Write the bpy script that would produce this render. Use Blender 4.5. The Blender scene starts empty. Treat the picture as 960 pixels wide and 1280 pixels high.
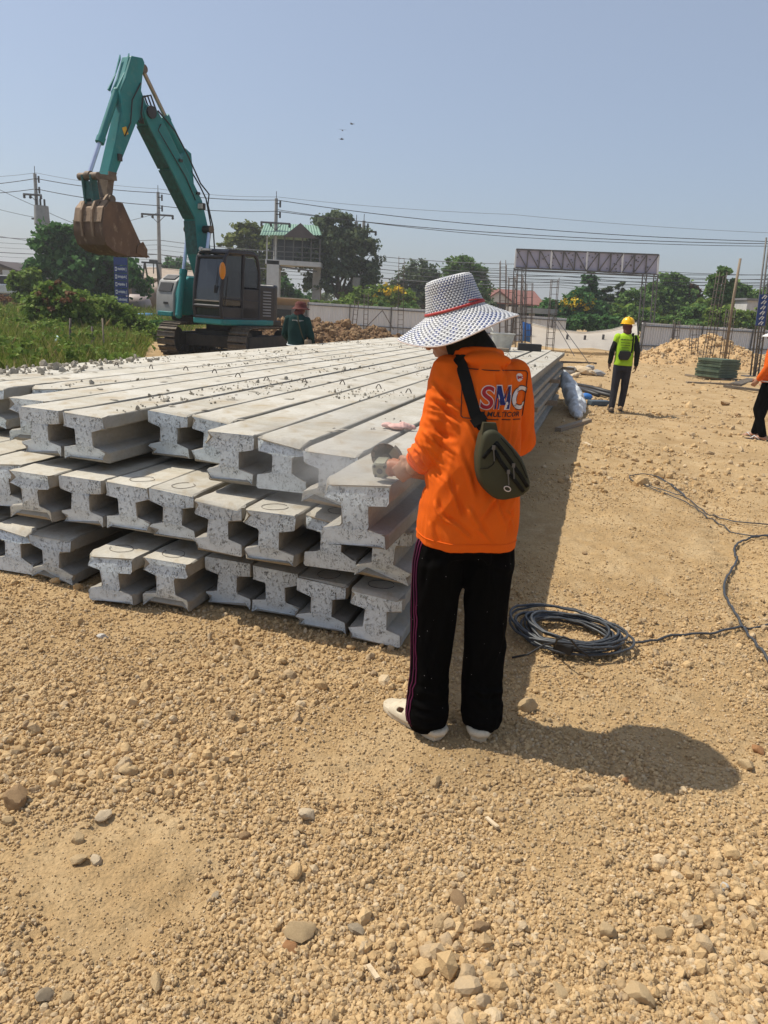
import bpy, math, random
import numpy as np
from mathutils import Vector, Matrix, bvhtree

random.seed(7); rng = np.random.default_rng(7)
SC = bpy.context.scene
COL = SC.collection
rad = math.radians

# ------------------------------------------------------------------ camera
CAM_H = 1.56; FPX = 925.4; PITCH = rad(15.579); ROLL = rad(3.591)
_fw = np.array([0, math.cos(PITCH), -math.sin(PITCH)]); _rt = np.array([1., 0, 0]); _up = np.cross(_rt, _fw)
_R = math.cos(ROLL)*_rt + math.sin(ROLL)*_up
_U = -math.sin(ROLL)*_rt + math.cos(ROLL)*_up
cam = bpy.data.cameras.new('camera'); cam_o = bpy.data.objects.new('camera', cam); COL.objects.link(cam_o)
cam.sensor_fit = 'VERTICAL'; cam.sensor_height = 36.0; cam.lens = FPX/1280*36.0
cam.clip_start = 0.05; cam.clip_end = 5000
M = Matrix(((_R[0], _U[0], -_fw[0], 0), (_R[1], _U[1], -_fw[1], 0), (_R[2], _U[2], -_fw[2], CAM_H), (0, 0, 0, 1)))
cam_o.matrix_world = M
SC.camera = cam_o

def _ray(px, py): return _fw + _R*(px-480)/FPX + _U*(640-py)/FPX
def gp(px, py, z=0.0):
    """where the survey point seen at (px, py) of the photograph meets height z"""
    d = _ray(px, py); t = (z-CAM_H)/d[2]; return np.array([d[0]*t, d[1]*t, z])
def yp(px, py, Y):
    """the survey point seen at (px, py) that stands Y metres ahead"""
    d = _ray(px, py)*(Y/_ray(px, py)[1]); return d + np.array([0, 0, CAM_H])

# ------------------------------------------------------------------ sky, sun, exposure
SUN_EL = rad(58); SUN_AZ = rad(17)          # azimuth: 17 degrees forward of due left
to_sun = Vector((-math.cos(SUN_AZ)*math.cos(SUN_EL), math.sin(SUN_AZ)*math.cos(SUN_EL), math.sin(SUN_EL)))
W = bpy.data.worlds.new('World'); SC.world = W; W.use_nodes = True
nt = W.node_tree; nt.nodes.clear()
sky = nt.nodes.new('ShaderNodeTexSky'); sky.sky_type = 'NISHITA'; sky.sun_disc = False
sky.sun_elevation = SUN_EL; sky.sun_rotation = math.atan2(to_sun.x, to_sun.y)
sky.altitude = 0; sky.air_density = 1.0; sky.dust_density = 2.2; sky.ozone_density = 6.0
bg = nt.nodes.new('ShaderNodeBackground'); bg.inputs['Strength'].default_value = 0.080
hs = nt.nodes.new('ShaderNodeHueSaturation'); hs.inputs['Saturation'].default_value = 1.0
out = nt.nodes.new('ShaderNodeOutputWorld')
veil = nt.nodes.new('ShaderNodeMix'); veil.data_type = 'RGBA'; veil.blend_type = 'ADD'; veil.inputs[0].default_value = 1.0
veil.inputs[7].default_value = (2.80, 3.00, 3.25, 1)          # the even dusty haze of the dry season, the same in every direction
nt.links.new(sky.outputs[0], hs.inputs['Color']); nt.links.new(hs.outputs[0], veil.inputs[6]); nt.links.new(veil.outputs[2], bg.inputs['Color']); nt.links.new(bg.outputs[0], out.inputs['Surface'])
sun = bpy.data.lights.new('sun', 'SUN'); sun.energy = 4.7; sun.angle = rad(0.53); sun.color = (1.0, 0.93, 0.80)
sun_o = bpy.data.objects.new('sun', sun); COL.objects.link(sun_o); sun_o.location = (-20, 6, 30)
sun_o.rotation_euler = to_sun.to_track_quat('Z', 'Y').to_euler()
SC.view_settings.view_transform = 'Standard'; SC.view_settings.look = 'None'
SC.view_settings.exposure = 0.0; SC.view_settings.gamma = 1.0; SC.view_settings.use_curve_mapping = False

# ------------------------------------------------------------------ tagging, building
def tag(o, label=None, cat=None, group=None, kind=None):
    if label: o['label'] = label
    if cat: o['category'] = cat
    if group: o['group'] = group
    if kind: o['kind'] = kind
    return o
def empty(name, loc, rz=0.0, label=None, cat=None, group=None):
    o = bpy.data.objects.new(name, None); COL.objects.link(o)
    o.location = tuple(loc); o.rotation_euler = (0, 0, rz); o.empty_display_size = 0.2
    return tag(o, label, cat, group)
def copy_tree(o, parent=None):
    c = o.copy(); COL.objects.link(c)
    if parent is not None: c.parent = parent
    for ch in list(o.children): copy_tree(ch, c)
    return c
def frame(d, hint=(0, 0, 1)):
    d = np.asarray(d, float); d = d/np.linalg.norm(d); h = np.asarray(hint, float)
    if abs(d@h) > 0.97: h = np.array([1., 0, 0]) if abs(d[0]) < 0.9 else np.array([0, 1., 0])
    a = np.cross(h, d); a /= np.linalg.norm(a); b = np.cross(d, a)
    return a, b, d
def rotz(a): c, s = math.cos(a), math.sin(a); return np.array([[c, -s, 0], [s, c, 0], [0, 0, 1.]])
def rotx(a): c, s = math.cos(a), math.sin(a); return np.array([[1, 0, 0], [0, c, -s], [0, s, c.real]])
def roty(a): c, s = math.cos(a), math.sin(a); return np.array([[c, 0, s], [0, 1, 0], [-s, 0, c]])

class MB:
    """collects shapes, then links them as ONE mesh object"""
    def __init__(s): s.v = []; s.f = []; s.m = []; s.uv = None
    def add(s, verts, faces, m=0):
        o = len(s.v); s.v.extend([tuple(map(float, p)) for p in verts])
        s.f.extend([tuple(i+o for i in f) for f in faces]); s.m.extend([m]*len(faces)); return s
    def box(s, c, size, R=None, m=0, taper=1.0):
        c = np.asarray(c, float); hx, hy, hz = np.asarray(size, float)/2; P = []
        for z in (-1, 1):
            k = taper if z > 0 else 1.0
            for x, y in ((-1, -1), (1, -1), (1, 1), (-1, 1)): P.append((x*hx*k, y*hy*k, z*hz))
        P = np.array(P)
        if R is not None: P = P@np.asarray(R).T
        return s.add(P+c, [(3, 2, 1, 0), (4, 5, 6, 7), (0, 1, 5, 4), (1, 2, 6, 5), (2, 3, 7, 6), (3, 0, 4, 7)], m)
    def bar(s, p0, p1, w, h=None, hint=(0, 0, 1), m=0):
        p0 = np.asarray(p0, float); p1 = np.asarray(p1, float); h = h or w
        a, b, d = frame(p1-p0, hint); L = np.linalg.norm(p1-p0)
        return s.box((p0+p1)/2, (w, h, L), np.array([a, b, d]).T, m)
    def tube(s, pts, r, n=8, m=0, caps=True, ellip=None, hint=(0, 0, 1)):
        P = [np.asarray(p, float) for p in pts]; k = len(P)
        rr = [r]*k if np.isscalar(r) else list(r)
        V = []; a = None
        for i in range(k):
            d = P[min(i+1, k-1)]-P[max(i-1, 0)]
            if a is None: a, b, dd = frame(d, hint)
            else:
                dd = d/np.linalg.norm(d); a = a-dd*(a@dd); a /= np.linalg.norm(a); b = np.cross(dd, a)
            for j in range(n):
                t = 2*math.pi*j/n; V.append(P[i]+(a*math.cos(t)*(ellip or 1.0)+b*math.sin(t))*rr[i])
        F = [(i*n+j, i*n+(j+1) % n, (i+1)*n+(j+1) % n, (i+1)*n+j) for i in range(k-1) for j in range(n)]
        if caps: F += [tuple(range(n-1, -1, -1)), tuple((k-1)*n+j for j in range(n))]
        return s.add(V, F, m)
    def cap(s, pts, rr, n=14):
        """tapered limb with rounded ends"""
        P = [np.asarray(p, float) for p in pts]; R = list(rr)
        d0 = P[0]-P[1]; d0 /= np.linalg.norm(d0); d1 = P[-1]-P[-2]; d1 /= np.linalg.norm(d1)
        A = [P[0]+d0*R[0]*k for k in (.95, .75, .4)]; B = [P[-1]+d1*R[-1]*k for k in (.4, .75, .95)]
        return s.tube(A+P+B, [R[0]*k for k in (.3, .66, .92)]+R+[R[-1]*k for k in (.92, .66, .3)], n)
    def ell(s, c, r, R=None, nu=16, nv=10, m=0):
        V = [(0, 0, -1)]
        for i in range(1, nv):
            t = math.pi*i/nv
            for j in range(nu):
                a = 2*math.pi*j/nu; V.append((math.sin(t)*math.cos(a), math.sin(t)*math.sin(a), -math.cos(t)))
        V.append((0, 0, 1)); F = []
        for j in range(nu):
            F.append((0, 1+(j+1) % nu, 1+j)); e = 1+(nv-2)*nu; F.append((e+j, e+(j+1) % nu, len(V)-1))
        for i in range(nv-2):
            for j in range(nu): F.append((1+i*nu+j, 1+i*nu+(j+1) % nu, 1+(i+1)*nu+(j+1) % nu, 1+(i+1)*nu+j))
        V = np.array(V)*np.asarray(r if not np.isscalar(r) else (r, r, r), float)
        if R is not None: V = V@np.asarray(R).T
        return s.add(V+np.asarray(c, float), F, m)
    def prism(s, poly, t0, t1, o=(0, 0, 0), ex=(1, 0, 0), ey=(0, 0, 1), ez=(0, 1, 0), m=0):
        o, ex, ey, ez = [np.asarray(q, float) for q in (o, ex, ey, ez)]; n = len(poly)
        V = [o+ex*x+ey*y+ez*t0 for x, y in poly]+[o+ex*x+ey*y+ez*t1 for x, y in poly]
        F = [tuple(range(n)), tuple(range(2*n-1, n-1, -1))]+[((i+1) % n, i, n+i, n+(i+1) % n) for i in range(n)]
        return s.add(V, F, m)
    def loft(s, rings, caps=True, m=0, closed=True):
        n = len(rings[0]); k = len(rings); V = [p for r in rings for p in r]; F = []
        for i in range(k-1):
            for j in range(n if closed else n-1): F.append((i*n+j, i*n+(j+1) % n, (i+1)*n+(j+1) % n, (i+1)*n+j))
        if caps: F += [tuple(range(n-1, -1, -1)), tuple((k-1)*n+j for j in range(n))]
        return s.add(V, F, m)
    def body(s, rings, n=28):
        """rings of (x, y, z, half width, half depth, yaw)"""
        R = []
        for x, y, z, a, b, yaw in rings:
            c, sn = math.cos(yaw), math.sin(yaw)
            ring = []
            for j in range(n):
                t = 2*math.pi*j/n
                ct, st = math.cos(t), math.sin(t); e = 0.85
                X = a*math.copysign(abs(ct)**e, ct); Y = b*math.copysign(abs(st)**e, st)
                ring.append((x+X*c-Y*sn, y+X*sn+Y*c, z))
            R.append(ring)
        return s.loft(R)
    def lathe(s, prof, n=24, o=(0, 0, 0), R=None, m=0, caps=True):
        rings = []
        for r, z in prof:
            P = np.array([(r*math.cos(2*math.pi*j/n), r*math.sin(2*math.pi*j/n), z) for j in range(n)])
            if R is not None: P = P@np.asarray(R).T
            rings.append(P+np.asarray(o, float))
        return s.loft(rings, caps, m)
    def mesh(s, name, mats, smooth=False, origin=None):
        me = bpy.data.meshes.new(name)
        V = s.v if origin is None else [tuple(np.asarray(p)-np.asarray(origin)) for p in s.v]
        me.from_pydata(V, [], s.f)
        for mm in (mats if isinstance(mats, (list, tuple)) else [mats]): me.materials.append(mm)
        if max(s.m, default=0) > 0: me.polygons.foreach_set('material_index', s.m)
        if smooth: me.polygons.foreach_set('use_smooth', [True]*len(s.f))
        me.update(); return me
    def build(s, name, mats, parent=None, smooth=False, origin=None, sharp=None):
        top = parent
        while top is not None and top.parent is not None: top = top.parent
        if origin is None and top is not None and top.get('_world'): origin = top.location
        return link(name, s.mesh(name, mats, smooth, origin), parent, sharp)

def link(name, me, parent=None, sharp=None):
    o = bpy.data.objects.new(name, me); COL.objects.link(o)
    if parent is not None: o.parent = parent
    if sharp is not None: sharpen(me, sharp)
    return o
def sharpen(me, deg):
    me.polygons.foreach_set('use_smooth', [True]*len(me.polygons)); me.set_sharp_from_angle(angle=rad(deg))
def at(name, loc, label, cat, group=None):
    """a thing whose parts are given in world metres"""
    o = empty(name, loc, 0, label, cat, group); o['_world'] = 1; return o
def bevel(o, w, seg=2, angle=35):
    b = o.modifiers.new('bevel', 'BEVEL'); b.width = w; b.segments = seg; b.limit_method = 'ANGLE'; b.angle_limit = rad(angle)
    sharpen(o.data, 50); return o
def bake(o):
    dg = bpy.context.evaluated_depsgraph_get(); dg.update()
    me = bpy.data.meshes.new_from_object(o.evaluated_get(dg)); old = o.data; o.modifiers.clear(); o.data = me; return me
def blob(mb, name, mt, parent, voxel=0.008, smooth=6):
    """fuse overlapping closed shapes into one continuous skin"""
    o = mb.build(name, mt, parent)
    r = o.modifiers.new('r', 'REMESH'); r.mode = 'VOXEL'; r.voxel_size = voxel
    if smooth:
        s = o.modifiers.new('s', 'SMOOTH'); s.iterations = smooth; s.factor = 0.5
    me = bake(o); me.polygons.foreach_set('use_smooth', [True]*len(me.polygons))
    if not me.materials: me.materials.append(mt)
    return o
def verts(me):
    a = np.empty(len(me.vertices)*3); me.vertices.foreach_get('co', a); return a.reshape(-1, 3)
def normals(me):
    a = np.empty(len(me.vertices)*3); me.vertex_normals.foreach_get('vector', a); return a.reshape(-1, 3)
def setv(me, V): me.vertices.foreach_set('co', np.ascontiguousarray(V).ravel()); me.update()
def bvh_of(o):
    me = o.data; return bvhtree.BVHTree.FromPolygons([v.co.copy() for v in me.vertices], [tuple(p.vertices) for p in me.polygons])
def raw_mesh(name, V, F, mats, mi=None, smooth=False):
    """numpy verts and equal-length faces to a mesh"""
    V = np.asarray(V, np.float32); F = np.asarray(F, np.int32); k = F.shape[1]
    me = bpy.data.meshes.new(name); me.vertices.add(len(V)); me.vertices.foreach_set('co', V.ravel())
    me.loops.add(F.size); me.loops.foreach_set('vertex_index', F.ravel())
    me.polygons.add(len(F)); me.polygons.foreach_set('loop_start', np.arange(0, F.size, k, dtype=np.int32))
    for mm in (mats if isinstance(mats, (list, tuple)) else [mats]): me.materials.append(mm)
    if mi is not None: me.polygons.foreach_set('material_index', np.asarray(mi, np.int32))
    if smooth: me.polygons.foreach_set('use_smooth', np.ones(len(F), bool))
    me.update(calc_edges=True); return me

# ------------------------------------------------------------------ noise (numpy)
def _h(i, j, s): 
    n = (i.astype(np.int64)*374761393+j.astype(np.int64)*668265263+s*1442695041) & 0x7fffffff
    n = ((n ^ (n >> 13))*1274126177) & 0x7fffffff
    return ((n ^ (n >> 16)) & 0xffff)/65535.0
def vn(x, y, s=0):
    xi = np.floor(x); yi = np.floor(y); fx = x-xi; fy = y-yi; fx = fx*fx*(3-2*fx); fy = fy*fy*(3-2*fy)
    a = _h(xi, yi, s); b = _h(xi+1, yi, s); c = _h(xi, yi+1, s); d = _h(xi+1, yi+1, s)
    return (a*(1-fx)+b*fx)*(1-fy)+(c*(1-fx)+d*fx)*fy-0.5
def fbm(x, y, o=4, s=0):
    r = 0; a = 1.0
    for k in range(o): r = r+a*vn(x*2**k+17*k, y*2**k-9*k, s+k); a *= 0.5
    return r
def vn3(P, sc, s=0):
    x, y, z = (P*sc).T
    return (vn(x+z*0.71, y-z*0.53, s)+vn(y+x*0.37+5, z+11-x*0.29, s+7)+vn(z+3-y*.41, x+23+y*.33, s+13))/1.5

# ------------------------------------------------------------------ materials
def nodes(name):
    m = bpy.data.materials.new(name); m.use_nodes = True; t = m.node_tree; t.nodes.clear()
    o = t.nodes.new('ShaderNodeOutputMaterial'); b = t.nodes.new('ShaderNodeBsdfPrincipled'); t.links.new(b.outputs[0], o.inputs[0])
    return m, t, b, o
def N(t, typ, **k):
    n = t.nodes.new(typ)
    for a, v in k.items():
        if a in n.inputs: n.inputs[a].default_value = v
        else: setattr(n, a, v)
    return n
def ramp(t, fac, stops, interp='LINEAR'):
    r = t.nodes.new('ShaderNodeValToRGB'); r.color_ramp.interpolation = interp
    e = r.color_ramp.elements
    while len(e) < len(stops): e.new(0.5)
    for i, (p, c) in enumerate(stops):
        e[i].position = p; e[i].color = (c[0], c[1], c[2], 1) if not np.isscalar(c) else (c, c, c, 1)
    t.links.new(fac, r.inputs[0]); return r.outputs[0]
def mix(t, fac, a, b, mode='MIX'):
    n = t.nodes.new('ShaderNodeMix'); n.data_type = 'RGBA'; n.blend_type = mode
    for sock, v in ((n.inputs[0], fac), (n.inputs[6], a), (n.inputs[7], b)):
        if hasattr(v, 'is_output') or isinstance(v, bpy.types.NodeSocket): t.links.new(v, sock)
        elif np.isscalar(v): sock.default_value = v
        else: sock.default_value = (v[0], v[1], v[2], 1)
    return n.outputs[2]
def coords(t, scale=(1, 1, 1), kind='Object'):
    c = t.nodes.new('ShaderNodeTexCoord'); mp = t.nodes.new('ShaderNodeMapping'); mp.inputs['Scale'].default_value = scale
    t.links.new(c.outputs[kind], mp.inputs[0]); return mp.outputs[0]
def noise(t, co, scale, detail=4, rough=0.6, dist=0.0):
    n = N(t, 'ShaderNodeTexNoise', Scale=scale, Detail=detail, Roughness=rough, Distortion=dist); t.links.new(co, n.inputs['Vector']); return n.outputs[0]
def bump(t, b, h, strength=0.3, dist=0.01, prev=None):
    n = N(t, 'ShaderNodeBump', Strength=strength, Distance=dist); t.links.new(h, n.inputs['Height'])
    if prev is not None: t.links.new(prev, n.inputs['Normal'])
    t.links.new(n.outputs[0], b.inputs['Normal']); return n.outputs[0]
def mat(name, c1, c2=None, scale=6, rough=0.75, metal=0.0, bmp=0.0, bscale=40, bdist=0.005, spec=0.4, c3=None, lo=0.35, hi=0.65, r2=None, stretch=(1, 1, 1), coat=0):
    m, t, b, o = nodes(name)
    b.inputs['Roughness'].default_value = rough; b.inputs['Metallic'].default_value = metal
    b.inputs['Specular IOR Level'].default_value = spec
    if coat: b.inputs['Coat Weight'].default_value = coat; b.inputs['Coat Roughness'].default_value = 0.15
    co = coords(t, stretch); c2 = c2 if c2 is not None else tuple(0.82*x for x in c1)
    n = noise(t, co, scale, 6, 0.62)
    col = ramp(t, n, [(lo, c1), (hi, c2)])
    if c3 is not None:
        n2 = noise(t, co, scale*3.7, 5, 0.7); f = ramp(t, n2, [(0.56, 0.0), (0.68, 1.0)]); col = mix(t, f, col, c3)
    t.links.new(col, b.inputs['Base Color'])
    if r2 is not None: 
        t.links.new(ramp(t, noise(t, co, scale*1.7, 4), [(0.35, rough), (0.65, r2)]), b.inputs['Roughness'])
    if bmp: bump(t, b, noise(t, co, bscale, 5, 0.65), bmp, bdist)
    return m
# ------------------------------------------------------------------ the materials
def soil_mat(name, cA, cB, cC, fine=True, patch=True):
    m, t, b, o = nodes(name); b.inputs['Roughness'].default_value = 0.95; b.inputs['Specular IOR Level'].default_value = 0.15
    co = coords(t)
    n1 = noise(t, co, 0.8, 6, 0.68, 0.5); n2 = noise(t, co, 3.2, 6, 0.7, 0.4); n3 = noise(t, co, 60, 4, 0.7)
    c = mix(t, ramp(t, n1, [(0.38, 0.0), (0.62, 1.0)]), cA, cB)
    c = mix(t, ramp(t, n2, [(0.45, 0.0), (0.72, 0.8)]), c, cC)
    c = mix(t, ramp(t, n3, [(0.35, 0.0), (0.68, 0.55)]), c, tuple(0.5*x for x in cA))
    t.links.new(c, b.inputs['Base Color'])
    v = N(t, 'ShaderNodeTexVoronoi', Scale=85.0); t.links.new(co, v.inputs['Vector'])
    p = bump(t, b, v.outputs['Distance'], 0.55, -0.006)
    p = bump(t, b, noise(t, co, 170, 4, 0.7), 0.6, 0.004, p); bump(t, b, noise(t, co, 48, 5, 0.75), 0.6, 0.010, p)
    return m
SOIL_A = (0.490, 0.338, 0.172); SOIL_B = (0.385, 0.254, 0.122); SOIL_C = (0.585, 0.440, 0.258)
M_soil = soil_mat('bare_soil', SOIL_A, SOIL_B, SOIL_C)
M_mound = soil_mat('dug_soil', (0.58, 0.385, 0.195), (0.50, 0.325, 0.155), (0.62, 0.45, 0.25))
M_brown = soil_mat('brown_soil', (0.21, 0.125, 0.068), (0.15, 0.085, 0.045), (0.28, 0.175, 0.10))
M_fieldsoil = mat('field_soil', (0.10, 0.105, 0.035), (0.17, 0.13, 0.06), 1.5, 0.95, bmp=0.6, bscale=14, bdist=0.03)
def pebble_mat(name, stops, bs=120):
    m, t, b, o = nodes(name); b.inputs['Roughness'].default_value = 0.92; b.inputs['Specular IOR Level'].default_value = 0.15
    oi = t.nodes.new('ShaderNodeObjectInfo'); co = coords(t)
    c = ramp(t, oi.outputs['Random'], stops)
    c = mix(t, ramp(t, noise(t, co, 1.3, 4, 0.6), [(0.35, 0.0), (0.7, 0.5)]), c, (0.57, 0.40, 0.21))
    t.links.new(c, b.inputs['Base Color']); bump(t, b, noise(t, co, 3.0, 5, 0.7), 0.35, 0.05)
    return m
M_pebble = pebble_mat('soil_clod', [(0.0, (0.60, 0.43, 0.235)), (0.35, (0.53, 0.365, 0.185)), (0.62, (0.42, 0.28, 0.138)), (0.80, (0.38, 0.28, 0.17)), (0.93, (0.62, 0.49, 0.32)), (1.0, (0.30, 0.21, 0.13))])
M_clodbrown = pebble_mat('brown_clod', [(0.0, (0.20, 0.115, 0.062)), (0.5, (0.135, 0.075, 0.040)), (1.0, (0.27, 0.165, 0.092))])
M_stone = {k: mat('stone_'+k, a, b, 14, 0.9, bmp=0.7, bscale=45, bdist=0.006, spec=0.2, c3=c) for k, (a, b, c) in dict(
    tan=((0.60, 0.44, 0.25), (0.50, 0.355, 0.19), (0.40, 0.28, 0.16)), pale=((0.66, 0.53, 0.36), (0.56, 0.44, 0.29), (0.44, 0.34, 0.21)),
    grey=((0.43, 0.345, 0.24), (0.34, 0.27, 0.18), (0.24, 0.18, 0.12)), brown=((0.36, 0.24, 0.13), (0.27, 0.17, 0.09), (0.46, 0.33, 0.18)),
    orange=((0.42, 0.22, 0.10), (0.34, 0.17, 0.075), (0.25, 0.13, 0.06)), white=((0.66, 0.62, 0.55), (0.55, 0.51, 0.45), (0.4, 0.37, 0.32))).items()}
def concrete(name, base, var, pits=0.0, streak=False, dust=0.0):
    m, t, b, o = nodes(name); b.inputs['Roughness'].default_value = 0.88; b.inputs['Specular IOR Level'].default_value = 0.25
    co = coords(t); oi = t.nodes.new('ShaderNodeObjectInfo')
    n1 = noise(t, co, 3.2, 6, 0.62); c = mix(t, ramp(t, n1, [(0.36, 0.0), (0.66, 1.0)]), base, var)
    n2 = noise(t, co, 38, 5, 0.7); c = mix(t, ramp(t, n2, [(0.44, 0.0), (0.8, 0.45)]), c, tuple(0.5*x for x in base))
    if dust: c = mix(t, ramp(t, noise(t, co, 5.5, 6, 0.7, 0.6), [(0.5, 0.0), (0.72, dust)]), c, (0.38, 0.31, 0.21))
    if streak:
        co2 = coords(t, (30, 1.1, 4)); s = noise(t, co2, 1.0, 4, 0.7); c = mix(t, ramp(t, s, [(0.55, 0.0), (0.8, 0.55)]), c, (0.20, 0.17, 0.13))
    prev = None
    if pits:
        # bug holes of the rough broken end: short cracks and holes
        cs = coords(t, (1, 1, 0.62)); w = noise(t, co, 26, 3, 0.6)
        cw = t.nodes.new('ShaderNodeVectorMath'); cw.operation = 'ADD'
        sc = t.nodes.new('ShaderNodeVectorMath'); sc.operation = 'SCALE'; sc.inputs['Scale'].default_value = 0.03
        nn = N(t, 'ShaderNodeTexNoise', Scale=30.0, Detail=3.0); t.links.new(co, nn.inputs['Vector']); t.links.new(nn.outputs['Color'], sc.inputs[0])
        t.links.new(cs, cw.inputs[0]); t.links.new(sc.outputs[0], cw.inputs[1])
        v = N(t, 'ShaderNodeTexVoronoi', Scale=135.0); t.links.new(cw.outputs[0], v.inputs['Vector'])
        hole = ramp(t, v.outputs['Distance'], [(0.20, 1.0), (0.36, 0.0)])
        where = ramp(t, noise(t, co, 11, 5, 0.75), [(0.46, 0.0), (0.62, 1.0)])
        h = mix(t, 1.0, hole, where, 'MULTIPLY')
        h2 = mix(t, 1.0, ramp(t, noise(t, cw.outputs[0], 75, 5, 0.75, .8), [(0.56, 0.0), (0.63, 1.0)]), ramp(t, noise(t, co, 4.5, 4, 0.7), [(0.42, 0.0), (0.60, 1.0)]), 'MULTIPLY')
        h = mix(t, 1.0, h, h2, 'ADD')
        c = mix(t, h, c, (0.13, 0.125, 0.11)); c = mix(t, ramp(t, noise(t, co, 6.5, 5, .7), [(.52, 0.0), (.75, .5)]), c, (.36, .34, .30)); prev = bump(t, b, h, 0.9, -0.006)
    hv = N(t, 'ShaderNodeHueSaturation'); t.links.new(c, hv.inputs['Color'])
    mr = N(t, 'ShaderNodeMapRange'); t.links.new(oi.outputs['Random'], mr.inputs[0]); mr.inputs[3].default_value = 0.88; mr.inputs[4].default_value = 1.08
    t.links.new(mr.outputs[0], hv.inputs['Value'])
    t.links.new(hv.outputs[0], b.inputs['Base Color'])
    bump(t, b, noise(t, co, 70, 6, 0.7), 0.45, 0.006, prev)
    return m
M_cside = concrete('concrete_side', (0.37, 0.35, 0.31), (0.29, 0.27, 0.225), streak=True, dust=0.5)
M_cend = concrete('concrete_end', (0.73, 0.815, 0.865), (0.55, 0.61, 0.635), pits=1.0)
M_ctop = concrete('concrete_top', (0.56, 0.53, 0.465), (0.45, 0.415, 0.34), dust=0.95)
M_crumb = mat('concrete_crumb', (0.40, 0.36, 0.29), (0.25, 0.22, 0.17), 6, 0.9)
M_teal = mat('teal_paint', (0.012, 0.200, 0.200), (0.016, 0.165, 0.167), 2.2, 0.42, bmp=0.08, bscale=25, c3=(0.055, 0.20, 0.185), r2=0.62)
M_tealdark = mat('dark_mottled_teal', (0.018, 0.115, 0.108), (0.012, 0.055, 0.052), 9, 0.55, bmp=0.1, c3=(0.06, 0.05, 0.03), r2=0.7)
M_rust = mat('rusty_bucket_steel', (0.175, 0.105, 0.062), (0.085, 0.052, 0.036), 2.4, 0.7, metal=0.25, bmp=0.35, bscale=22, c3=(0.27, 0.19, 0.125), stretch=(1, 1, 0.5))
M_bktface = mat('worn_bucket_plate', (0.30, 0.215, 0.145), (0.20, 0.135, 0.085), 2.6, 0.7, metal=0.2, bmp=0.3, bscale=24, c3=(0.115, 0.07, 0.045))
M_greasy = mat('greasy_steel', (0.115, 0.085, 0.06), (0.20, 0.15, 0.105), 7, 0.6, metal=0.4, bmp=0.3, bscale=30)
M_chrome = mat('chromed_rod', (0.55, 0.60, 0.72), (0.48, 0.52, 0.62), 5, 0.28, metal=0.85)
M_rod = mat('dull_rod', (0.40, 0.33, 0.27), (0.30, 0.25, 0.2), 5, 0.4, metal=0.7)
M_cab = mat('dark_cab_paint', (0.028, 0.024, 0.026), (0.020, 0.018, 0.020), 4, 0.40, bmp=0.04, r2=0.55)
M_panel = mat('grey_panel', (0.30, 0.295, 0.285), (0.24, 0.235, 0.225), 4, 0.5)
M_rubber = mat('black_rubber', (0.014, 0.014, 0.015), (0.022, 0.021, 0.02), 9, 0.55)
M_black = mat('black_steel', (0.02, 0.019, 0.018), (0.035, 0.032, 0.03), 6, 0.5, bmp=0.1)
M_track = mat('muddy_track_steel', (0.10, 0.082, 0.066), (0.165, 0.135, 0.10), 6, 0.75, metal=0.3, bmp=0.4, bscale=30, c3=(0.26, 0.20, 0.14))
M_under = mat('undercarriage_steel', (0.022, 0.02, 0.019), (0.045, 0.038, 0.03), 5, 0.7)
M_amber = mat('amber_lens', (0.75, 0.27, 0.015), (0.65, 0.2, 0.01), 30, 0.3)
M_lens = mat('lamp_lens', (0.62, 0.61, 0.58), (0.5, 0.49, 0.46), 20, 0.2)
M_white = mat('white_paint', (0.72, 0.72, 0.70), (0.6, 0.6, 0.58), 5, 0.5)
M_yellowlbl = mat('yellow_sticker', (0.70, 0.42, 0.03), (0.6, 0.35, 0.03), 10, 0.5)
def glass(name, tint, rough=0.03, a=0.72):
    m, t, b, o = nodes(name); b.inputs['Base Color'].default_value = (*tint, 1); b.inputs['Roughness'].default_value = rough
    b.inputs['Specular IOR Level'].default_value = 0.9
    tr = t.nodes.new('ShaderNodeBsdfTransparent'); tr.inputs[0].default_value = (0.62, 0.66, 0.68, 1)
    mx = t.nodes.new('ShaderNodeMixShader'); mx.inputs[0].default_value = a
    t.links.new(tr.outputs[0], mx.inputs[1]); t.links.new(b.outputs[0], mx.inputs[2]); t.links.new(mx.outputs[0], o.inputs[0]); return m
M_glass = glass('cab_glass', (0.035, 0.040, 0.048), a=0.7)
M_seat = mat('seat_fabric', (0.05, 0.045, 0.04), (0.03, 0.028, 0.025), 10, 0.9)
def cloth(name, c1, c2, rough=0.85, weave=900, fold=0.0, c3=None):
    m, t, b, o = nodes(name); b.inputs['Roughness'].default_value = rough; b.inputs['Specular IOR Level'].default_value = 0.12
    co = coords(t); c = mix(t, ramp(t, noise(t, co, 5, 5, 0.6), [(0.35, 0.0), (0.65, 1.0)]), c1, c2)
    if c3 is not None: c = mix(t, ramp(t, noise(t, co, 55, 5, 0.75), [(0.68, 0.0), (0.72, 1.0)]), c, c3)
    t.links.new(c, b.inputs['Base Color']); p = None
    if fold: p = bump(t, b, noise(t, coords(t, (1, 1, 0.35)), 16, 3, 0.5, 0.4), fold, 0.02)
    bump(t, b, noise(t, co, weave, 2, 0.5), 0.25, 0.001, p); return m
M_orange = cloth('orange_jersey', (0.79, 0.138, 0.010), (0.70, 0.114, 0.009), fold=0.22)
M_orange2 = cloth('orange_red_shirt', (0.75, 0.13, 0.012), (0.66, 0.105, 0.01), fold=0.3)
M_blackcloth = cloth('black_trouser_cloth', (0.0030, 0.0028, 0.0024), (0.0042, 0.0038, 0.0036), fold=0.3, c3=None)
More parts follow.
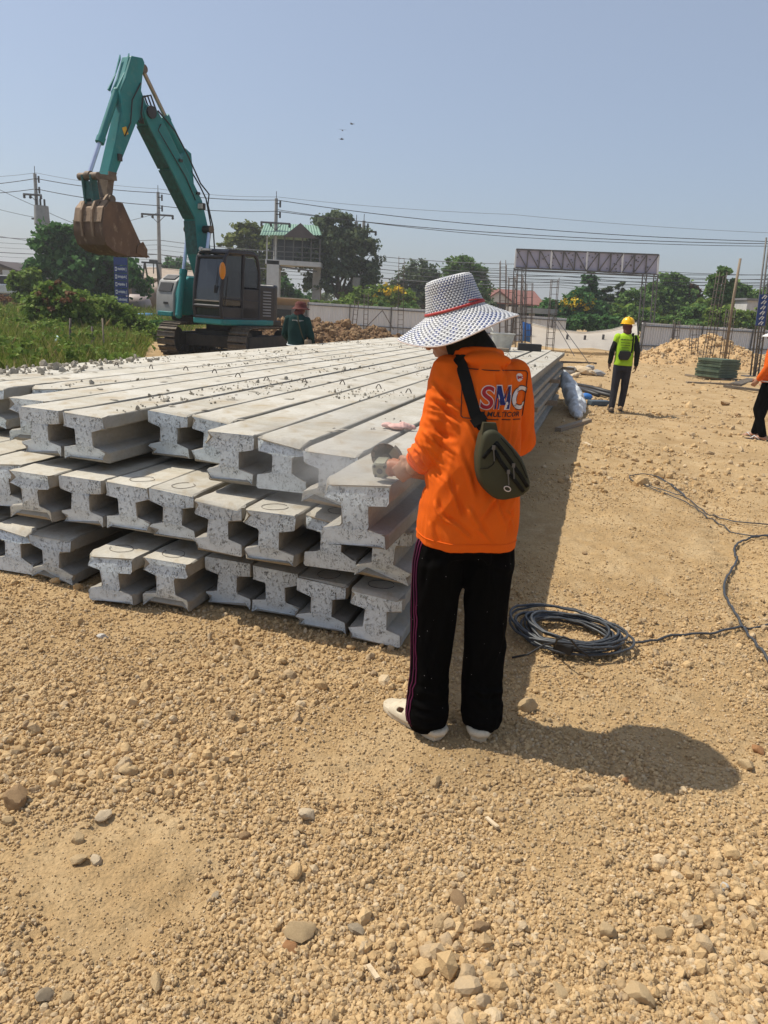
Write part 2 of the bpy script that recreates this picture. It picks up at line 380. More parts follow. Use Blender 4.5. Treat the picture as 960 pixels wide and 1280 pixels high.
M_blackcloth.node_tree.nodes['Principled BSDF'].inputs['Specular IOR Level'].default_value = 0.02
M_charcoal = cloth('charcoal_trouser_cloth', (0.040, 0.040, 0.048), (0.030, 0.030, 0.036), fold=0.3)
M_darkgreen = cloth('dark_green_shirt', (0.012, 0.040, 0.038), (0.009, 0.030, 0.029), fold=0.35)
M_hiviz = cloth('lime_vest', (0.40, 0.62, 0.03), (0.33, 0.54, 0.03), fold=0.35)
M_hood = cloth('dark_hood', (0.012, 0.013, 0.010), (0.02, 0.02, 0.016), fold=0.3)
M_olive = cloth('olive_nylon', (0.060, 0.060, 0.036), (0.048, 0.047, 0.028), rough=0.6, fold=0.12, weave=500)
M_strap = cloth('black_webbing', (0.008, 0.008, 0.007), (0.013, 0.013, 0.012), rough=0.75, weave=400)
M_leather = mat('black_bag', (0.014, 0.014, 0.015), (0.022, 0.022, 0.022), 20, 0.4)
M_piping = cloth('purple_piping', (0.16, 0.022, 0.07), (0.09, 0.015, 0.05))
M_skin = mat('skin', (0.40, 0.21, 0.13), (0.34, 0.17, 0.10), 12, 0.55, bmp=0.1, bscale=180, bdist=0.002)
M_skin.node_tree.nodes['Principled BSDF'].inputs['Subsurface Weight'].default_value = 0.06
M_skindark = mat('tanned_skin', (0.20, 0.10, 0.06), (0.16, 0.078, 0.047), 12, 0.6)
M_hair = mat('black_hair', (0.008, 0.007, 0.006), (0.012, 0.01, 0.009), 60, 0.5)
M_beige = mat('beige_foam', (0.64, 0.56, 0.42), (0.56, 0.48, 0.35), 14, 0.7, bmp=0.1, c3=(0.46, 0.37, 0.25))
M_helmet = mat('yellow_helmet', (0.90, 0.52, 0.005), (0.85, 0.47, 0.005), 6, 0.3)
M_maroon = cloth('maroon_checks', (0.09, 0.026, 0.024), (0.16, 0.075, 0.062), c3=(0.3, 0.2, 0.17))
M_logor = mat('logo_red', (0.40, 0.012, 0.016), None, 40, 0.7); M_logob = mat('logo_blue', (0.014, 0.022, 0.14), None, 40, 0.7)
M_logow = mat('logo_white', (0.76, 0.66, 0.60), None, 40, 0.7); M_logok = mat('logo_black', (0.02, 0.012, 0.01), None, 40, 0.7)
M_steel = mat('galvanised_sheet', (0.70, 0.71, 0.72), (0.60, 0.61, 0.62), 1.2, 0.5, metal=0.1, bmp=0.05, r2=0.6, stretch=(1, 1, 0.3))
M_steeldk = mat('dull_steel', (0.10, 0.10, 0.10), (0.15, 0.14, 0.13), 8, 0.55, metal=0.4)
M_rebar = mat('rusting_rebar', (0.085, 0.075, 0.068), (0.13, 0.095, 0.075), 12, 0.7, metal=0.4)
M_conc = mat('weathered_concrete', (0.36, 0.35, 0.33), (0.28, 0.27, 0.25), 2.5, 0.85, bmp=0.2, bscale=20)
M_wood = mat('grey_timber', (0.30, 0.24, 0.17), (0.22, 0.17, 0.12), 6, 0.85, bmp=0.3, bscale=60, stretch=(8, 1, 8))
M_wire = mat('wire', (0.03, 0.03, 0.032), None, 6, 0.5); M_wiregrey = mat('pale_wire', (0.22, 0.23, 0.25), None, 6, 0.5)
M_blueplast = mat('blue_plastic', (0.035, 0.17, 0.50), (0.03, 0.14, 0.42), 5, 0.5)
M_pipe = mat('blue_pipe', (0.045, 0.19, 0.36), (0.04, 0.16, 0.32), 4, 0.45)
M_sign = mat('blue_sign', (0.014, 0.045, 0.20), (0.012, 0.038, 0.17), 4, 0.5)
M_tarp = mat('white_mesh_sheet', (0.74, 0.71, 0.65), (0.66, 0.63, 0.57), 1.5, 0.7, bmp=0.1, bscale=9, bdist=0.02)
_t = M_tarp.node_tree; _tr = _t.nodes.new('ShaderNodeBsdfTranslucent'); _tr.inputs[0].default_value = (0.72, 0.68, 0.60, 1); _mx = _t.nodes.new('ShaderNodeMixShader'); _mx.inputs[0].default_value = 0.5
_t.links.new(_t.nodes['Principled BSDF'].outputs[0], _mx.inputs[1]); _t.links.new(_tr.outputs[0], _mx.inputs[2]); _t.links.new(_mx.outputs[0], _t.nodes['Material Output'].inputs[0])
M_sack = mat('blue_grey_sack', (0.62, 0.655, 0.68), (0.50, 0.535, 0.56), 9, 0.6, bmp=0.35, bscale=24, bdist=0.01)
M_bag = mat('pale_plastic_bag', (0.50, 0.68, 0.68), (0.6, 0.74, 0.73), 9, 0.35)
M_banner = mat('banner_back', (0.46, 0.45, 0.56), (0.42, 0.41, 0.52), 2.5, 0.6)
M_greenroof = mat('green_roof_sheet', (0.20, 0.33, 0.25), (0.16, 0.28, 0.21), 2, 0.5, metal=0.2)
M_redroof = mat('red_roof_tile', (0.26, 0.11, 0.085), (0.20, 0.085, 0.068), 3, 0.8)
M_tanroof = mat('tan_roof_sheet', (0.42, 0.33, 0.24), (0.34, 0.26, 0.19), 2, 0.7)
M_shed = mat('grey_shed_sheet', (0.27, 0.26, 0.265), (0.21, 0.205, 0.21), 1.4, 0.6, metal=0.2, stretch=(1, 1, 0.3))
M_shedroof = mat('dark_shed_roof', (0.10, 0.075, 0.07), (0.07, 0.055, 0.05), 2, 0.7)
M_tank = mat('pinkish_tank', (0.46, 0.38, 0.36), (0.37, 0.30, 0.28), 2, 0.5); M_tankbr = mat('brown_tank', (0.25, 0.18, 0.14), (0.19, 0.135, 0.10), 2, 0.6)
M_wall = mat('pale_wall', (0.58, 0.58, 0.57), (0.48, 0.48, 0.47), 2, 0.8)
M_form = mat('green_formwork', (0.055, 0.085, 0.055), (0.10, 0.135, 0.085), 6, 0.7, bmp=0.15, c3=(0.03, 0.04, 0.03))
M_cable = mat('grey_black_cable', (0.055, 0.060, 0.066), (0.040, 0.044, 0.05), 22, 0.42, c3=(0.12, 0.11, 0.10))
M_grinder = mat('grinder_body', (0.42, 0.16, 0.07), (0.36, 0.13, 0.06), 25, 0.5); M_gear = mat('dusty_alloy', (0.30, 0.295, 0.22), (0.22, 0.215, 0.16), 30, 0.5, metal=0.35, bmp=0.2)
M_disc = mat('cutting_disc', (0.035, 0.03, 0.026), (0.08, 0.065, 0.05), 30, 0.45, metal=0.5)
M_pink = cloth('pink_rag', (0.66, 0.43, 0.38), (0.60, 0.36, 0.32), fold=0.4)
M_block = mat('dull_blue_block', (0.085, 0.115, 0.15), (0.06, 0.085, 0.11), 6, 0.8)
M_tub = mat('dusty_mortar_tub', (0.52, 0.52, 0.48), (0.40, 0.40, 0.37), 12, 0.8, bmp=0.2)
M_winglass = mat('dark_window', (0.03, 0.035, 0.04), None, 3, 0.15)
M_red = mat('red_band', (0.44, 0.045, 0.04), (0.36, 0.04, 0.035), 40, 0.6)

def leafmat(name, stops, trans=0.35):
    m, t, b, o = nodes(name); g = t.nodes.new('ShaderNodeNewGeometry')
    c = ramp(t, g.outputs['Random Per Island'], stops)
    b.inputs['Roughness'].default_value = 0.65; b.inputs['Specular IOR Level'].default_value = 0.12; t.links.new(c, b.inputs['Base Color'])
    tr = t.nodes.new('ShaderNodeBsdfTranslucent'); t.links.new(c, tr.inputs[0])
    mx = t.nodes.new('ShaderNodeMixShader'); mx.inputs[0].default_value = trans
    t.links.new(b.outputs[0], mx.inputs[1]); t.links.new(tr.outputs[0], mx.inputs[2]); t.links.new(mx.outputs[0], o.inputs[0]); return m
L_dark = leafmat('dark_leaves', [(0, (0.038, 0.104, 0.030)), (0.5, (0.064, 0.160, 0.042)), (1, (0.104, 0.217, 0.060))])
L_mid = leafmat('mid_leaves', [(0, (0.075, 0.151, 0.038)), (0.5, (0.117, 0.217, 0.053)), (1, (0.189, 0.282, 0.075))])
L_olive = leafmat('olive_leaves', [(0, (0.090, 0.119, 0.029)), (0.6, (0.142, 0.174, 0.043)), (1, (0.210, 0.232, 0.065))])
L_grey = leafmat('dusty_leaves', [(0, (0.065, 0.102, 0.051)), (0.6, (0.109, 0.145, 0.072)), (1, (0.160, 0.196, 0.102))])
L_light = leafmat('light_leaves', [(0, (0.109, 0.181, 0.032)), (0.6, (0.167, 0.254, 0.043)), (1, (0.246, 0.304, 0.072))])
L_dry = leafmat('dry_leaves', [(0, (0.13, 0.055, 0.03)), (0.5, (0.20, 0.10, 0.05)), (1, (0.26, 0.17, 0.07))])
L_flower = leafmat('yellow_blossom', [(0, (0.62, 0.40, 0.01)), (1, (0.72, 0.52, 0.03))], 0.2)
L_redbr = leafmat('russet_leaves', [(0, (0.11, 0.055, 0.03)), (1, (0.16, 0.085, 0.04))])
L_grass = leafmat('grass_blades', [(0, (0.11, 0.165, 0.025)), (0.45, (0.20, 0.26, 0.042)), (0.72, (0.30, 0.32, 0.075)), (0.88, (0.36, 0.31, 0.12)), (1, (0.42, 0.32, 0.16))], 0.4)
M_bark = mat('bark', (0.13, 0.105, 0.08), (0.08, 0.065, 0.05), 9, 0.9, bmp=0.5, bscale=30, bdist=0.02)

# ------------------------------------------------------------------ the stack's frame (12 m piles lying away to the right)
AZ = rad(15.42); DV = np.array([math.sin(AZ), math.cos(AZ), 0]); DU = np.array([-math.cos(AZ), math.sin(AZ), 0])
SO = np.array([0.158, 3.233, 0.0])
def suv(u, v, z=0.0): return SO+DU*u+DV*v+np.array([0, 0, z])

# ------------------------------------------------------------------ the ground
FOOTPRINTS = [(-.47, 1.63, 1.1), (-.62, 1.92, 1.3), (-.30, 1.42, .8), (-.82, 1.55, 1.9), (.95, 2.95, 1.5), (.75, 3.25, 1.3), (1.45, 3.6, 1.2), (1.2, 4.0, 1.4)]
def ground_z(x, y):
    x = np.asarray(x, float); y = np.asarray(y, float)
    d = np.hypot(x, y)
    near = np.clip(1-(d-4)/12, 0, 1)
    z = 0.035*fbm(x*0.55, y*0.55, 3, 3)*np.clip((d-0.5)/3, 0.3, 1)
    lump = fbm(x*3.1, y*3.1, 3, 11); z = z+0.022*np.maximum(lump, -0.1)
    c = np.abs(fbm(x*9, y*9, 3, 23)); z = z+near*0.026*(0.35-c)
    z = z+near*0.010*fbm(x*26, y*26, 2, 31)
    # the far yard is rougher
    far = np.clip((d-9)/10, 0, 1)*np.clip(1-(d-70)/40, 0, 1); z = z+far*0.10*fbm(x*0.9, y*0.9, 4, 41)
    # shallow wheel ruts with tread marks beside the stack, and a few boot prints
    ru = -((x-SO[0])*DU[0]+(y-SO[1])*DU[1]); rv = (x-SO[0])*DV[0]+(y-SO[1])*DV[1]
    for c_ in (1.75, 3.3): w_ = np.exp(-((ru-c_-.08*np.sin(rv*.35))/.16)**4); z = z-w_*(.020+.007*np.sign(np.sin(rv*42+np.abs(ru-c_)*30)))
    for fx, fy, fa in FOOTPRINTS:
        qx = (x-fx)*math.cos(fa)+(y-fy)*math.sin(fa); qy = -(x-fx)*math.sin(fa)+(y-fy)*math.cos(fa); w_ = np.exp(-(qx/.13)**4-(qy/(.042+.012*np.sin(qx*12)))**4); z = z-w_*(.011+.004*np.sign(np.sin(qx*190)))
    # levelled bed beneath the stack and around the worker's feet
    rx = x-SO[0]; ry = y-SO[1]; u = rx*DU[0]+ry*DU[1]; v = rx*DV[0]+ry*DV[1]
    du = np.maximum(np.maximum(-u, u-3.9), 0); dv = np.maximum(np.maximum(-v-0.1, v-12.2), 0)
    k = np.clip(1-np.hypot(du, dv)/0.35, 0, 1); k = k*k*(3-2*k)
    z = z*(1-k)+k*(-0.012+0.25*np.minimum(z, 0.0))
    f = np.clip(1-np.hypot((x-0.28)/0.5, (y-2.62)/0.35), 0, 1); z = z*(1-0.7*np.minimum(f*2, 1))
    return z
def axis(lo, d0, d1, step, hi, g):
    a = list(np.arange(d0, d1, step)); s = step; p = a[-1]
    while p < hi: s *= g; p += s; a.append(p)
    s = step; p = d0; b = []
    while p > lo: s *= g; p -= s; b.append(p)
    return np.array(b[::-1]+a)
gx = axis(-700, -2.4, 2.6, 0.017, 700, 1.045); gy = axis(-30, 1.0, 6.0, 0.016, 1000, 1.032)
X, Y = np.meshgrid(gx, gy); Z = ground_z(X, Y)
nx, ny = len(gx), len(gy); V = np.stack([X.ravel(), Y.ravel(), Z.ravel()], 1)
i0 = (np.arange(ny-1)[:, None]*nx+np.arange(nx-1)[None, :]).ravel()
ground = link('ground', raw_mesh('ground', V, np.stack([i0, i0+1, i0+1+nx, i0+nx], 1), M_soil, smooth=True))
ground['kind'] = 'structure'; ground['label'] = 'dry tan bare soil of the building yard'

# a field of weeds to the left beyond the stack: its soil lies a little above the yard
def strip_sheet(name, poly_x, ys, zf, mt):
    rows = []
    for y in ys:
        x0, x1 = poly_x(y); rows.append([(x, y, zf(x, y)) for x in np.linspace(x0, x1, 40)])
    n = 40; F = [(i*n+j, i*n+j+1, (i+1)*n+j+1, (i+1)*n+j) for i in range(len(rows)-1) for j in range(n-1)]
    return link(name, raw_mesh(name, np.array([p for r in rows for p in r]), F, mt, smooth=True))
def field_edge(y): return -4.3-0.28*(y-12) if y < 24 else -7.7-0.10*(y-24)
def field_z(x, y):
    e = field_edge(y)-x; return float(ground_z(x, y))-0.05+0.25*min(1, max(0, e/1.2))+0.10*min(1, max(0, (y-20)/16))*min(1, max(0, e/4))
field = strip_sheet('weed_field', lambda y: (-60, field_edge(y)), np.linspace(8, 56, 50), field_z, M_fieldsoil)
field['kind'] = 'structure'; field['label'] = 'overgrown field at the left beyond the concrete stack'

# ------------------------------------------------------------------ pebbles and clods
ROCKS = bpy.data.collections.new('clod_shapes')       # shapes for the gravel only, not linked to the scene
def rock_mesh(name, mt, sub=1, seed=0, jag=0.28, flat=0.75):
    import bmesh
    bm = bmesh.new(); bmesh.ops.create_icosphere(bm, subdivisions=sub, radius=1.0)
    me = bpy.data.meshes.new(name); bm.to_mesh(me); bm.free()
    P = verts(me); r = np.random.default_rng(seed)
    s = np.array([r.uniform(.8, 1.25), r.uniform(.7, 1.1), r.uniform(.55, .95)*flat/0.75])
    d = 1+jag*1.6*vn3(P, 1.1, seed)+jag*0.7*vn3(P, 2.7, seed+50)
    for k in range(4 if sub < 3 else 11):                               # flat broken faces
        n = r.normal(size=3); n /= np.linalg.norm(n); lim = r.uniform(.62, .85) if sub < 3 else r.uniform(.5, .8); q = P@n; d = np.where(q*d > lim, d*lim/np.maximum(q*d, 1e-6), d)
    setv(me, P*d[:, None]*s); me.materials.append(mt); return me
for k in range(8):
    o = bpy.data.objects.new('clod_shape', rock_mesh('clod_shape', M_pebble, 1 if k < 5 else 2, k)); ROCKS.objects.link(o)
ROCKSC = bpy.data.collections.new('rough_clod_shapes')
for k in range(7):
    me_ = rock_mesh('clod_shape', M_pebble, 3, 30+k, .30, .7); P_ = verts(me_); setv(me_, P_*(1+.16*vn3(P_, 3.2, k)+.10*vn3(P_, 7.5, k+9))[:, None]); o = bpy.data.objects.new('clod_shape', me_); ROCKSC.objects.link(o)
ROCKSB = bpy.data.collections.new('brown_clod_shapes')
for k in range(4):
    o = bpy.data.objects.new('clod_shape', rock_mesh('clod_shape', M_clodbrown, 1, 60+k)); ROCKSB.objects.link(o)
def scatter(name, P, R, coll, label, cat):
    """one object of loose stuff: a clod instanced on every point"""
    me = bpy.data.meshes.new(name); me.vertices.add(len(P)); me.vertices.foreach_set('co', np.asarray(P, np.float32).ravel())
    a = me.attributes.new('size', 'FLOAT', 'POINT'); a.data.foreach_set('value', np.asarray(R, np.float32))
    o = link(name, me); g = bpy.data.node_groups.new(name, 'GeometryNodeTree')
    g.interface.new_socket('Geometry', in_out='INPUT', socket_type='NodeSocketGeometry'); g.interface.new_socket('Geometry', in_out='OUTPUT', socket_type='NodeSocketGeometry')
    gi = g.nodes.new('NodeGroupInput'); go = g.nodes.new('NodeGroupOutput'); ip = g.nodes.new('GeometryNodeInstanceOnPoints')
    ci = g.nodes.new('GeometryNodeCollectionInfo'); ci.inputs['Collection'].default_value = coll; ci.inputs['Separate Children'].default_value = True; ci.inputs['Reset Children'].default_value = True
    na = g.nodes.new('GeometryNodeInputNamedAttribute'); na.data_type = 'FLOAT'; na.inputs['Name'].default_value = 'size'
    rv = g.nodes.new('FunctionNodeRandomValue'); rv.data_type = 'FLOAT_VECTOR'; rv.inputs[1].default_value = (6.28, 6.28, 6.28)
    mp = g.nodes.new('GeometryNodeMeshToPoints')
    g.links.new(gi.outputs[0], mp.inputs['Mesh']); g.links.new(mp.outputs[0], ip.inputs['Points']); g.links.new(ci.outputs[0], ip.inputs['Instance']); ip.inputs['Pick Instance'].default_value = True
    g.links.new(rv.outputs[0], ip.inputs['Rotation']); g.links.new(na.outputs[0], ip.inputs['Scale']); g.links.new(ip.outputs[0], go.inputs[0])
    md = o.modifiers.new('scatter', 'NODES'); md.node_group = g
    return tag(o, label, cat, kind='stuff')
def in_stack(x, y, m=0.0):
    rx = x-SO[0]; ry = y-SO[1]; u = rx*DU[0]+ry*DU[1]; v = rx*DV[0]+ry*DV[1]
    return (u > -0.02-m) & (u < 3.9+m) & (v > 0.06-m) & (v < 12.1)
n = 390000
y = 1.0*(15.0/1.0)**(rng.random(n)**1.10); x = rng.uniform(-0.62, 0.62, n)*(y+0.35)
k_ = rng.random(n) < .26; x = np.where(k_, x+np.sign(x)*.62*(y+0.35), x)              # thinner to either side of the view
rr = np.exp(rng.normal(math.log(0.0046), 0.58, n))*np.interp(y, [1, 2.2, 4, 8, 15], [1.15, 1.02, .9, 1.2, 1.8])
rr = np.clip(rr, 0.0024, 0.034)
bare = 1.15*fbm(x*.85, y*.85, 4, 77)+.22*np.clip((y-3.2)/2, 0, 1)*np.clip((x-.5)/.5, 0, 1)+.40*np.exp(-((x+.70)/.34)**2-((y-1.62)/.36)**2)+.3*np.exp(-((x+.25)/.22)**2-((y-1.25)/.3)**2)-.38*np.exp(-((x-.9)/.75)**2-((y-2.35)/.55)**2)       # sandy patches hold only fine grains
keep = ~in_stack(x, y) & ((bare < 0.05+0.42*rng.random(n)) | ((rr < 0.0038) & (rng.random(n) < .55)))
keep &= ~((rr > 0.013) & (bare > -0.05)) & ~((rr > 0.009) & (bare > 0.16))
keep &= ~((x < field_edge(12)-0.3) & (y > 12))
x, y, rr = x[keep], y[keep], rr[keep]
scatter('gravel', np.stack([x, y, ground_z(x, y)+rr*rng.uniform(-0.1, 0.5, len(x))], 1), rr, ROCKS, 'loose clods and pebbles all over the tan soil', 'gravel')

def bare_at(x, y): return fbm(x*.85, y*.85, 4, 77)+.40*np.exp(-((x+.70)/.34)**2-((y-1.62)/.36)**2)+.3*np.exp(-((x+.25)/.22)**2-((y-1.25)/.3)**2)
n = 26000; y = 1.05+5.5*rng.random(n)**1.3; x = rng.uniform(-0.62, 0.62, n)*(y+0.35); cl = fbm(x*1.7, y*1.7, 3, 177)+.18*np.clip((-.2-x)/1.0, -1, 1)
rr = np.exp(rng.normal(math.log(0.0088), 0.42, n)); k = ~in_stack(x, y, .02) & (cl > .05) & (bare_at(x, y) < .1) & (rng.random(n) < np.clip((cl-.02)*2.2, 0, 1)); x, y, rr = x[k], y[k], np.clip(rr[k], .005, .034)
scatter('clods', np.stack([x, y, ground_z(x, y)+rr*rng.uniform(-.1, .35, len(x))], 1), rr, ROCKSC, 'clusters of larger broken clods on the soil', 'gravel')
# ------------------------------------------------------------------ the stack of concrete I-piles
PW, PH, PL = 0.262, 0.26, 12.0
def ipile(seed, hi=True):
    r = np.random.default_rng(seed); w = PW/2
    half = [(w-.006, 0), (w, .008), (w, .058), (w-.006, .065), (.058, .084), (.054, .092), (.054, .168), (.059, .176), (w-.006, .190), (w, .197), (w, .254), (w-.005, .260)]
    prof = np.array(half+[(-x, z) for x, z in half[::-1]])
    # rings along the length: close together by the near end so that the broken edge is uneven
    ys = [0, .006, .02, .045, .09, .18, .35, .7, 1.5, 3, 5, 7.5, 10, 11.6, 11.9, 12.0]
    rings = []; n = len(prof)
    for i, y in enumerate(ys):
        q = prof.copy(); amp = .0022
        if y < .01: q = q*[.985, 1]+[0, .002*0]; q[:, 1] = .13+(q[:, 1]-.13)*.985; amp = .0048
        elif y < .03: amp = .0042
        q = q+r.normal(0, amp*.6, q.shape); bow = .004*math.sin(y*.5+seed)
        yy = y+(r.normal(0, .004, n) if y < .01 else r.normal(0, .002, n) if y < .05 else 0)
        rings.append(np.stack([q[:, 0]+bow, np.broadcast_to(yy, n), q[:, 1]], 1))
    # chipped corners
    for k in range(r.integers(3, 7)):
        c = r.choice([0, 1, 10, 11, 12, 13, 22, 23]); d = r.uniform(.008, .034)
        for i in range(3):
            rings[i][c, 0] *= 1-d/w*(1-i*.3); rings[i][c, 2] = .13+(rings[i][c, 2]-.13)*(1-d/.13*(1-i*.3)); 
        rings[0][c, 1] += d*.6
    V = np.concatenate(rings); F = []; MI = []
    for i in range(len(ys)-1):
        for j in range(n):
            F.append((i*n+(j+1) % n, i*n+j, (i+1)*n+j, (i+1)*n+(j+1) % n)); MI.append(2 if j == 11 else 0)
    mb = MB(); mb.add(V, F); mb.m = MI
    # end faces: triangulated I (top flange, web, bottom flange), near end and far end
    for e, flip in ((0, False), ((len(ys)-1)*n, True)):
        q = [e+k for k in range(n)]
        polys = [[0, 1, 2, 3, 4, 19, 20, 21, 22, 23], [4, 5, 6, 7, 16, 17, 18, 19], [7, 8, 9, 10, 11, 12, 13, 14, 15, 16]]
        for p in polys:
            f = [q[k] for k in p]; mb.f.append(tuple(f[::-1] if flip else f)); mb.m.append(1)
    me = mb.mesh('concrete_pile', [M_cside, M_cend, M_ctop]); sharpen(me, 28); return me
PILES = [ipile(100+k) for k in range(9)]
lp = MB(); lp.tube([(-.035, 0, 0), (-.030, 0, .022), (-.012, .004, .052), (.010, .004, .052), (.030, 0, .020), (.036, 0, 0)], .0065, 7)
lp.v = [(x*.62, y*.62, z*.66) for x, y, z in lp.v]; LOOP = lp.mesh('lifting_loop', M_rebar, True)
rg = MB(); rg.tube([(.055*math.cos(a)*1.15, .055*math.sin(a), .0015+.001*math.sin(3*a)) for a in np.linspace(0.3, 6.1, 22)], .0014, 5)
RING = rg.mesh('wire_ring', M_rebar, True)
ORD = ['rightmost', 'second from the right', 'third from the right', 'fourth from the right', 'fifth from the right', 'sixth from the right', 'seventh from the right', 'eighth from the right', 'ninth from the right', 'tenth from the right', 'eleventh from the right', 'twelfth from the right', 'leftmost']
#            (u of right edge, v of near end), right to left
ROWT = [(-.010, -.574), (.280, -.070), (.594, .098), (.873, .101), (1.17, .47), (1.459, .496), (1.765, .161), (2.05, .171), (2.34, .40), (2.63, .92), (2.90, .70), (3.17, .80), (3.44, .62)]
ROWM = [(.003, -.078), (.278, -.034), (.556, -.109), (.842, -.071), (1.148, .023), (1.419, .032), (1.691, .022), (1.981, -.021), (2.27, .10), (2.55, .08), (2.83, .12), (3.11, .05), (3.39, .10)]
ROWB = [(.031, -.043), (.316, -.006), (.59, .057), (.861, .070), (1.137, -.080), (1.418, -.135), (1.75, .32), (1.879+.155, .30), (2.30, .05), (2.58, .08), (2.86, .1), (3.14, .08), (3.42, .1)]
ROWB[6] = (1.879, -.008); ROWB[7] = (2.16, .02); ROWB[8] = (2.44, .05); ROWB[9] = (2.72, .08); ROWB[10] = (3.0, .1); ROWB = ROWB[:11]+[(3.28, .08)]
TOPNOTE = {0: 'concrete pile jutting out farthest from the top layer, under the grinder', 1: 'dusty concrete pile just left of the one under the grinder, top layer',
           6: 'concrete pile with its open side channel showing, in the top layer', 12: 'concrete pile along the left edge of the top layer, beside the weeds'}
MIDNOTE = {0: 'concrete pile with a broken toe under the jutting pile, middle layer'}
BOTNOTE = {0: 'concrete pile on the soil at the right corner of the stack, beside the trousers', 4: 'concrete pile on the soil, right one of the jutting pair in the bottom layer',
           5: 'concrete pile on the soil, left one of the jutting pair in the bottom layer'}
cnt = 0; pile_objs = {}
for layer, row, z, notes in (('bottom', ROWB, 0.0, BOTNOTE), ('middle', ROWM, .338, MIDNOTE), ('top', ROWT, .650, TOPNOTE)):
    for i, (u, v) in enumerate(row):
        p = suv(u+PW/2, v, z+(.0 if layer != 'top' else random.uniform(-.002, .004)))
        o = link('concrete_pile', PILES[(i*4+cnt) % 9]); cnt += 1
        o.location = p; o.rotation_euler = (0, 0, -AZ+random.uniform(-.0008, .0008))
        last = i == len(row)-1
        lab = notes.get(i) or 'concrete I-pile, %s in the %s layer of the stack' % ('leftmost' if last else ORD[i], layer)
        tag(o, lab, 'concrete pile', 'concrete I-piles of the stack'); pile_objs[layer, i] = o
        if layer == 'top':
            for yy in (2.55-v+.12*math.sin(i*5), 8.9-v+.2*math.sin(i*3)):
                l = link('lifting_loop', LOOP, o); l.location = (random.uniform(-.02, .02), yy, PH-.002); l.rotation_euler = (0, 0, random.uniform(-.4, .4))
        elif i in (0, 1, 4, 5) or (layer == 'middle' and i == 2):
            l = link('wire_ring', RING, o); l.location = (random.uniform(-.02, .02), random.uniform(.10, .13), PH+.001); l.rotation_euler = (0, 0, random.uniform(0, 3))
# spacers between the layers
bt = MB(); bt.box((0, 0, 0), (3.95, .09, .077)); BAT = bt.mesh('timber_spacer', M_wood)
bt2 = MB(); bt2.box((0, 0, 0), (3.95, .09, .051)); BAT2 = bt2.mesh('timber_spacer', M_wood)
for z, me, nm in ((.260+.0388, BAT, 'lower'), (.598+.026, BAT2, 'upper')):
    for v, w in ((.95, 'near end'), (4.6, 'near third'), (8.3, 'far third'), (11.4, 'far end')):
        o = link('timber_spacer', me); o.location = suv(1.84 if v < 11 else 1.76, v, z); o.rotation_euler = (0, 0, -AZ)
        tag(o, 'weathered timber spacer under the %s layer of piles, by the %s of the stack' % ('middle' if nm == 'lower' else 'top', w), 'spacer', 'timber spacers between the layers')
# crumbs and dried clods on top of the stack
n = 9000; u = rng.uniform(0, 3.7, n); v = rng.uniform(-.1, 11.8, n); m = fbm(u*2.2, v*0.9, 4, 5)+.35*fbm(u*9, v*5, 2, 9)
heap = np.exp(-((u-3.55)/.35)**2-((v-1.9)/1.3)**2)
k = (m+heap*1.1 > .27) & ~((u < .3) & (v < -.05))
top_v = np.interp(u, [a for a, b in ROWT]+[3.8], [b for a, b in ROWT]+[.7]); k &= v > top_v+.12
u, v, heap = u[k], v[k], heap[k]; r_ = np.exp(rng.normal(math.log(.006), .55, len(u)))*(1+2.0*heap)
P = np.array([suv(a, b, .911) for a, b in zip(u, v)]); P[:, 2] += r_*.2
CR = bpy.data.collections.new('crumb_shapes')
for q in range(4): CR.objects.link(bpy.data.objects.new('crumb_shape', rock_mesh('crumb_shape', M_crumb, 1, 200+q, .3, .45)))
scatter('concrete_crumbs', P, np.clip(r_, .002, .04), CR, 'crumbs and dry dirt lying on top of the concrete stack', 'rubble')
# fine mud spatters on the tops near the joints, dried splashes
sp = MB()
for q in range(260):
    u, v = random.uniform(.05, 3.6), random.uniform(.3, 9)
    i = max(j for j in range(len(ROWT)) if ROWT[j][0] <= u); v = max(v, ROWT[i][1]+.2)
    c = suv(u, v, .9135); a0 = random.uniform(0, 6.3); rx = random.uniform(.008, .05); ry = rx*random.uniform(.25, .6); k = 9
    ring = [c+np.array([math.cos(a0)*rx*math.cos(t)*f-math.sin(a0)*ry*math.sin(t)*f, math.sin(a0)*rx*math.cos(t)*f+math.cos(a0)*ry*math.sin(t)*f, 0]) for t, f in ((2*math.pi*j/k, random.uniform(.6, 1.2)) for j in range(k))]
    sp.add(ring+[c+np.array([0, 0, .004])], [(j, (j+1) % k, k) for j in range(k)])
tag(sp.build('mud_flakes', M_crumb), 'thin flakes of dry mud on top of the concrete stack', 'dried mud', kind='stuff')
# ------------------------------------------------------------------ the excavator
EXA = rad(60); EHD = np.array([-math.cos(EXA), -math.sin(EXA), 0])
ex = empty('excavator', (-4.49, 20.60, -0.02), math.atan2(EHD[1], EHD[0]), 'teal crawler excavator with dark cab and raised rusty bucket behind the concrete stack', 'excavator')
# local axes: x forward, y to the operator's left, z up
def side(poly, y0, y1, mb=None, m=0): return (mb or MB()).prism(poly, y0, y1, (0, 0, 0), (1, 0, 0), (0, 0, 1), (0, 1, 0), m)
def pin(mb, x, z, r, y0, y1, n=14): return mb.tube([(x, y0, z), (x, y1, z)], r, n)
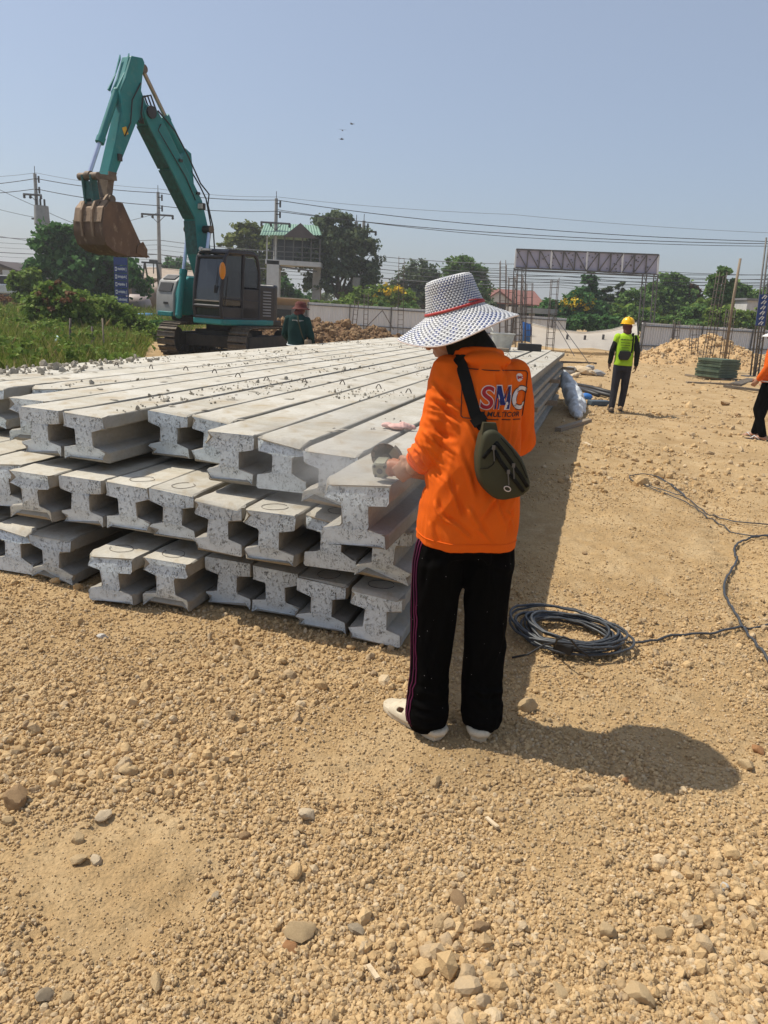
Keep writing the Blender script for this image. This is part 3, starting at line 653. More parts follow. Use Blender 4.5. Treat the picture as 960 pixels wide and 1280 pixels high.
# undercarriage
u = MB(); u.box((0, 0, .52), (1.5, 1.25, .34)); u.box((.75, 0, .42), (.5, 1.5, .3)); u.box((-.75, 0, .42), (.5, 1.5, .3)); u.lathe([(.60, .66), (.62, .70), (.62, .84), (.55, .86)], 28)
UA = rad(15); bevel(u.build('undercarriage', M_under, ex), .02).rotation_euler = (0, 0, UA)
def oval(n, L=1.15, r=.40, zc=.42):
    per = 2*(2*L)+2*math.pi*r; P = []
    for k in range(n):
        s = per*k/n
        if s < 2*L: P.append((-L+s, zc+r, 0.0))
        elif s < 2*L+math.pi*r: a = (s-2*L)/r; P.append((L+r*math.sin(a), zc+r*math.cos(a), a))
        elif s < 4*L+math.pi*r: q = s-2*L-math.pi*r; P.append((L-q, zc-r, math.pi))
        else: a = (s-4*L-math.pi*r)/r; P.append((-L-r*math.sin(a), zc-r*math.cos(a), math.pi+a))
    return P
sh = MB(); sh.box((0, 0, 0), (.152, .50, .022)); sh.box((-.05, 0, .022), (.016, .50, .028)); sh.box((.06, 0, .022), (.016, .50, .028)); sh.box((0, .09, -.03), (.12, .05, .05)); sh.box((0, -.09, -.03), (.12, .05, .05))
SHOE = sh.mesh('track_shoe', M_track)
for y in (1.0, -1.0):
    f = MB(); f.box((0, 0, .42), (2.25, .26, .34))
    t = bevel(f.build('track', M_under, ex), .02); t.location = (-y*math.sin(UA), y*math.cos(UA), 0); t.rotation_euler = (0, 0, UA)
    w = MB(); pin(w, 1.15, .42, .31, -.11, .11, 20); w2 = MB(); pin(w2, -1.15, .42, .30, -.11, .11, 18)
    bevel(w.build('idler_wheel', M_under, t), .02); bevel(w2.build('drive_sprocket', M_under, t), .02)
    for x in np.linspace(-.78, .78, 6): r = MB(); pin(r, x, .17, .11, -.12, .12, 12); r.build('roller', M_under, t, sharp=40)
    for x, z, a in oval(38):
        o = link('track_shoe', SHOE, t); o.location = (x, 0, z); o.rotation_euler = (0, a, 0)
# house
h = MB(); h.box((.10, 0, .93), (1.9, 2.2, .14)); h.lathe([(1.1, .86), (1.1, 1.0)], 24, (-.3, 0, 0)); bevel(h.build('turntable_deck', M_under, ex), .03)
h = MB(); cwp = [(-.45+.72*math.cos(a), 1.12*math.sin(a)) for a in np.linspace(math.pi*.52, math.pi*1.48, 14)]; h.prism(cwp, .95, 1.92, (0, 0, 0), (1, 0, 0), (0, 1, 0), (0, 0, 1)); bevel(h.build('counterweight', M_cab, ex), .06, 3)
h = MB(); h.box((-.15, .80, 1.42), (.66, .76, .92)); h.box((-.2, -.38, 1.42), (.9, 1.5, .96)); eh = bevel(h.build('engine_house', M_cab, ex), .05, 3)
g = MB()
for k in range(9): g.box((-.12, 1.185, 1.12+k*.075), (.32, .012, .028), rotx(.5))
g.build('louvre', M_panel, eh)
# teal skirt beneath the cab
k = MB(); k.box((.72, 1.12, .94), (1.72, .20, .15)); k.box((1.53, .72, .94), (.14, .98, .15)); k.box((-.15, 1.14, .94), (.5, .12, .14)); bevel(k.build('skirt_beam', M_teal, ex), .035, 3)
# grey stepped tool box on the right with its rounded cover
tb = [(1.42, .98), (1.42, 1.18), (1.40, 1.55), (1.28, 1.86), (1.02, 2.02), (.35, 2.02), (.35, .98)]
k = MB(); side(tb, -1.27, -.62, k); to = bevel(k.build('tool_box', M_panel, ex), .035, 3)
k = MB(); side([(1.39, 1.02), (1.37, 1.55), (1.25, 1.84), (1.0, 1.985), (.3, 1.985), (.3, 1.02)], -.62, -.45, k); bevel(k.build('inner_cover', M_teal, to), .03)
def strip(p0, p1, y0, y1, off, nm, mt):
    d = np.array([p1[0]-p0[0], 0, p1[1]-p0[1]]); nrm = np.array([-d[2], 0, d[0]]); nrm /= np.linalg.norm(nrm); nrm = nrm if nrm[0]+nrm[2] > 0 else -nrm
    q = MB(); c = np.array([(p0[0]+p1[0])/2, (y0+y1)/2, (p0[1]+p1[1])/2])+nrm*off; a, b, dd = frame(d, nrm)
    q.bar(c-d/2, c+d/2, abs(y1-y0), .03, hint=tuple(nrm)); return q.build(nm, mt, to)
strip((1.392, 1.585), (1.30, 1.80), -1.17, -.72, .008, 'step_grating', M_black); strip((1.25, 1.885), (1.07, 1.985), -1.15, -.74, .008, 'step_grating', M_black)
q = MB(); q.box((1.424, -.9, 1.3), (.02, .15, .05)); q.build('latch', M_black, to); q = MB(); q.box((1.40, -.90, 1.03), (.14, .52, .12)); bevel(q.build('light_bracket', M_teal, to), .02)
# cab: a rounded frame with glass all round
cb = MB(); y0, y1 = .24, 1.22
prof = [(1.56, 1.02), (1.60, 1.25), (1.58, 1.72), (1.46, 2.46), (1.36, 2.58), (.42, 2.60), (.28, 2.50), (.20, 2.2), (.20, 1.02)]
rail = lambda pts, y, r=.045: cb.tube([(x, y, z) for x, z in pts], r, 8)
for y in (y0+.05, y1-.05):
    rail(prof+[prof[0]], y); rail([(1.59, 1.50), (.20, 1.46)], y, .03); rail([(.86, 1.02), (.84, 1.5), (.80, 2.58)], y, .045)
for x, z in ((1.56, 1.04), (1.60, 1.30), (1.46, 2.46), (1.36, 2.58), (.42, 2.60), (.20, 2.2), (.20, 1.04)): cb.tube([(x, y0+.05, z), (x, y1-.05, z)], .045, 8)
cab = cb.build('cab', M_cab, ex, sharp=45)
q = MB(); q.prism([(1.46, 2.56), (1.30, 2.66), (.45, 2.68), (.26, 2.60), (.26, 2.56)], y0+.02, y1-.02); bevel(q.build('cab_roof', M_cab, cab), .05, 3)
q = MB(); q.prism([(1.585, 1.02), (1.605, 1.24), (1.60, 1.30), (.20, 1.30), (.20, 1.02)], y1-.085, y1-.03); q.box((.52, y1-.055, 1.40), (.62, .05, .72)); bevel(q.build('cab_door', M_cab, cab), .015)
q = MB(); q.box((1.20, y1-.055, 1.13), (.7, .045, .22)); q.build('door_sill_panel', M_cab, cab)
q = MB(); q.box((.22, .73, 1.3), (.05, .9, .6)); q.box((.8, y0+.05, 1.2), (1.5, .04, .36)); q.build('back_panel', M_cab, cab)
def pane(nm, V): 
    q = MB(); q.add(V, [tuple(range(len(V)))]); o = q.build(nm, M_glass, cab); s = o.modifiers.new('s', 'SOLIDIFY'); s.thickness = .006; return o
pane('windscreen', [(1.597, y0+.08, 1.44), (1.597, y1-.08, 1.44), (1.575, y1-.08, 1.72), (1.45, y1-.08, 2.46), (1.45, y0+.08, 2.46), (1.575, y0+.08, 1.72)])
pane('lower_windscreen', [(1.575, y0+.08, 1.06), (1.575, y1-.08, 1.06), (1.60, y1-.08, 1.42), (1.60, y0+.08, 1.42)])
pane('door_window', [(1.53, y1-.05, 1.34), (1.56, y1-.05, 1.72), (1.42, y1-.05, 2.50), (.88, y1-.05, 2.52), (.90, y1-.05, 1.34)])
pane('rear_side_window', [(.78, y1-.05, 1.80), (.76, y1-.05, 2.50), (.42, y1-.05, 2.50), (.26, y1-.05, 2.2), (.25, y1-.05, 1.80)])
pane('far_side_window', [(1.53, y0+.05, 1.40), (1.45, y0+.05, 2.50), (.3, y0+.05, 2.45), (.25, y0+.05, 1.40)])
q = MB(); q.bar((1.61, y0+.07, 1.43), (1.61, y1-.07, 1.43), .03, .03); q.build('window_bar', M_rod, cab)
q = MB(); q.bar((1.60, .98, 1.62), (1.535, 1.02, 2.2), .012); q.bar((1.61, .98, 1.62), (1.62, 1.0, 1.8), .03); q.build('wiper', M_black, cab)
q = MB(); q.box((.58, .72, 1.35), (.5, .5, .14)); q.box((.38, .72, 1.72), (.14, .48, .66), roty(-.12)); q.box((.33, .72, 2.12), (.1, .26, .2)); bevel(q.build('driver_seat', M_seat, cab), .04)
q = MB(); q.box((.95, .42, 1.35), (.3, .14, .5)); q.box((.95, 1.04, 1.3), (.3, .12, .4)); q.tube([(.95, .42, 1.6), (.97, .42, 1.75)], .02); q.tube([(1.3, .66, 1.1), (1.2, .66, 1.6)], .018); q.tube([(1.3, .82, 1.1), (1.2, .82, 1.6)], .018); q.build('control_console', M_black, cab)
# amber lamp shade hanging at the cab's front corner, roof work lamps
q = MB(); q.ell((1.62, 1.24, 2.14), (.035, .10, .20)); o = q.build('amber_marker', M_amber, cab, sharp=60); q = MB(); q.box((1.585, 1.20, 2.10), (.05, .06, .16)); q.build('marker_bracket', M_amber, cab)
q = MB(); q.tube([(1.40, .36, 2.64), (1.46, .36, 2.64)], .05, 12); q.box((1.42, .55, 2.63), (.10, .22, .05)); q.build('cab_lamp', M_lens, cab, sharp=40)
q = MB(); q.tube([(1.52, y1+.0, 1.3), (1.50, y1+.03, 1.6), (1.44, y1+.02, 2.0)], .014, 6); q.build('grab_rail', M_black, cab)
# boom: a bent box girder
bs = [(.62, 1.25), (.30, 1.55), (.62, 2.0), (.90, 2.55), (.97, 3.12), (1.20, 3.78), (1.78, 4.51), (2.42, 5.30), (2.62, 5.50), (2.86, 5.52), (2.98, 5.36), (2.92, 5.20), (2.24, 4.35), (1.46, 3.35), (1.36, 2.51), (1.02, 1.75)]
q = MB(); side(bs, -.19, .19, q); boom = bevel(q.build('boom', M_teal, ex), .02)
q = MB()                                                   # belly plate in a darker teal along the boom's underside
for a, b in (((2.86, 5.10), (2.26, 4.33)), ((2.24, 4.30), (1.48, 3.33)), ((1.455, 3.28), (1.365, 2.52))):
    q.bar((a[0], 0, a[1]), (b[0], 0, b[1]), .37, .02, hint=(b[1]-a[1], 0, a[0]-b[0]))
q.build('belly_plate', M_tealdark, boom)
q = MB(); pin(q, 2.78, 5.38, .13, -.24, .24); pin(q, .45, 1.52, .14, -.3, .3); pin(q, 1.14, 3.12, .09, -.42, .42); q.build('boom_pin', M_black, boom, sharp=40)
def cyl_pair(name, a, b, y, r, split, rod_mt=M_chrome, body_mt=M_teal):
    a = np.array([a[0], y, a[1]]); b = np.array([b[0], y, b[1]]); m_ = a+(b-a)*split; d = (b-a)/np.linalg.norm(b-a)
    q = MB(); q.tube([a, m_], r, 14); q.tube([m_-d*.10, m_+d*.03], r*1.18, 14); q.ell(a, r*1.05); o = q.build(name, body_mt, ex, sharp=40)
    q = MB(); q.tube([m_, b], r*.55, 12); q.build('rod', rod_mt, o, sharp=40); q = MB(); q.tube([b+(0, -r*.9, 0), b+(0, r*.9, 0)], r*1.05, 14); q.build('rod_eye', M_greasy, o, sharp=40); return o
for y in (.36, -.36): cyl_pair('boom_cylinder', (1.50, 1.02), (1.14, 3.12), y, .085, .52)
cyl_pair('stick_cylinder', (1.62, 4.74), (2.82, 6.24), 0, .085, .46, M_rod)
q = MB(); q.prism([(1.42, 4.12), (1.50, 4.78), (1.68, 4.86), (1.80, 4.58)], -.13, .13); q.build('cylinder_lug', M_teal, boom)
# hoses along the boom
def hose(pts, par, r=.018, nm='hose'): q = MB(); q.tube(pts, r, 6); return q.build(nm, M_rubber, par, True)
hose([(1.0, .21, 1.9), (.80, .22, 2.6), (.86, .22, 3.2), (1.05, .23, 3.7), (1.02, .24, 3.95), (1.3, .23, 4.15), (1.7, .22, 4.7), (2.1, .22, 5.15), (2.6, .22, 5.45)], boom)
hose([(.92, .1, 2.6), (.80, .1, 3.2), (.98, .1, 3.85), (1.2, .12, 4.1), (1.5, .12, 4.4)], boom); hose([(2.5, .2, 5.2), (2.62, .24, 5.05), (2.3, .22, 4.75), (1.75, .21, 4.2), (1.45, .21, 3.75)], boom, .012)
for k in range(3): hose([(2.55, .16-.1*k, 5.38), (2.78, .20-.1*k, 5.72), (3.02, .22-.1*k, 5.62), (3.06, .20-.1*k, 5.30), (3.00+.05*k, .19, 5.1)], boom, .02)
for x, z in ((1.36, 3.92), (1.92, 4.55)): q = MB(); q.box((x, .20, z), (.10, .06, .06)); q.build('hose_clamp', M_black, boom)
q = MB(); q.box((1.30, .27, 3.63), (.10, .18, .15)); lamp = bevel(q.build('work_lamp', M_black, boom), .02); q = MB(); q.box((1.355, .27, 3.63), (.012, .15, .11)); q.build('lamp_lens', M_lens, lamp)
# stick
ss = [(3.24, 6.37), (2.94, 6.41), (2.88, 6.33), (2.94, 6.10), (3.0, 5.76), (2.80, 5.42), (2.95, 5.22), (3.16, 5.08), (3.84, 3.78), (3.90, 3.44), (4.02, 3.48), (3.97, 3.92), (3.54, 5.20), (3.57, 5.62), (3.42, 5.90)]
q = MB(); side(ss, -.155, .155, q); stick = bevel(q.build('stick', M_teal, ex), .018)
q = MB(); q.prism([(3.30, 6.30), (3.60, 5.62), (3.66, 5.64), (3.44, 6.0), (3.30, 6.40)], -.155, -.12); q.prism([(3.30, 6.30), (3.60, 5.62), (3.66, 5.64), (3.44, 6.0), (3.30, 6.40)], .12, .155); q.build('cylinder_cheek', M_teal, stick)
q = MB(); q.box((3.48, .162, 4.86), (.12, .008, .15), roty(.42)); q.build('warning_label', M_yellowlbl, stick)
hose([(3.02, .17, 5.9), (3.3, .20, 5.5), (3.35, .19, 5.05), (3.5, .17, 4.75)], stick, .014); q = MB(); q.box((3.66, .175, 4.30), (.1, .05, .14)); q.build('valve_block', M_black, stick)
q = MB(); side([(3.74, 3.98), (3.83, 3.78), (3.90, 3.43), (4.04, 3.47), (3.98, 3.86), (3.95, 3.98)], -.165, .165, q); q.build('stick_nose', M_greasy, stick)
cyl_pair('bucket_cylinder', (3.54, 5.62), (4.34, 3.84), 0, .08, .60)
# bucket linkage
q = MB(); pin(q, 4.34, 3.82, .075, -.30, .30); 
for y in (-.2, .2): q.bar((4.34, y, 3.82), (3.80, y, 3.86), .05, .10)
q.build('tipping_link', M_greasy, ex, sharp=40)
q = MB()
for y in (-.13, .13): q.prism([(4.28, 3.86), (4.42, 3.84), (4.36, 3.28), (4.20, 3.28)], y-.03, y+.03)
q.box((4.32, 0, 3.55), (.07, .2, .34)); q.build('h_link', M_tealdark, ex); q = MB(); pin(q, 4.28, 3.27, .07, -.27, .27); pin(q, 3.96, 3.42, .085, -.26, .26); q.build('bucket_pin', M_greasy, ex, sharp=40)
# bucket: curved back, two side plates, lip and teeth
curve = [(3.96, 3.36), (4.22, 3.34), (4.36, 3.18), (4.42, 2.90), (4.42, 2.66), (4.34, 2.46), (4.14, 2.34), (3.80, 2.28), (3.36, 2.30)]
inner = [(3.34, 2.335), (3.80, 2.325), (4.11, 2.385), (4.29, 2.49), (4.365, 2.67), (4.365, 2.89), (4.31, 3.15), (4.20, 3.28), (3.96, 3.30)]
q = MB(); side(curve+inner, -.45, .45, q); bk = q.build('bucket', M_rust, ex, sharp=30)
q = MB(); side([(4.22, 3.345), (4.365, 3.185), (4.428, 2.92), (4.432, 2.90), (4.436, 2.92), (4.375, 3.20), (4.228, 3.36)], -.44, .44, q); q.build('back_plate', M_bktface, bk)
for y in (-.455, .455):
    q = MB(); side([(3.88, 3.36)]+curve[1:]+[(3.30, 2.29), (3.28, 2.44), (3.42, 2.60)], y-.02, y+.02, q); bevel(q.build('side_plate', M_rust, bk), .008)
    q = MB(); side([(3.26, 2.27), (3.24, 2.46), (3.36, 2.62), (3.52, 2.52), (3.56, 2.36)], y+math.copysign(.02, y), y+math.copysign(.045, y), q); bevel(q.build('side_cutter', M_rust, bk), .008)
for y in (-.17, .17):
    q = MB(); side([(3.86, 3.50), (4.02, 3.52), (4.14, 3.38), (4.24, 3.38), (4.36, 3.34), (4.45, 3.15), (4.47, 2.9), (4.44, 2.62), (4.40, 2.62), (4.36, 2.9), (4.2, 3.3), (3.9, 3.3)], y-.03, y+.03, q); q.build('hinge_rib', M_bktface, bk)
for y in np.linspace(-.40, .40, 5):
    q = MB(); q.box((3.24, y, 2.315), (.22, .085, .05), roty(.08), taper=.7); q.build('tooth', M_rust, bk)
# ------------------------------------------------------------------ people
def P3(*a): return np.array(a, float)
def hand(mb, w, d, n, s, size=1.0, curl=(.5, .7, .5), thumb=.6, spread=.05):
    """palm and five fingers: w wrist, d finger direction, n the way the palm faces, s side of the thumb"""
    d = d/np.linalg.norm(d); n = n-d*(n@d); n /= np.linalg.norm(n); s_ = np.cross(n, d)*s; k = size
    c = w+d*.048*k
    R = np.array([s_, d, n]).T
    mb.ell(c, (.040*k, .052*k, .0165*k), R, 12, 8); mb.cap([w-d*.02*k, w+d*.03*k], [.024*k, .028*k], 10)
    for i, (o, L, r) in enumerate(((.029, .072, .0088), (.010, .080, .0092), (-.009, .074, .0088), (-.027, .058, .0078))):
        p = w+d*.086*k+s_*o*k; dd = d+s_*o*spread*20; dd /= np.linalg.norm(dd); a = 0; pts = [p-dd*.02*k]; R_ = [r*k*1.05]
        pts.append(p); R_.append(r*k)
        for j, f in enumerate((.44, .31, .25)):
            a += curl[j]*(1+.12*i); v = dd*math.cos(a)+n*math.sin(a); p = p+v*L*f*k; pts.append(p); R_.append(r*k*(.95-.1*j))
        mb.cap(pts, R_, 8)
    p = w+d*.022*k+s_*.030*k; v1 = d*.62+s_*(.75*(1-thumb)+.25)+n*(.35+.5*thumb); v1 /= np.linalg.norm(v1); v2 = d*.85+n*(.3+.5*thumb)-s_*.1*thumb; v2 /= np.linalg.norm(v2)
    mb.cap([p-v1*.01, p+v1*.036*k, p+v1*.036*k+v2*.030*k, p+v1*.036*k+v2*.052*k], [.0125*k, .011*k, .0098*k, .008*k], 8)
def head(mb, c, fwd, up, k=1.0):
    """skull, jaw, nose, lips, ears and neck root; eyes at half height"""
    f = fwd/np.linalg.norm(fwd); u = up-f*(up@f); u /= np.linalg.norm(u); l = np.cross(u, f); R = np.array([l, f, u]).T
    T = lambda a, b, c_: c+(l*a+f*b+u*c_)*k
    mb.ell(T(0, -.012, .03), (.074*k, .093*k, .085*k), R, 18, 12); mb.ell(T(0, .022, -.045), (.056*k, .062*k, .068*k), R, 16, 10)
    mb.ell(T(0, .055, -.088), (.026*k, .024*k, .022*k), R, 10, 8)
    mb.cap([T(0, .082, .015), T(0, .104, -.022)], [.010*k, .015*k], 8)
    mb.ell(T(0, .080, -.055), (.024*k, .012*k, .007*k), R, 10, 6); mb.ell(T(0, .078, -.068), (.021*k, .012*k, .008*k), R, 10, 6)
    for s in (-1, 1):
        mb.ell(T(s*.077, -.008, -.004), (.010*k, .020*k, .032*k), R, 10, 8); mb.ell(T(s*.032, .074, .022), (.019*k, .012*k, .008*k), R, 8, 6); mb.ell(T(s*.045, .05, -.03), (.022*k, .026*k, .026*k), R, 8, 6)
    return T
def eyes(T, parent, k=1.0):
    for s in (-1, 1): q = MB(); q.ell(T(s*.031, .078, .008), .010*k, None, 8, 6); q.build('eye', M_white, parent, True)
def foot(mb, ank, d, k=1.0):
    d = np.array([d[0], d[1], 0]); d /= np.linalg.norm(d); l = np.array([-d[1], d[0], 0])
    z = ank[2]; b = np.array([ank[0], ank[1], 0])
    mb.cap([ank+P3(0, 0, .03), ank*1.0+P3(0, 0, -.02)], [.040*k, .042*k], 10)
    mb.cap([b-d*.045*k+P3(0, 0, z-.035), b+d*.05*k+P3(0, 0, z-.035), b+d*.13*k+P3(0, 0, z-.052)], [.034*k, .036*k, .026*k], 10)
    for i, o in enumerate((.026, .010, -.004, -.017, -.029)):
        mb.cap([b+d*.12*k+l*o*k*.9+P3(0, 0, z-.056), b+d*(.185-.012*i)*k+l*o*k*1.15+P3(0, 0, z-.060)], [.0145*k if i == 0 else .0115*k, .013*k if i == 0 else .009*k], 8)
def creases(me, segs, seed=0):
    """folds of cloth: every segment (p0, p1, width, height) lifts a soft ridge with a trough beside it"""
    V = verts(me); Nn = normals(me); disp = np.zeros(len(V)); r = np.random.default_rng(seed)
    for p0, p1, w, a in segs:
        p0 = np.array(p0, float); p1 = np.array(p1, float); d = p1-p0; L = np.linalg.norm(d); d = d/L; q = V-p0; t = q@d; bend = np.sin(np.clip(t/L, 0, 1)*math.pi)*r.uniform(-.02, .02)
        side_ = np.cross(d, (0, 1, 0.01)); side_ /= np.linalg.norm(side_); s_ = q@side_-bend; dn = np.abs(q@np.cross(d, side_)); e = np.clip(np.minimum(t/L, 1-t/L)*4+.15, 0, 1)*(dn < .11)
        e = e*e*(3-2*e); disp += a*e*(np.exp(-(s_/w)**2)-.75*np.exp(-((s_-1.7*w)/(1.1*w))**2))
    setv(me, V+Nn*disp[:, None])
def wrinkle(me, amp, f1=(9, 9, 3.5), seed=0, mask=None):
    V = verts(me); Nn = normals(me); q = V*np.array(f1)
    a = vn3(q, 1.0, seed)+.5*vn3(q, 2.1, seed+3); a = (np.abs(a)*-1.6+.35)*.6+.4*a
    if mask is not None: a = a*mask(V)
    setv(me, V+Nn*(a*amp)[:, None])

# ---- the worker with the grinder: facing away to the left
MAN_A = rad(9)
man = empty('person', (.305, 2.625, 0.0), MAN_A, 'person in orange long-sleeved shirt and woven sun hat bending over the grinder', 'person')
c_, s_ = math.cos(MAN_A), math.sin(MAN_A)
def W2L(p): q = np.asarray(p, float)-np.array([.305, 2.625, 0]); return np.array([q[0]*c_+q[1]*s_, -q[0]*s_+q[1]*c_, q[2]])
# joints (x right, y ahead, z up, in his own frame)
J = dict(pel=P3(.0, -.02, .86), waist=P3(.0, -.01, 1.0), chest=P3(.0, .01, 1.22), nb=P3(-.005, .06, 1.40), hd=P3(-.095, .140, 1.492),
         sL=P3(-.110, .03, 1.352), sR=P3(.136, .03, 1.352), hL=P3(-.095, -.02, .86), hR=P3(.095, -.02, .86))
handL = W2L(gp(512, 583, .985)); handR = handL+P3(.14, -.035, .01)
J['wL'] = handL+P3(.0, -.075, .012); J['eL'] = P3(-.152, -.02, 1.085)
J['wR'] = handR+P3(.03, -.05, .01); J['eR'] = P3(.190, .06, 1.11)
ankL = W2L(gp(533, 893, .07)); ankR = W2L(gp(601, 893, .07)); toeL = W2L(gp(482, 881))
J['kL'] = (J['hL']+ankL)/2+P3(0, .02, 0); J['kR'] = (J['hR']+ankR)/2+P3(0, .02, 0)
fdL = toeL-ankL; fdR = P3(.32, 1, 0)
b = MB()
b.body([(0, -.02, .80, .125, .09, 0), (0, -.02, .90, .135, .10, 0), (0, -.01, 1.02, .12, .085, 0), (0.006, .0, 1.18, .118, .082, 0), (.012, .02, 1.30, .115, .075, 0), (0, .03, 1.375, .11, .07, 0), (0, .045, 1.41, .06, .055, 0)])
b.cap([J['nb']-P3(0, .01, .04), J['nb']+P3(0, .02, .03), J['hd']-P3(0, .03, .04)], [.058, .052, .052])
hf = P3(-.62, .62, -.50); hu = P3(-.34, .36, .86); TM = head(b, J['hd'], hf, hu, .98)
for a in 'LR':
    b.cap([J['s'+a]*.9+J['chest']*.1, J['e'+a]], [.036, .032]); b.cap([J['e'+a], (J['e'+a]*.6+J['w'+a]*.4), J['w'+a]], [.032, .035, .028]); b.cap([J['h'+a], J['k'+a]], [.072, .058]); 
b.cap([J['kL'], J['kL']*.6+ankL*.4, ankL], [.056, .055, .040]); b.cap([J['kR'], J['kR']*.6+ankR*.4, ankR], [.056, .055, .040])
foot(b, ankL, fdL); foot(b, ankR, fdR)
gd = W2L(gp(484, 577, .99))-W2L(gp(512, 583, .985)); gd[2] = 0; gd /= np.linalg.norm(gd)          # towards the grinder's head
gl = np.cross(gd, P3(0, 0, 1)); gl = gl if gl[1] > 0 else -gl                 # away from the camera
TOOL = handL+gd*.022+P3(0, 0, -.012)
wr = TOOL-gd*.052-gl*.036+P3(0, 0, .040)
hd_ = gd*.62+P3(0, 0, -.62)+gl*.05; hs_ = 1 if np.cross(gl, hd_)@(gd+P3(0, 0, .6)) > 0 else -1
hand(b, wr, hd_, gl, hs_, 1.0, (.95, 1.15, .8), .75, .03); b.cap([J['eL']*.25+J['wL']*.75, wr-hd_*.012], [.034, .029])
hand(b, J['wR'], P3(-.7, .7, -.05), P3(-.4, -.3, -.8), -1, 1.0, (.7, .8, .6), .6)
body = blob(b, 'body', M_skin, man, .0045, 3)
eyes(TM, man)
# shirt
s = MB()
s.body([(.0, -.02, .742, .182, .138, 0), (.0, -.02, .80, .182, .140, 0), (.0, -.02, .92, .170, .132, 0), (.0, -.015, 1.05, .156, .122, 0), (.006, -.005, 1.18, .148, .118, 0), (.012, .010, 1.28, .144, .112, 0), (.012, .025, 1.345, .136, .098, 0), (.010, .04, 1.385, .105, .082, 0), (.0, .055, 1.415, .075, .066, 0)])
for a, k in (('L', 1), ('R', 1)):
    S_, E_, W_ = J['s'+a], J['e'+a], J['w'+a]
    s.cap([S_*1.0+P3(0, 0, -.005), S_*.62+E_*.38, E_], [.060, .063, .062], 16); s.cap([E_, E_*.55+W_*.45, W_*.74+E_*.26], [.062, .057, .042], 16)
s.tube([(.075*math.cos(t), .045+.066*math.sin(t), 1.415-.012*math.sin(t)) for t in np.linspace(0, 2*math.pi, 20)], .017, 8)   # collar
# hood lying on the upper back
s.ell((.012, -.035, 1.400), (.088, .034, .030), None, 14, 10); s.ell((.015, -.062, 1.352), (.050, .020, .040), None, 12, 8)
shirt = blob(s, 'shirt', M_orange, man, .0048, 4)
def fold_mask(V): return np.clip(.35+1.0*np.clip((1.30-V[:, 2])/.3, 0, 1), .3, 1.2)
wrinkle(shirt.data, .013, (8.5, 8.5, 2.2), 5, fold_mask); wrinkle(shirt.data, .005, (24, 24, 8), 9)
V = verts(shirt.data); Q = V@np.array([[1, 0, .5], [0, 1, .1], [-.62, 0, 1]]); bk_ = np.clip((1.30-V[:, 2])/.15, 0, 1)*np.clip((V[:, 2]-.76)/.1, .2, 1)
setv(shirt.data, V+normals(shirt.data)*(bk_*.007*(1-2.2*np.abs(vn3(Q*np.array([15, 15, 2.5]), 1.0, 91))))[:, None])
V = verts(shirt.data)                         # sleeves: folds across the arm, loose flare at the hem
arm = np.exp(-(((V-(J['eL']*.75+J['sL']*.25))*np.array([1, 1, .45]))**2).sum(1)/.010); Q = V@np.array([[1, 0, .55], [0, 1, .3], [-.5, 0, 1]])
V = V+normals(shirt.data)*(arm*.013*(vn3(Q*np.array([4, 4, 26]), 1.0, 71)+.5*vn3(Q*np.array([9, 9, 40]), 1.0, 75)))[:, None]
hem = np.clip((.82-V[:, 2])/.08, 0, 1)*(np.abs(V[:, 0]) < .3); V[:, 0] *= 1+.03*hem*np.sin(np.arctan2(V[:, 1], V[:, 0])*7); V[:, 1] *= 1+.06*hem*np.sin(np.arctan2(V[:, 1], V[:, 0])*6+1)
setv(shirt.data, V)
rr = random.Random(21); segs = []
yb = -.13
for x0, z0, x1, z1, w, a in ((.10, 1.36, .045, 1.16, .010, .007), (.125, 1.33, .09, 1.12, .009, .006), (.02, 1.37, .03, 1.20, .010, .006), (-.03, 1.33, .02, 1.12, .010, .005), (.06, 1.40, .075, 1.28, .009, .006), (.13, 1.20, .05, .98, .012, .007), (.145, 1.10, .06, .90, .012, .008), (.12, 1.00, .00, .86, .012, .008), (.15, .98, .10, .80, .012, .008), (-.10, 1.12, -.02, .94, .012, .007), (-.13, 1.02, -.06, .86, .010, .009), (-.15, .92, -.09, .84, .009, .009), (-.05, .92, .03, .80, .012, .007), (-.12, .86, -.02, .79, .009, .007), (.02, 1.02, .10, .84, .011, .006), (-.07, 1.20, .0, 1.05, .010, .005), (.09, .90, .14, .78, .010, .006), (-.02, .84, .06, .77, .008, .005), (-.16, .84, -.13, .76, .008, .006)):
    segs.append(((x0, yb, z0), (x1, yb, z1), w*.72, a*1.15))
creases(shirt.data, segs, 2); segs = []
SL, EL, WL = J['sL'], J['eL'], J['wL']
for k in range(15):                            # folds round the elbow and along the forearm of the near sleeve
    f = rr.uniform(.15, 1.0); c = SL*(1-f)+EL*f; a = rr.uniform(-.5, .9); segs.append((c+P3(-.055, -.04, .03+.03*a), c+P3(.055, -.05, -.03-.05*a), rr.uniform(.005, .010), rr.uniform(.003, .0075)))
for k in range(9):
    f = rr.uniform(.05, .75); c = EL*(1-f)+WL*f; segs.append((c+P3(-.05, -.03, .045+rr.uniform(-.02, .02)), c+P3(.03, -.02, -.055+rr.uniform(-.02, .02)), rr.uniform(.005, .009), rr.uniform(.003, .007)))
creases(shirt.data, segs, 3)
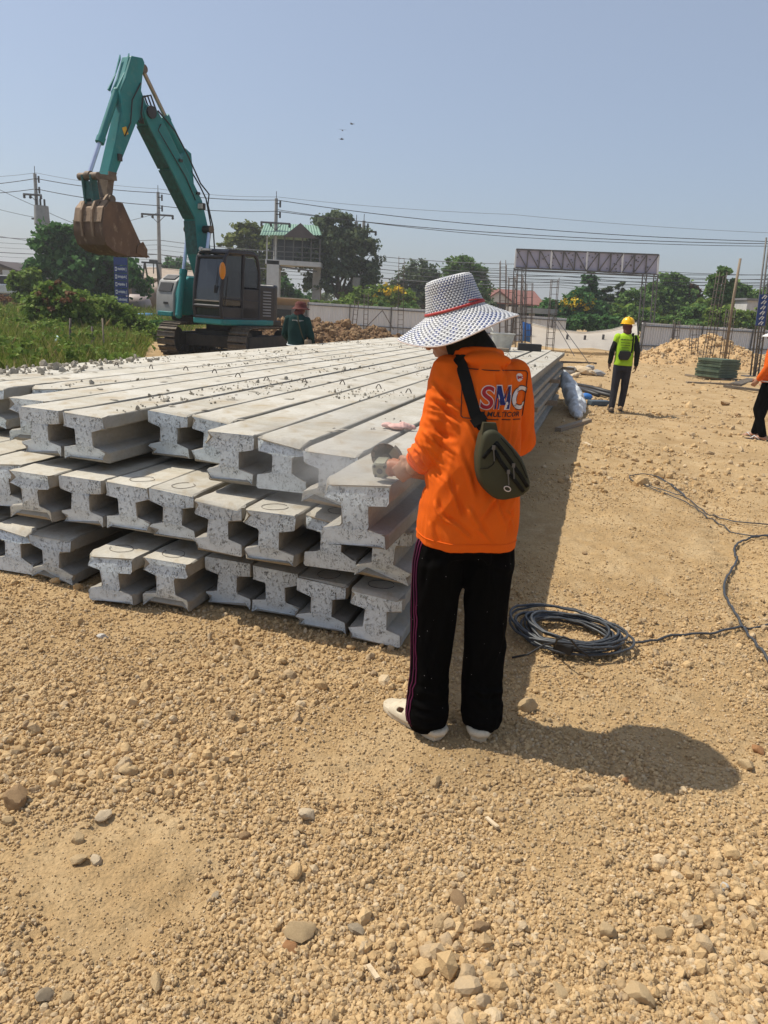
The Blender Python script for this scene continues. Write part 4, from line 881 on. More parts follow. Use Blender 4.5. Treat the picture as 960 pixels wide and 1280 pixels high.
# open cuffs: cut the rounded sleeve ends flat and hem them
V = verts(shirt.data)
for a in 'LR':
    E_, W_ = J['e'+a], J['w'+a]; dcu = (W_-E_)/np.linalg.norm(W_-E_); c = E_+(W_-E_)*.72; t_ = (V-c)@dcu; k = (t_ > 0) & (((V-c)**2).sum(1) < .012); V[k] -= dcu*(t_[k]*.96)[:, None]
setv(shirt.data, V)
for a in 'LR':
    E_, W_ = J['e'+a], J['w'+a]; a_, b_, d_ = frame(W_-E_); c = E_+(W_-E_)*.715; q = MB(); q.tube([c+(a_*math.cos(t)+b_*math.sin(t))*(.0475+.002*math.sin(3*t)) for t in np.linspace(0, 2*math.pi, 26)], .0045, 6, caps=False); q.build('cuff', M_orange, shirt, True)
SB = bvh_of(shirt)
# stitched hem line
def ring_on(bv, z, c, r0=.5, n=64, off=.001, zf=None):
    out_ = []
    for k in range(n+1):
        t = 2*math.pi*k/n; d = Vector((math.cos(t), math.sin(t), 0)); zz = z+(zf(t) if zf else 0); o = Vector((c[0], c[1], zz))+d*r0
        hit = bv.ray_cast(o, -d); out_.append(np.array(hit[0]+d*off) if hit[0] else np.array(o-d*r0*.6))
    return out_
q = MB(); q.tube(ring_on(SB, .772, (0, -.02)), .0022, 5, caps=False); q.build('hem_seam', M_orange, shirt, True)
# trousers: two wide legs
t = MB()
t.body([(0, -.02, .70, .150, .112, 0), (0, -.02, .80, .152, .114, 0), (0, -.02, .90, .148, .112, 0), (0, -.01, 1.0, .145, .105, 0)])
def leg(a, ank, x):
    H_, K_ = J['h'+a], J['k'+a]
    t.cap([H_+P3(0, 0, -.13), H_*.5+K_*.5, K_, K_*.45+ank*.55, ank+P3(0, -.012, .012)], [.090, .096, .087, .075, .080], 20)
leg('L', ankL, 0); leg('R', ankR, 0)
trs = blob(t, 'trousers', M_blackcloth, man, .0085, 5)
V = verts(trs.data)                           # cloth stops at the ankle: flatten the rounded ends and flare them
z0 = .030; low = V[:, 2] < z0; V[low, 2] = z0+(V[low, 2]-z0)*.08; setv(trs.data, V)
segs = []
for k in range(34):
    a = rr.choice('LR'); x = (J['h'+a]*.5+(ankL if a == 'L' else ankR)*.5)[0]+rr.uniform(-.07, .07); z = rr.uniform(.12, .72); segs.append(((x, -.13, z+rr.uniform(.05, .16)), (x+rr.uniform(-.06, .06), -.13, z-rr.uniform(.04, .14)), rr.uniform(.007, .014), rr.uniform(.003, .008)))
for a, an in (('L', ankL), ('R', ankR)):
    for k in range(9): z = .04+.02*k+rr.uniform(-.01, .01); x = an[0]; segs.append(((x-.08, an[1]-.08, z+rr.uniform(-.02, .02)), (x+.08, an[1]-.08, z+rr.uniform(-.025, .025)), .009, rr.uniform(.003, .007)))
    segs.append(((J['h'+a][0]-.08*(-1 if a == 'R' else 1), -.14, .66), (J['h'+a][0]+.08*(-1 if a == 'R' else 1), -.14, .74), .012, .007))
creases(trs.data, segs, 5)
wrinkle(trs.data, .014, (6, 6, 2.2), 31); wrinkle(trs.data, .005, (14, 14, 8), 37, lambda V: np.clip((.5-V[:, 2])/.4, .2, 1))
TB = bvh_of(trs)
def on(bv, p, d, off): 
    hit = bv.ray_cast(Vector(p), Vector(d).normalized()); return (np.array(hit[0])-np.array(Vector(d).normalized())*off) if hit[0] else None
for j, oy in enumerate((-.012, .004, .030)):
    pts = []
    for f in np.linspace(0, 1, 30):
        z = .75-.70*f; ax = (J['hL']*(1-f)+ankL*f); o = P3(ax[0]-.45, ax[1]-.045+oy*.9-.01*f, z); p = on(TB, o, (1, .05, 0), .0022)
        if p is not None and p[0] < ax[0]: pts.append(p)
    q = MB(); q.tube(pts, .0026 if j < 2 else .0018, 5); q.build('side_piping', M_piping, trs, True)
# flecks of cement dust on the trousers
q = MB()
for k in range(70):
    z = random.uniform(.1, .74); p = on(TB, (random.uniform(-.35, .25), -.7, z), (0, 1, 0), .0012) if k % 2 else on(TB, (-.7, random.uniform(-.15, .15), z), (1, 0, 0), .0012)
    if p is not None: q.ell(p, random.uniform(.0006, .0014), None, 6, 4)
q.build('dust_flecks', M_conc, trs)['kind'] = 'stuff'
# slip-on sandals
def sandal(ank, d, nm='sandal'):
    d = np.array([d[0], d[1], 0]); d /= np.linalg.norm(d); l = np.array([-d[1], d[0], 0]); o = np.array([ank[0], ank[1], 0.0])
    prof = [(-.085, 0), (-.078, .028), (-.04, .036), (.02, .036), (.09, .046), (.15, .050), (.195, .044), (.222, .022), (.228, 0)]
    outl = prof+[(x, -y) for x, y in prof[-2:0:-1]]
    q = MB()
    for z0_, z1_, k in ((0.002, .026, 1.0),):
        q.loft([[o+d*x*k1+l*y*k1+P3(0, 0, z) for x, y in outl] for z, k1 in ((.002, .965), (.008, 1.0), (.022, 1.0), (.030, .985), (.031, .93))])
    so = q.build(nm, M_beige, man, sharp=50)
    # raised rim at the heel
    q = MB(); q.tube([o+d*x+l*y+P3(0, 0, .036) for x, y in ((.0, .040), (-.05, .038), (-.078, .026), (-.087, 0), (-.078, -.026), (-.05, -.038), (.0, -.040))], [.010, .013, .015, .016, .015, .013, .010], 8); q.build('heel_rim', M_beige, so, True)
    # broad upper over the instep with an opening on each side
    rows = []
    for u in np.linspace(0, 1, 9):
        x = .028+.125*u; wdt = .049+.004*math.sin(u*3); hgt = .098-.036*u; row = []
        for t in np.linspace(0, math.pi, 17): row.append(o+d*(x+.012*abs(math.cos(t)))+l*wdt*math.cos(t)*1.04+P3(0, 0, .020+(hgt-.020)*math.sin(t)**.8))
        rows.append(row)
    q = MB(); Vs = [p for r in rows for p in r]; F = []
    for i in range(8):
        for j in range(16):
            if j in (2, 3, 12, 13) and i in (3, 4): continue            # holes
            F.append((i*17+j, i*17+j+1, (i+1)*17+j+1, (i+1)*17+j))
    q.add(Vs, F); up = q.build('upper', M_beige, so); sd = up.modifiers.new('t', 'SOLIDIFY'); sd.thickness = .006; sb = up.modifiers.new('s', 'SUBSURF'); sb.levels = 1; sb.render_levels = 1; bake(up); up.data.polygons.foreach_set('use_smooth', [True]*len(up.data.polygons))
    return so
sandal(ankL, fdL); sandal(ankR, fdR)
# dark hood under the hat: covers the back of the head and neck, face left free
q = MB(); f_ = hf/np.linalg.norm(hf); u_ = hu-f_*(hu@f_); u_ /= np.linalg.norm(u_); l_ = np.cross(u_, f_); R3 = np.array([l_, f_, u_]).T
q.ell(J['hd']+u_*.012-f_*.022, (.084, .092, .084), R3, 18, 12); q.cap([J['hd']-u_*.02-f_*.035, J['nb']+P3(0, -.02, .0)], [.078, .078], 16); q.ell(J['nb']+P3(0, -.02, -.01), (.098, .075, .040), None, 16, 10)
hood = blob(q, 'hood', M_hood, man, .007, 4); wrinkle(hood.data, .005, (22, 22, 22), 3)
# woven hat
def weave_mat():
    m, t, b, o = nodes('woven_hat'); b.inputs['Roughness'].default_value = .5; uv = t.nodes.new('ShaderNodeUVMap'); mp = t.nodes.new('ShaderNodeMapping')
    t.links.new(uv.outputs[0], mp.inputs[0]); mp.inputs['Scale'].default_value = (1, 1, 1)
    br = N(t, 'ShaderNodeTexBrick', Scale=1.0); br.offset = 0.5; br.inputs['Mortar Size'].default_value = .13; br.inputs['Brick Width'].default_value = 1.0; br.inputs['Row Height'].default_value = 0.5; br.inputs['Mortar Smooth'].default_value = .2
    br.inputs['Color1'].default_value = (.60, .60, .595, 1); br.inputs['Color2'].default_value = (.50, .51, .52, 1); br.inputs['Mortar'].default_value = (.05, .075, .22, 1); br.inputs['Bias'].default_value = -.3
    t.links.new(mp.outputs[0], br.inputs['Vector']); co = coords(t)
    dk = ramp(t, noise(t, co, 24, 3, .6), [(.46, 0.0), (.56, 1.0)]); mortar = mix(t, dk, (.12, .125, .14), (.03, .055, .18))
    c = mix(t, br.outputs['Fac'], br.outputs['Color'], mortar)
    t.links.new(c, b.inputs['Base Color']); return m
M_hat = weave_mat()
hat_o = J['hd']+P3(.012, -.03, .066)
tilt = np.array([l_, f_, u_]).T
# the hat sits flatter than the bent head: its own up axis (leaning a little to his left and towards the back)
hu2 = W2L(np.array([.305, 2.625, 0])+P3(-.30, .03, .96)); hu2 /= np.linalg.norm(hu2); hf2 = P3(-.2, 1, 0); hf2 -= hu2*(hf2@hu2); hf2 /= np.linalg.norm(hf2); hl2 = np.cross(hu2, hf2)
RH = np.array([hl2, hf2, hu2]).T
prof = [(.004, .112), (.03, .113), (.058, .112), (.075, .108), (.081, .100), (.084, .085), (.088, .062), (.093, .040), (.098, .020), (.102, .003)]
br_ = [(.103, -.004), (.118, -.014), (.138, -.026), (.158, -.038), (.178, -.050), (.196, -.060), (.211, -.067)]
full = prof+br_
nu, nv = 240, 120
rs = np.interp(np.linspace(0, 1, nv), np.linspace(0, 1, len(full)), [p[0] for p in full]); zs = np.interp(np.linspace(0, 1, nv), np.linspace(0, 1, len(full)), [p[1] for p in full])
L_ = np.concatenate([[0], np.cumsum(np.hypot(np.diff(rs), np.diff(zs)))])
V = []; UVv = []
for i in range(nv):
    for j in range(nu):
        a = 2*math.pi*j/nu; k = max(0, (rs[i]-.10)/.11)
        r = rs[i]*(1+.03*k*math.sin(3*a+1)+.02*k*math.sin(2*a)); z = zs[i]+k*(.018*math.sin(2*a+.7)+.010*math.sin(3*a+.4)) - k*.012
        row = L_[i]/.0082; col = a*48/(2*math.pi)
        w = .0016*math.cos(2*math.pi*(col+(.5 if int(row) % 2 else 0)))*abs(math.sin(math.pi*row))**.5+.0009*abs(math.sin(math.pi*row))
        V.append(hat_o+RH@np.array([(r+w)*math.cos(a), (r+w)*math.sin(a), z+w])); UVv.append((col, row*.5))
F = [(i*nu+j, i*nu+(j+1) % nu, (i+1)*nu+(j+1) % nu, (i+1)*nu+j) for i in range(nv-1) for j in range(nu)]
me = raw_mesh('hat', np.array(V), np.array(F)[:, ::-1], M_hat, smooth=True); uvl = me.uv_layers.new(name='UVMap'); lv = np.empty(len(me.loops), np.int32); me.loops.foreach_get('vertex_index', lv)
UVv = np.array(UVv)[lv].reshape(-1, 4, 2); wrap = (UVv[:, :, 0].max(1)-UVv[:, :, 0].min(1)) > 20; UVv[wrap, :, 0] = np.where(UVv[wrap, :, 0] < 20, UVv[wrap, :, 0]+48, UVv[wrap, :, 0]); uvl.data.foreach_set('uv', UVv.ravel().astype(np.float32))
hat = link('sun_hat', me, man); sd = hat.modifiers.new('t', 'SOLIDIFY'); sd.thickness = .0022; sd.offset = -1
hat['label'] = 'white and blue woven sun hat with a thin red band'
q = MB(); q.tube([hat_o+RH@np.array([.1065*math.cos(a), .1065*math.sin(a), .006+.002*math.sin(2*a)]) for a in np.linspace(0, 2*math.pi, 60)], .0052, 8, caps=False, ellip=.6); q.tube([hat_o+RH@np.array([.1055*math.cos(a), .1055*math.sin(a), .016+.006*math.sin(a*1.5)]) for a in np.linspace(1.2, 4.6, 24)], .0025, 6); q.build('hat_band', M_red, hat, True)
q = MB(); q.tube([hat_o+RH@np.array([(.2115*(1+.03*math.sin(3*a+1)+.02*math.sin(2*a)))*math.cos(a), (.2115*(1+.03*math.sin(3*a+1)+.02*math.sin(2*a)))*math.sin(a), -.067-.012+.018*math.sin(2*a+.7)+.010*math.sin(3*a+.4)]) for a in np.linspace(0, 2*math.pi, 90)], .0028, 6, caps=False); q.build('hat_rim', M_logow, hat, True)

# ---- print on the back of the shirt
bx = P3(.10, -.995, .0); bx /= np.linalg.norm(bx); 
def on_back(x, z, off=.0016):
    """point on the shirt's back at x to the right of the spine, z above the ground"""
    hit = SB.ray_cast(Vector((x, -.6, z)), Vector((0, 1, 0))); return np.array(hit[0])+np.array((0, -off, 0)) if hit[0] else np.array((x, -.13, z))
def text_print(txt, x, z, hgt, mt, shear=.0, bold=.0, sx=1.0, off=.0026, nm='print', stroke=None):
    cu = bpy.data.curves.new('t', 'FONT'); cu.body = txt; cu.size = hgt*1.38; cu.shear = shear; cu.offset = bold; cu.fill_mode = 'FRONT'
    o = bpy.data.objects.new('t', cu); COL.objects.link(o); dg = bpy.context.evaluated_depsgraph_get(); me = bpy.data.meshes.new_from_object(o.evaluated_get(dg)); bpy.data.objects.remove(o)
    import bmesh
    bm = bmesh.new(); bm.from_mesh(me); bmesh.ops.triangulate(bm, faces=bm.faces)
    for _ in range(3):
        ed = [e for e in bm.edges if e.calc_length() > hgt*.16]
        if not ed: break
        bmesh.ops.subdivide_edges(bm, edges=ed, cuts=1); bmesh.ops.triangulate(bm, faces=bm.faces)
    for v in bm.verts: v.co = Vector(on_back(x+v.co.x*sx, z+v.co.y, off))
    bm.to_mesh(me); bm.free(); me.materials.clear(); me.materials.append(mt); return link(nm, me, shirt)
LX, LZ = -.024, 1.245                       # lower left corner of the word
def letter_m(x, z, h_, w, st, mt, off, nm):
    q = MB(); sh_ = .14; o_ = off
    for (a, b_) in (((0, 0), (0, h_)), ((w, 0), (w, h_)), ((0, h_), (w/2, h_*.18)), ((w, h_), (w/2, h_*.18))):
        n_ = 8; Vv = []
        for k in range(n_+1):
            px_, pz_ = a[0]+(b_[0]-a[0])*k/n_, a[1]+(b_[1]-a[1])*k/n_
            Vv += [on_back(x+px_-st/2+sh_*pz_, z+pz_, o_), on_back(x+px_+st/2+sh_*pz_, z+pz_, o_)]
        q.add(Vv, [(2*k, 2*k+1, 2*k+3, 2*k+2) for k in range(n_)]); o_ += .0003
    return q.build(nm, mt, shirt)
letter_m(LX+.060, LZ-.003, .081, .040, .0215, M_logow, .0018, 'print_outline'); letter_m(LX+.060, LZ, .075, .040, .0160, M_logob, .0052, 'print_letter')
for ch, dx, mt in (('S', .0, M_logor), ('C', .112, M_logow)):
    text_print(ch, LX+dx, LZ, .075, M_logok if ch == 'C' else M_logow, .14, .0042, 1.0, .0020, 'print_outline'); text_print(ch, LX+dx, LZ, .075, mt, .14, .0014, 1.0, .0032, 'print_letter')
text_print('SMC', LX+.147, LZ+.098, .009, M_logor, 0, .0005, 1, .0032, 'print_emblem'); q = MB(); q.add([on_back(LX+.156+.014*math.cos(a), LZ+.102+.014*math.sin(a), .002) for a in np.linspace(0, 6.1, 20)], [tuple(range(20))]); q.build('print_disc', M_logow, shirt)
text_print('SM MULTICOR', LX-.012, LZ-.026, .0165, M_logok, .2, .0004, 1.12, .0016, 'print_line')
fr = [(LX-.05, LZ-.036), (LX+.180, LZ-.036), (LX+.186, LZ-.030), (LX+.188, LZ+.118), (LX+.180, LZ+.125), (LX-.05, LZ+.125), (LX-.057, LZ+.118), (LX-.057, LZ-.030), (LX-.05, LZ-.036)]
pts = [on_back(x0+(x1-x0)*k/10, z0+(z1-z0)*k/10, .0030) for (x0, z0), (x1, z1) in zip(fr, fr[1:]) for k in range(10)]
q = MB(); q.tube(pts, .0016, 5); q.build('print_frame', M_logok, shirt, True)

# ---- the olive bag on his back, its strap over the left shoulder
bagc = on_back(.062, 1.065, .042)
bag = empty('shoulder_bag', W2L.__call__(P3(0, 0, 0))*0, 0, 'olive nylon sling bag hanging across the back of the orange shirt', 'bag'); bag.location = man.location; bag.rotation_euler = man.rotation_euler
ez_ = P3(0, -1, 0)
def bl(x, z, y=0): return bagc+P3(x, y, z)
def bp(px, py, y=0): return bl((px-625)/368, (572-py)/368, y)
outl = [((px-625)/368, (572-py)/368) for px, py in ((593, 530), (605, 526), (617, 534), (632, 548), (646, 566), (656, 586), (658, 599), (650, 607), (634, 613), (618, 614), (603, 604), (593, 588), (588, 566), (589, 546))]
def smooth_loop(P, n=3):
    P = np.array(P); m = len(P); o = []
    for i in range(m):
        p0, p1, p2, p3 = P[i-1], P[i], P[(i+1) % m], P[(i+2) % m]
        for k in range(n): t = k/n; o.append(.5*((2*p1)+(-p0+p2)*t+(2*p0-5*p1+4*p2-p3)*t*t+(-p0+3*p1-3*p2+p3)*t**3))
    return o
ol = smooth_loop(outl); q = MB()
q.loft([[bl(x*k, z*k, y) for x, z in ol] for y, k in ((.036, .86), (.034, .96), (.015, 1.0), (-.022, 1.0), (-.036, .975), (-.043, .90), (-.046, .6), (-.047, .2))]); bo = q.build('bag_body', M_olive, bag, sharp=48)
wrinkle(bo.data, .0035, (26, 26, 26), 4)
def zipper(pts, nm='zipper'):
    q = MB(); q.tube(pts, .0065, 8, ellip=.55); o = q.build(nm, M_strap, bag, True); q = MB(); p = np.array(pts[2]); q.box(p+P3(0, -.007, 0), (.010, .006, .014)); q.bar(p+P3(0, -.008, -.006), p+P3(.006, -.010, -.045), .005, .003); q.build('zip_pull', M_steeldk, o)
zipper([bp(x, y, -.048) for x, y in ((607, 541), (618, 553), (631, 568), (643, 582), (653, 595))])
zipper([bp(x, y, -.050) for x, y in ((606, 551), (614, 563), (625, 576), (637, 589), (648, 601))])
zipper([bp(x, y, -.046) for x, y in ((593, 561), (598, 554), (604, 547), (609, 541))], 'side_zipper')
q = MB(); q.tube([bp(x, y, -.049) for x, y in ((590, 574), (600, 573), (606, 568), (610, 556))], .0016, 5); q.tube([bp(x, y, -.0495) for x, y in ((612, 535), (626, 548), (640, 565), (651, 584))], .0018, 5); q.build('bag_seams', M_strap, bag, True)['kind'] = 'stuff'
q = MB(); q.tube([bp(627+4.5*math.cos(a)*.9-1.2*math.sin(a), 598+2.6*math.sin(a)+1.8*math.cos(a), -.0505) for a in np.linspace(0, 2*math.pi, 18)], .0018, 6, caps=False); q.build('bag_emblem', M_logow, bag, True)
# strap: up the back, over the left shoulder, down the front and round to the bag again
def strap_path(bv, wp, n=60):
    """webbing pulled tight over way points, lifted off the cloth"""
    pts = []
    wp = np.array(wp)
    for i in range(n+1):
        f = i/n*(len(wp)-1); k = min(int(f), len(wp)-2); p = wp[k]+(wp[k+1]-wp[k])*(f-k)
        near = bv.find_nearest(Vector(p)); p2 = np.array(near[0]); nn = np.array(near[1]); pts.append((p2+nn*.006, nn))
    return pts
def webbing(mb, pn, w, th=.003):
    rings = []
    for i, (p, nn) in enumerate(pn):
        d = pn[min(i+1, len(pn)-1)][0]-pn[max(i-1, 0)][0]; d /= np.linalg.norm(d); sx = np.cross(d, nn); sx /= np.linalg.norm(sx); m_ = np.cross(sx, d)
        rings.append([p+sx*w/2, p+sx*w/2+m_*th, p-sx*w/2+m_*th, p-sx*w/2])
    mb.loft(rings)
topL = bp(600, 530, -.01)
def avg(pn, k=5):
    P = np.array([p for p, n in pn]); Q = np.array([n for p, n in pn]); 
    for _ in range(k): P[1:-1] = (P[:-2]+P[1:-1]*2+P[2:])/4; Q[1:-1] = (Q[:-2]+Q[1:-1]*2+Q[2:])/4
    return [(p, n/np.linalg.norm(n)) for p, n in zip(P, Q)]
sp_ = avg(strap_path(SB, [topL+P3(0, .02, .0), (-.040, -.13, 1.22), (-.062, -.11, 1.30), (-.085, -.02, 1.40), (-.07, .12, 1.33), (-.01, .16, 1.22), (.10, .15, 1.12), (.17, .02, 1.04), (.15, -.10, 1.02), bp(656, 592, 0)], 110))
q = MB(); webbing(q, sp_, .040, .0035); q.build('strap', M_strap, bag, sharp=50)
q = MB(); c0, n0 = sp_[9]; d0 = sp_[11][0]-sp_[7][0]; a_, b2_, d2_ = frame(d0, n0); q.box(c0+n0*.004, (.052, .012, .030), np.array([np.cross(d0/np.linalg.norm(d0), n0), n0, d0/np.linalg.norm(d0)]).T); q.build('strap_slider', M_strap, bag)
q = MB(); q.loft([[bp(590, 545, y), bp(611, 531, y), topL+P3(.020, y*.5, .03), topL+P3(-.022, y*.5, .03)] for y in (.012, -.028)]); q.build('strap_tab', M_olive, bag)

# ---- angle grinder
gr_d = gd; gpos = TOOL
gz = TOOL[2]-.018
gr = empty('angle_grinder', man.location, MAN_A, 'dusty angle grinder with orange handle and cutting disc held on the pile', 'grinder')
G0 = np.array([gpos[0], gpos[1], gz])
def gg(a, b_, c): return G0+gr_d*a+gl*b_+P3(0, 0, c)
q = MB(); q.tube([gg(-.13, 0, .02), gg(-.10, 0, .02), gg(-.02, 0, .018), gg(.05, 0, .018)], [.026, .032, .030, .034], 14); q.build('grinder_body', M_grinder, gr, sharp=45)
ax = gl*.93+P3(0, 0, .30)+gr_d*.10; ax /= np.linalg.norm(ax); e1 = np.cross(ax, gr_d); e1 /= np.linalg.norm(e1); e2 = np.cross(e1, ax)
hc = gg(.088, 0, .012)
q = MB(); sec = [(-.036, -.020), (-.022, -.034), (.016, -.036), (.034, -.022), (.036, .014), (.020, .032), (-.020, .034), (-.036, .020)]
q.loft([[hc+e2*x*k+e1*z*k+ax*y for x, z in sec] for y, k in ((-.034, .70), (-.028, .92), (-.012, 1.0), (.016, 1.0), (.026, .86), (.030, .6))]); gh = q.build('gear_head', M_gear, gr, sharp=28)
q = MB(); q.tube([gg(.046, 0, .014), gg(.062, 0, .013)], .0335, 14); q.build('collar', M_grinder, gh, sharp=40)
for x, z in ((-.020, -.022), (.018, -.022), (.020, .018), (-.020, .020)): q = MB(); q.tube([hc+e2*x+e1*z-ax*.030, hc+e2*x+e1*z-ax*.0375], .0055, 8); q.build('screw', M_black, gh, sharp=40)
q = MB(); q.tube([hc-ax*.033, hc-ax*.039], .011, 12); q.build('spindle_cap', M_black, gh, sharp=40)
dcn = hc+ax*.050+P3(0, 0, .012)+gr_d*.006
q = MB(); q.tube([dcn-ax*.0012, dcn+ax*.0012], .060, 40); dsc = q.build('cutting_disc', M_disc, gr, sharp=40); q = MB()
for k in range(11):
    t0 = 2*math.pi*k/11; q.loft([[dcn+(e2*math.cos(t0+f)+e1*math.sin(t0+f))*r+ax*y for r, y in ((.046, -.002), (.061, -.002), (.061, .002), (.046, .002))] for f in np.linspace(0, .40, 5)])
q.build('rim_segments', M_greasy, dsc)['kind'] = 'stuff'; q = MB(); q.tube([dcn-ax*.004, dcn+ax*.012], .016, 12); q.build('disc_nut', M_greasy, dsc, sharp=40)
q = MB(); ar = [(math.cos(t), math.sin(t)) for t in np.linspace(2.2, 4.4, 14)]; q.loft([[dcn+(e2*c_2+e1*s_2)*r+ax*y for r, y in ((.030, -.012), (.066, -.012), (.067, .008), (.064, .008), (.063, -.009), (.030, -.009))] for c_2, s_2 in ar]); q.build('disc_guard', M_gear, gr, sharp=40)
q = MB(); q.tube([gg(-.13, 0, .02), gg(-.16, 0, .01), gg(-.24, .02, -.03), gg(-.32, .06, -.05)], [.012, .008, .006, .006], 8); q.build('power_lead', M_rubber, gr, True)
# ------------------------------------------------------------------ vegetation
def leaf_quads(Cn, out, size, r, droop=0.0):
    """diamond leaves on centres Cn, facing roughly outwards"""
    n = len(Cn); nn = out*.7+r.normal(0, .75, (n, 3))+np.array([0, 0, .35]); nn /= np.linalg.norm(nn, axis=1)[:, None]
    t = r.normal(0, 1, (n, 3))-np.array([0, 0, droop]); t -= nn*(t*nn).sum(1)[:, None]; t /= np.linalg.norm(t, axis=1)[:, None]; b = np.cross(nn, t)
    L = (size*r.uniform(.6, 1.35, n))[:, None]; Wd = L*r.uniform(.32, .5, n)[:, None]
    V = np.stack([Cn-t*L*.5, Cn+b*Wd-t*L*.05+nn*L*.06, Cn+t*L*.5-nn*L*.10, Cn-b*Wd-t*L*.05+nn*L*.06], 1)
    return V.reshape(-1, 3)
def crown_points(blobs, n, r, clump=.30, perclump=26, shell=.45):
    wgt = np.array([b[3]*b[5]+b[3]*b[4] for b in blobs]); wgt = wgt/wgt.sum(); C_, O_ = [], []
    for b, w in zip(blobs, wgt):
        k = max(3, int(n*w/perclump)); d = r.normal(0, 1, (k, 3)); d /= np.linalg.norm(d, axis=1)[:, None]
        d[:, 2] = np.where(d[:, 2] < -.55, -d[:, 2], d[:, 2]); rr = (r.uniform(shell**3, 1, k))**(1/3)*r.uniform(.82, 1.14, k)
        R_ = np.array(b[3:6]); cc = np.array(b[:3])+d*rr[:, None]*R_; cs = clump*R_.mean()*r.uniform(.5, 1.25, k)
        m = r.poisson(perclump, k)+4; idx = np.repeat(np.arange(k), m)
        p = cc[idx]+r.normal(0, .5, (len(idx), 3))*cs[idx][:, None]*np.array([1, 1, .62]); C_.append(p); O_.append(d[idx])
    return np.concatenate(C_), np.concatenate(O_)
def foliage(name, blobs, n, size, mt, parent, seed, clump=.30, shell=.45, per=26, droop=0.0):
    r = np.random.default_rng(seed); Cn, O_ = crown_points(blobs, n, r, clump, per, shell); V = leaf_quads(Cn, O_, size, r, droop)
    if parent is not None and parent.get('_world'): V = V-np.array(parent.location)
    return link(name, raw_mesh(name, V, np.arange(len(V)).reshape(-1, 4), mt), parent)
def px_blobs(L, Y, deep=1.0):
    o = []
    for px, py, rx, ry, *dy in L:
        y = Y+(dy[0] if dy else 0); k = y*.97/FPX; c = yp(px, py, y); o.append((c[0], c[1], c[2], rx*k, (rx+ry)/2*k*deep, ry*k))
    return o
def wood(root, base, blobs, r0, mt=None, fork=.35, seed=0, name='trunk'):
    rr = random.Random(seed); q = MB(); base = np.array(base); top = max(b[2] for b in blobs); cx = np.mean([b[0] for b in blobs]); cy = np.mean([b[1] for b in blobs])
    f = base+np.array([(cx-base[0])*.35, (cy-base[1])*.35, (top-base[2])*fork])
    q.tube([base-(0, 0, .3), base*.5+f*.5+np.array([rr.uniform(-.1, .1), 0, 0]), f], [r0*1.25, r0, r0*.75], 8)
    for b in blobs:
        e = np.array(b[:3]); m_ = f*.5+e*.5+np.array([rr.uniform(-.2, .2), rr.uniform(-.2, .2), rr.uniform(0, .3)])
        q.tube([f-(0, 0, .1), m_, e], [r0*.55, r0*.35, r0*.12], 6)
        for k in range(3):
            e2 = e+np.array([rr.uniform(-.8, .8)*b[3], rr.uniform(-.8, .8)*b[4], rr.uniform(-.1, .8)*b[5]]); q.tube([m_, m_*.4+e2*.6, e2], [r0*.22, r0*.14, r0*.06], 5)
    return q.build(name, mt or M_bark, root, True)
_ts = [300]
def tree(name, label, cat, base_px, Y, L, n, size, mt, r0=.15, clump=.30, shell=.45, extra=(), group=None, gz=0.0, per=26, deep=1.0, fork=.35):
    _ts[0] += 7; b = yp(base_px[0], base_px[1], Y); b[2] = gz; root = at(name, b, label, cat, group); bl_ = px_blobs(L, Y, deep)
    wood(root, b, bl_, r0, seed=_ts[0], fork=fork); foliage('crown', bl_, n, size, mt, root, _ts[0], clump, shell, per)
    for nm, L2, n2, s2, m2 in extra: foliage(nm, px_blobs(L2, Y-.3), n2, s2, m2, root, _ts[0]+3, .28, .3, 12)
    return root
GB = 'trees beyond the yard'
tree('tree', 'big dark leafy tree rising behind the bushes below the raised bucket', 'tree', (112, 405), 42, [(72, 312, 32, 28), (100, 302, 26, 22), (62, 345, 26, 26), (105, 345, 36, 34), (138, 335, 26, 26), (160, 350, 24, 24), (118, 378, 40, 24)], 11000, .30, L_dark, .22, .32)
tree('tree', 'feathery olive-green tree behind the excavator cab and the tower', 'tree', (318, 412), 68, [(312, 292, 24, 11), (300, 305, 26, 11), (326, 312, 26, 12), (308, 326, 30, 13), (334, 338, 28, 16), (312, 350, 32, 18), (326, 376, 34, 22)], 9000, .34, L_olive, .3, .34)
tree('tree', 'tall dusty-green tree with bare trunks beside the green-roofed tower', 'tree', (424, 408), 62, [(420, 282, 24, 16), (402, 286, 16, 12), (440, 298, 24, 16), (455, 318, 20, 18), (415, 312, 30, 20), (395, 334, 24, 20), (430, 340, 28, 16), (460, 345, 18, 20), (400, 358, 24, 14), (448, 362, 18, 14)], 11000, .30, L_grey, .26, .34, fork=.25)
tree('tree', 'dark spreading bush-like tree under the tower platform', 'tree', (372, 412), 66, [(352, 372, 22, 26), (380, 385, 26, 18), (398, 396, 22, 14)], 4200, .30, L_dark, .14)
tree('tree', 'greyish-green tree left of the woven hat beyond the sheet fence', 'tree', (530, 400), 74, [(528, 345, 22, 18), (512, 362, 22, 20), (540, 365, 24, 24), (522, 380, 26, 18)], 6000, .34, L_grey, .2)
tree('tree', 'mid-green tree rising just behind the crown of the woven hat', 'tree', (585, 400), 72, [(576, 335, 20, 14), (592, 348, 20, 16), (568, 352, 20, 18), (586, 370, 28, 22)], 6000, .32, L_mid, .2)
tree('bush', 'sprawling bush with yellow blossom above the left sheet fence', 'bush', (478, 400), 58, [(448, 374, 20, 12), (478, 372, 22, 15), (500, 376, 20, 14)], 4200, .26, L_light, .06, extra=(('blossom', [(490, 368, 18, 12), (505, 372, 14, 12), (470, 376, 14, 8)], 420, .20, L_flower),))
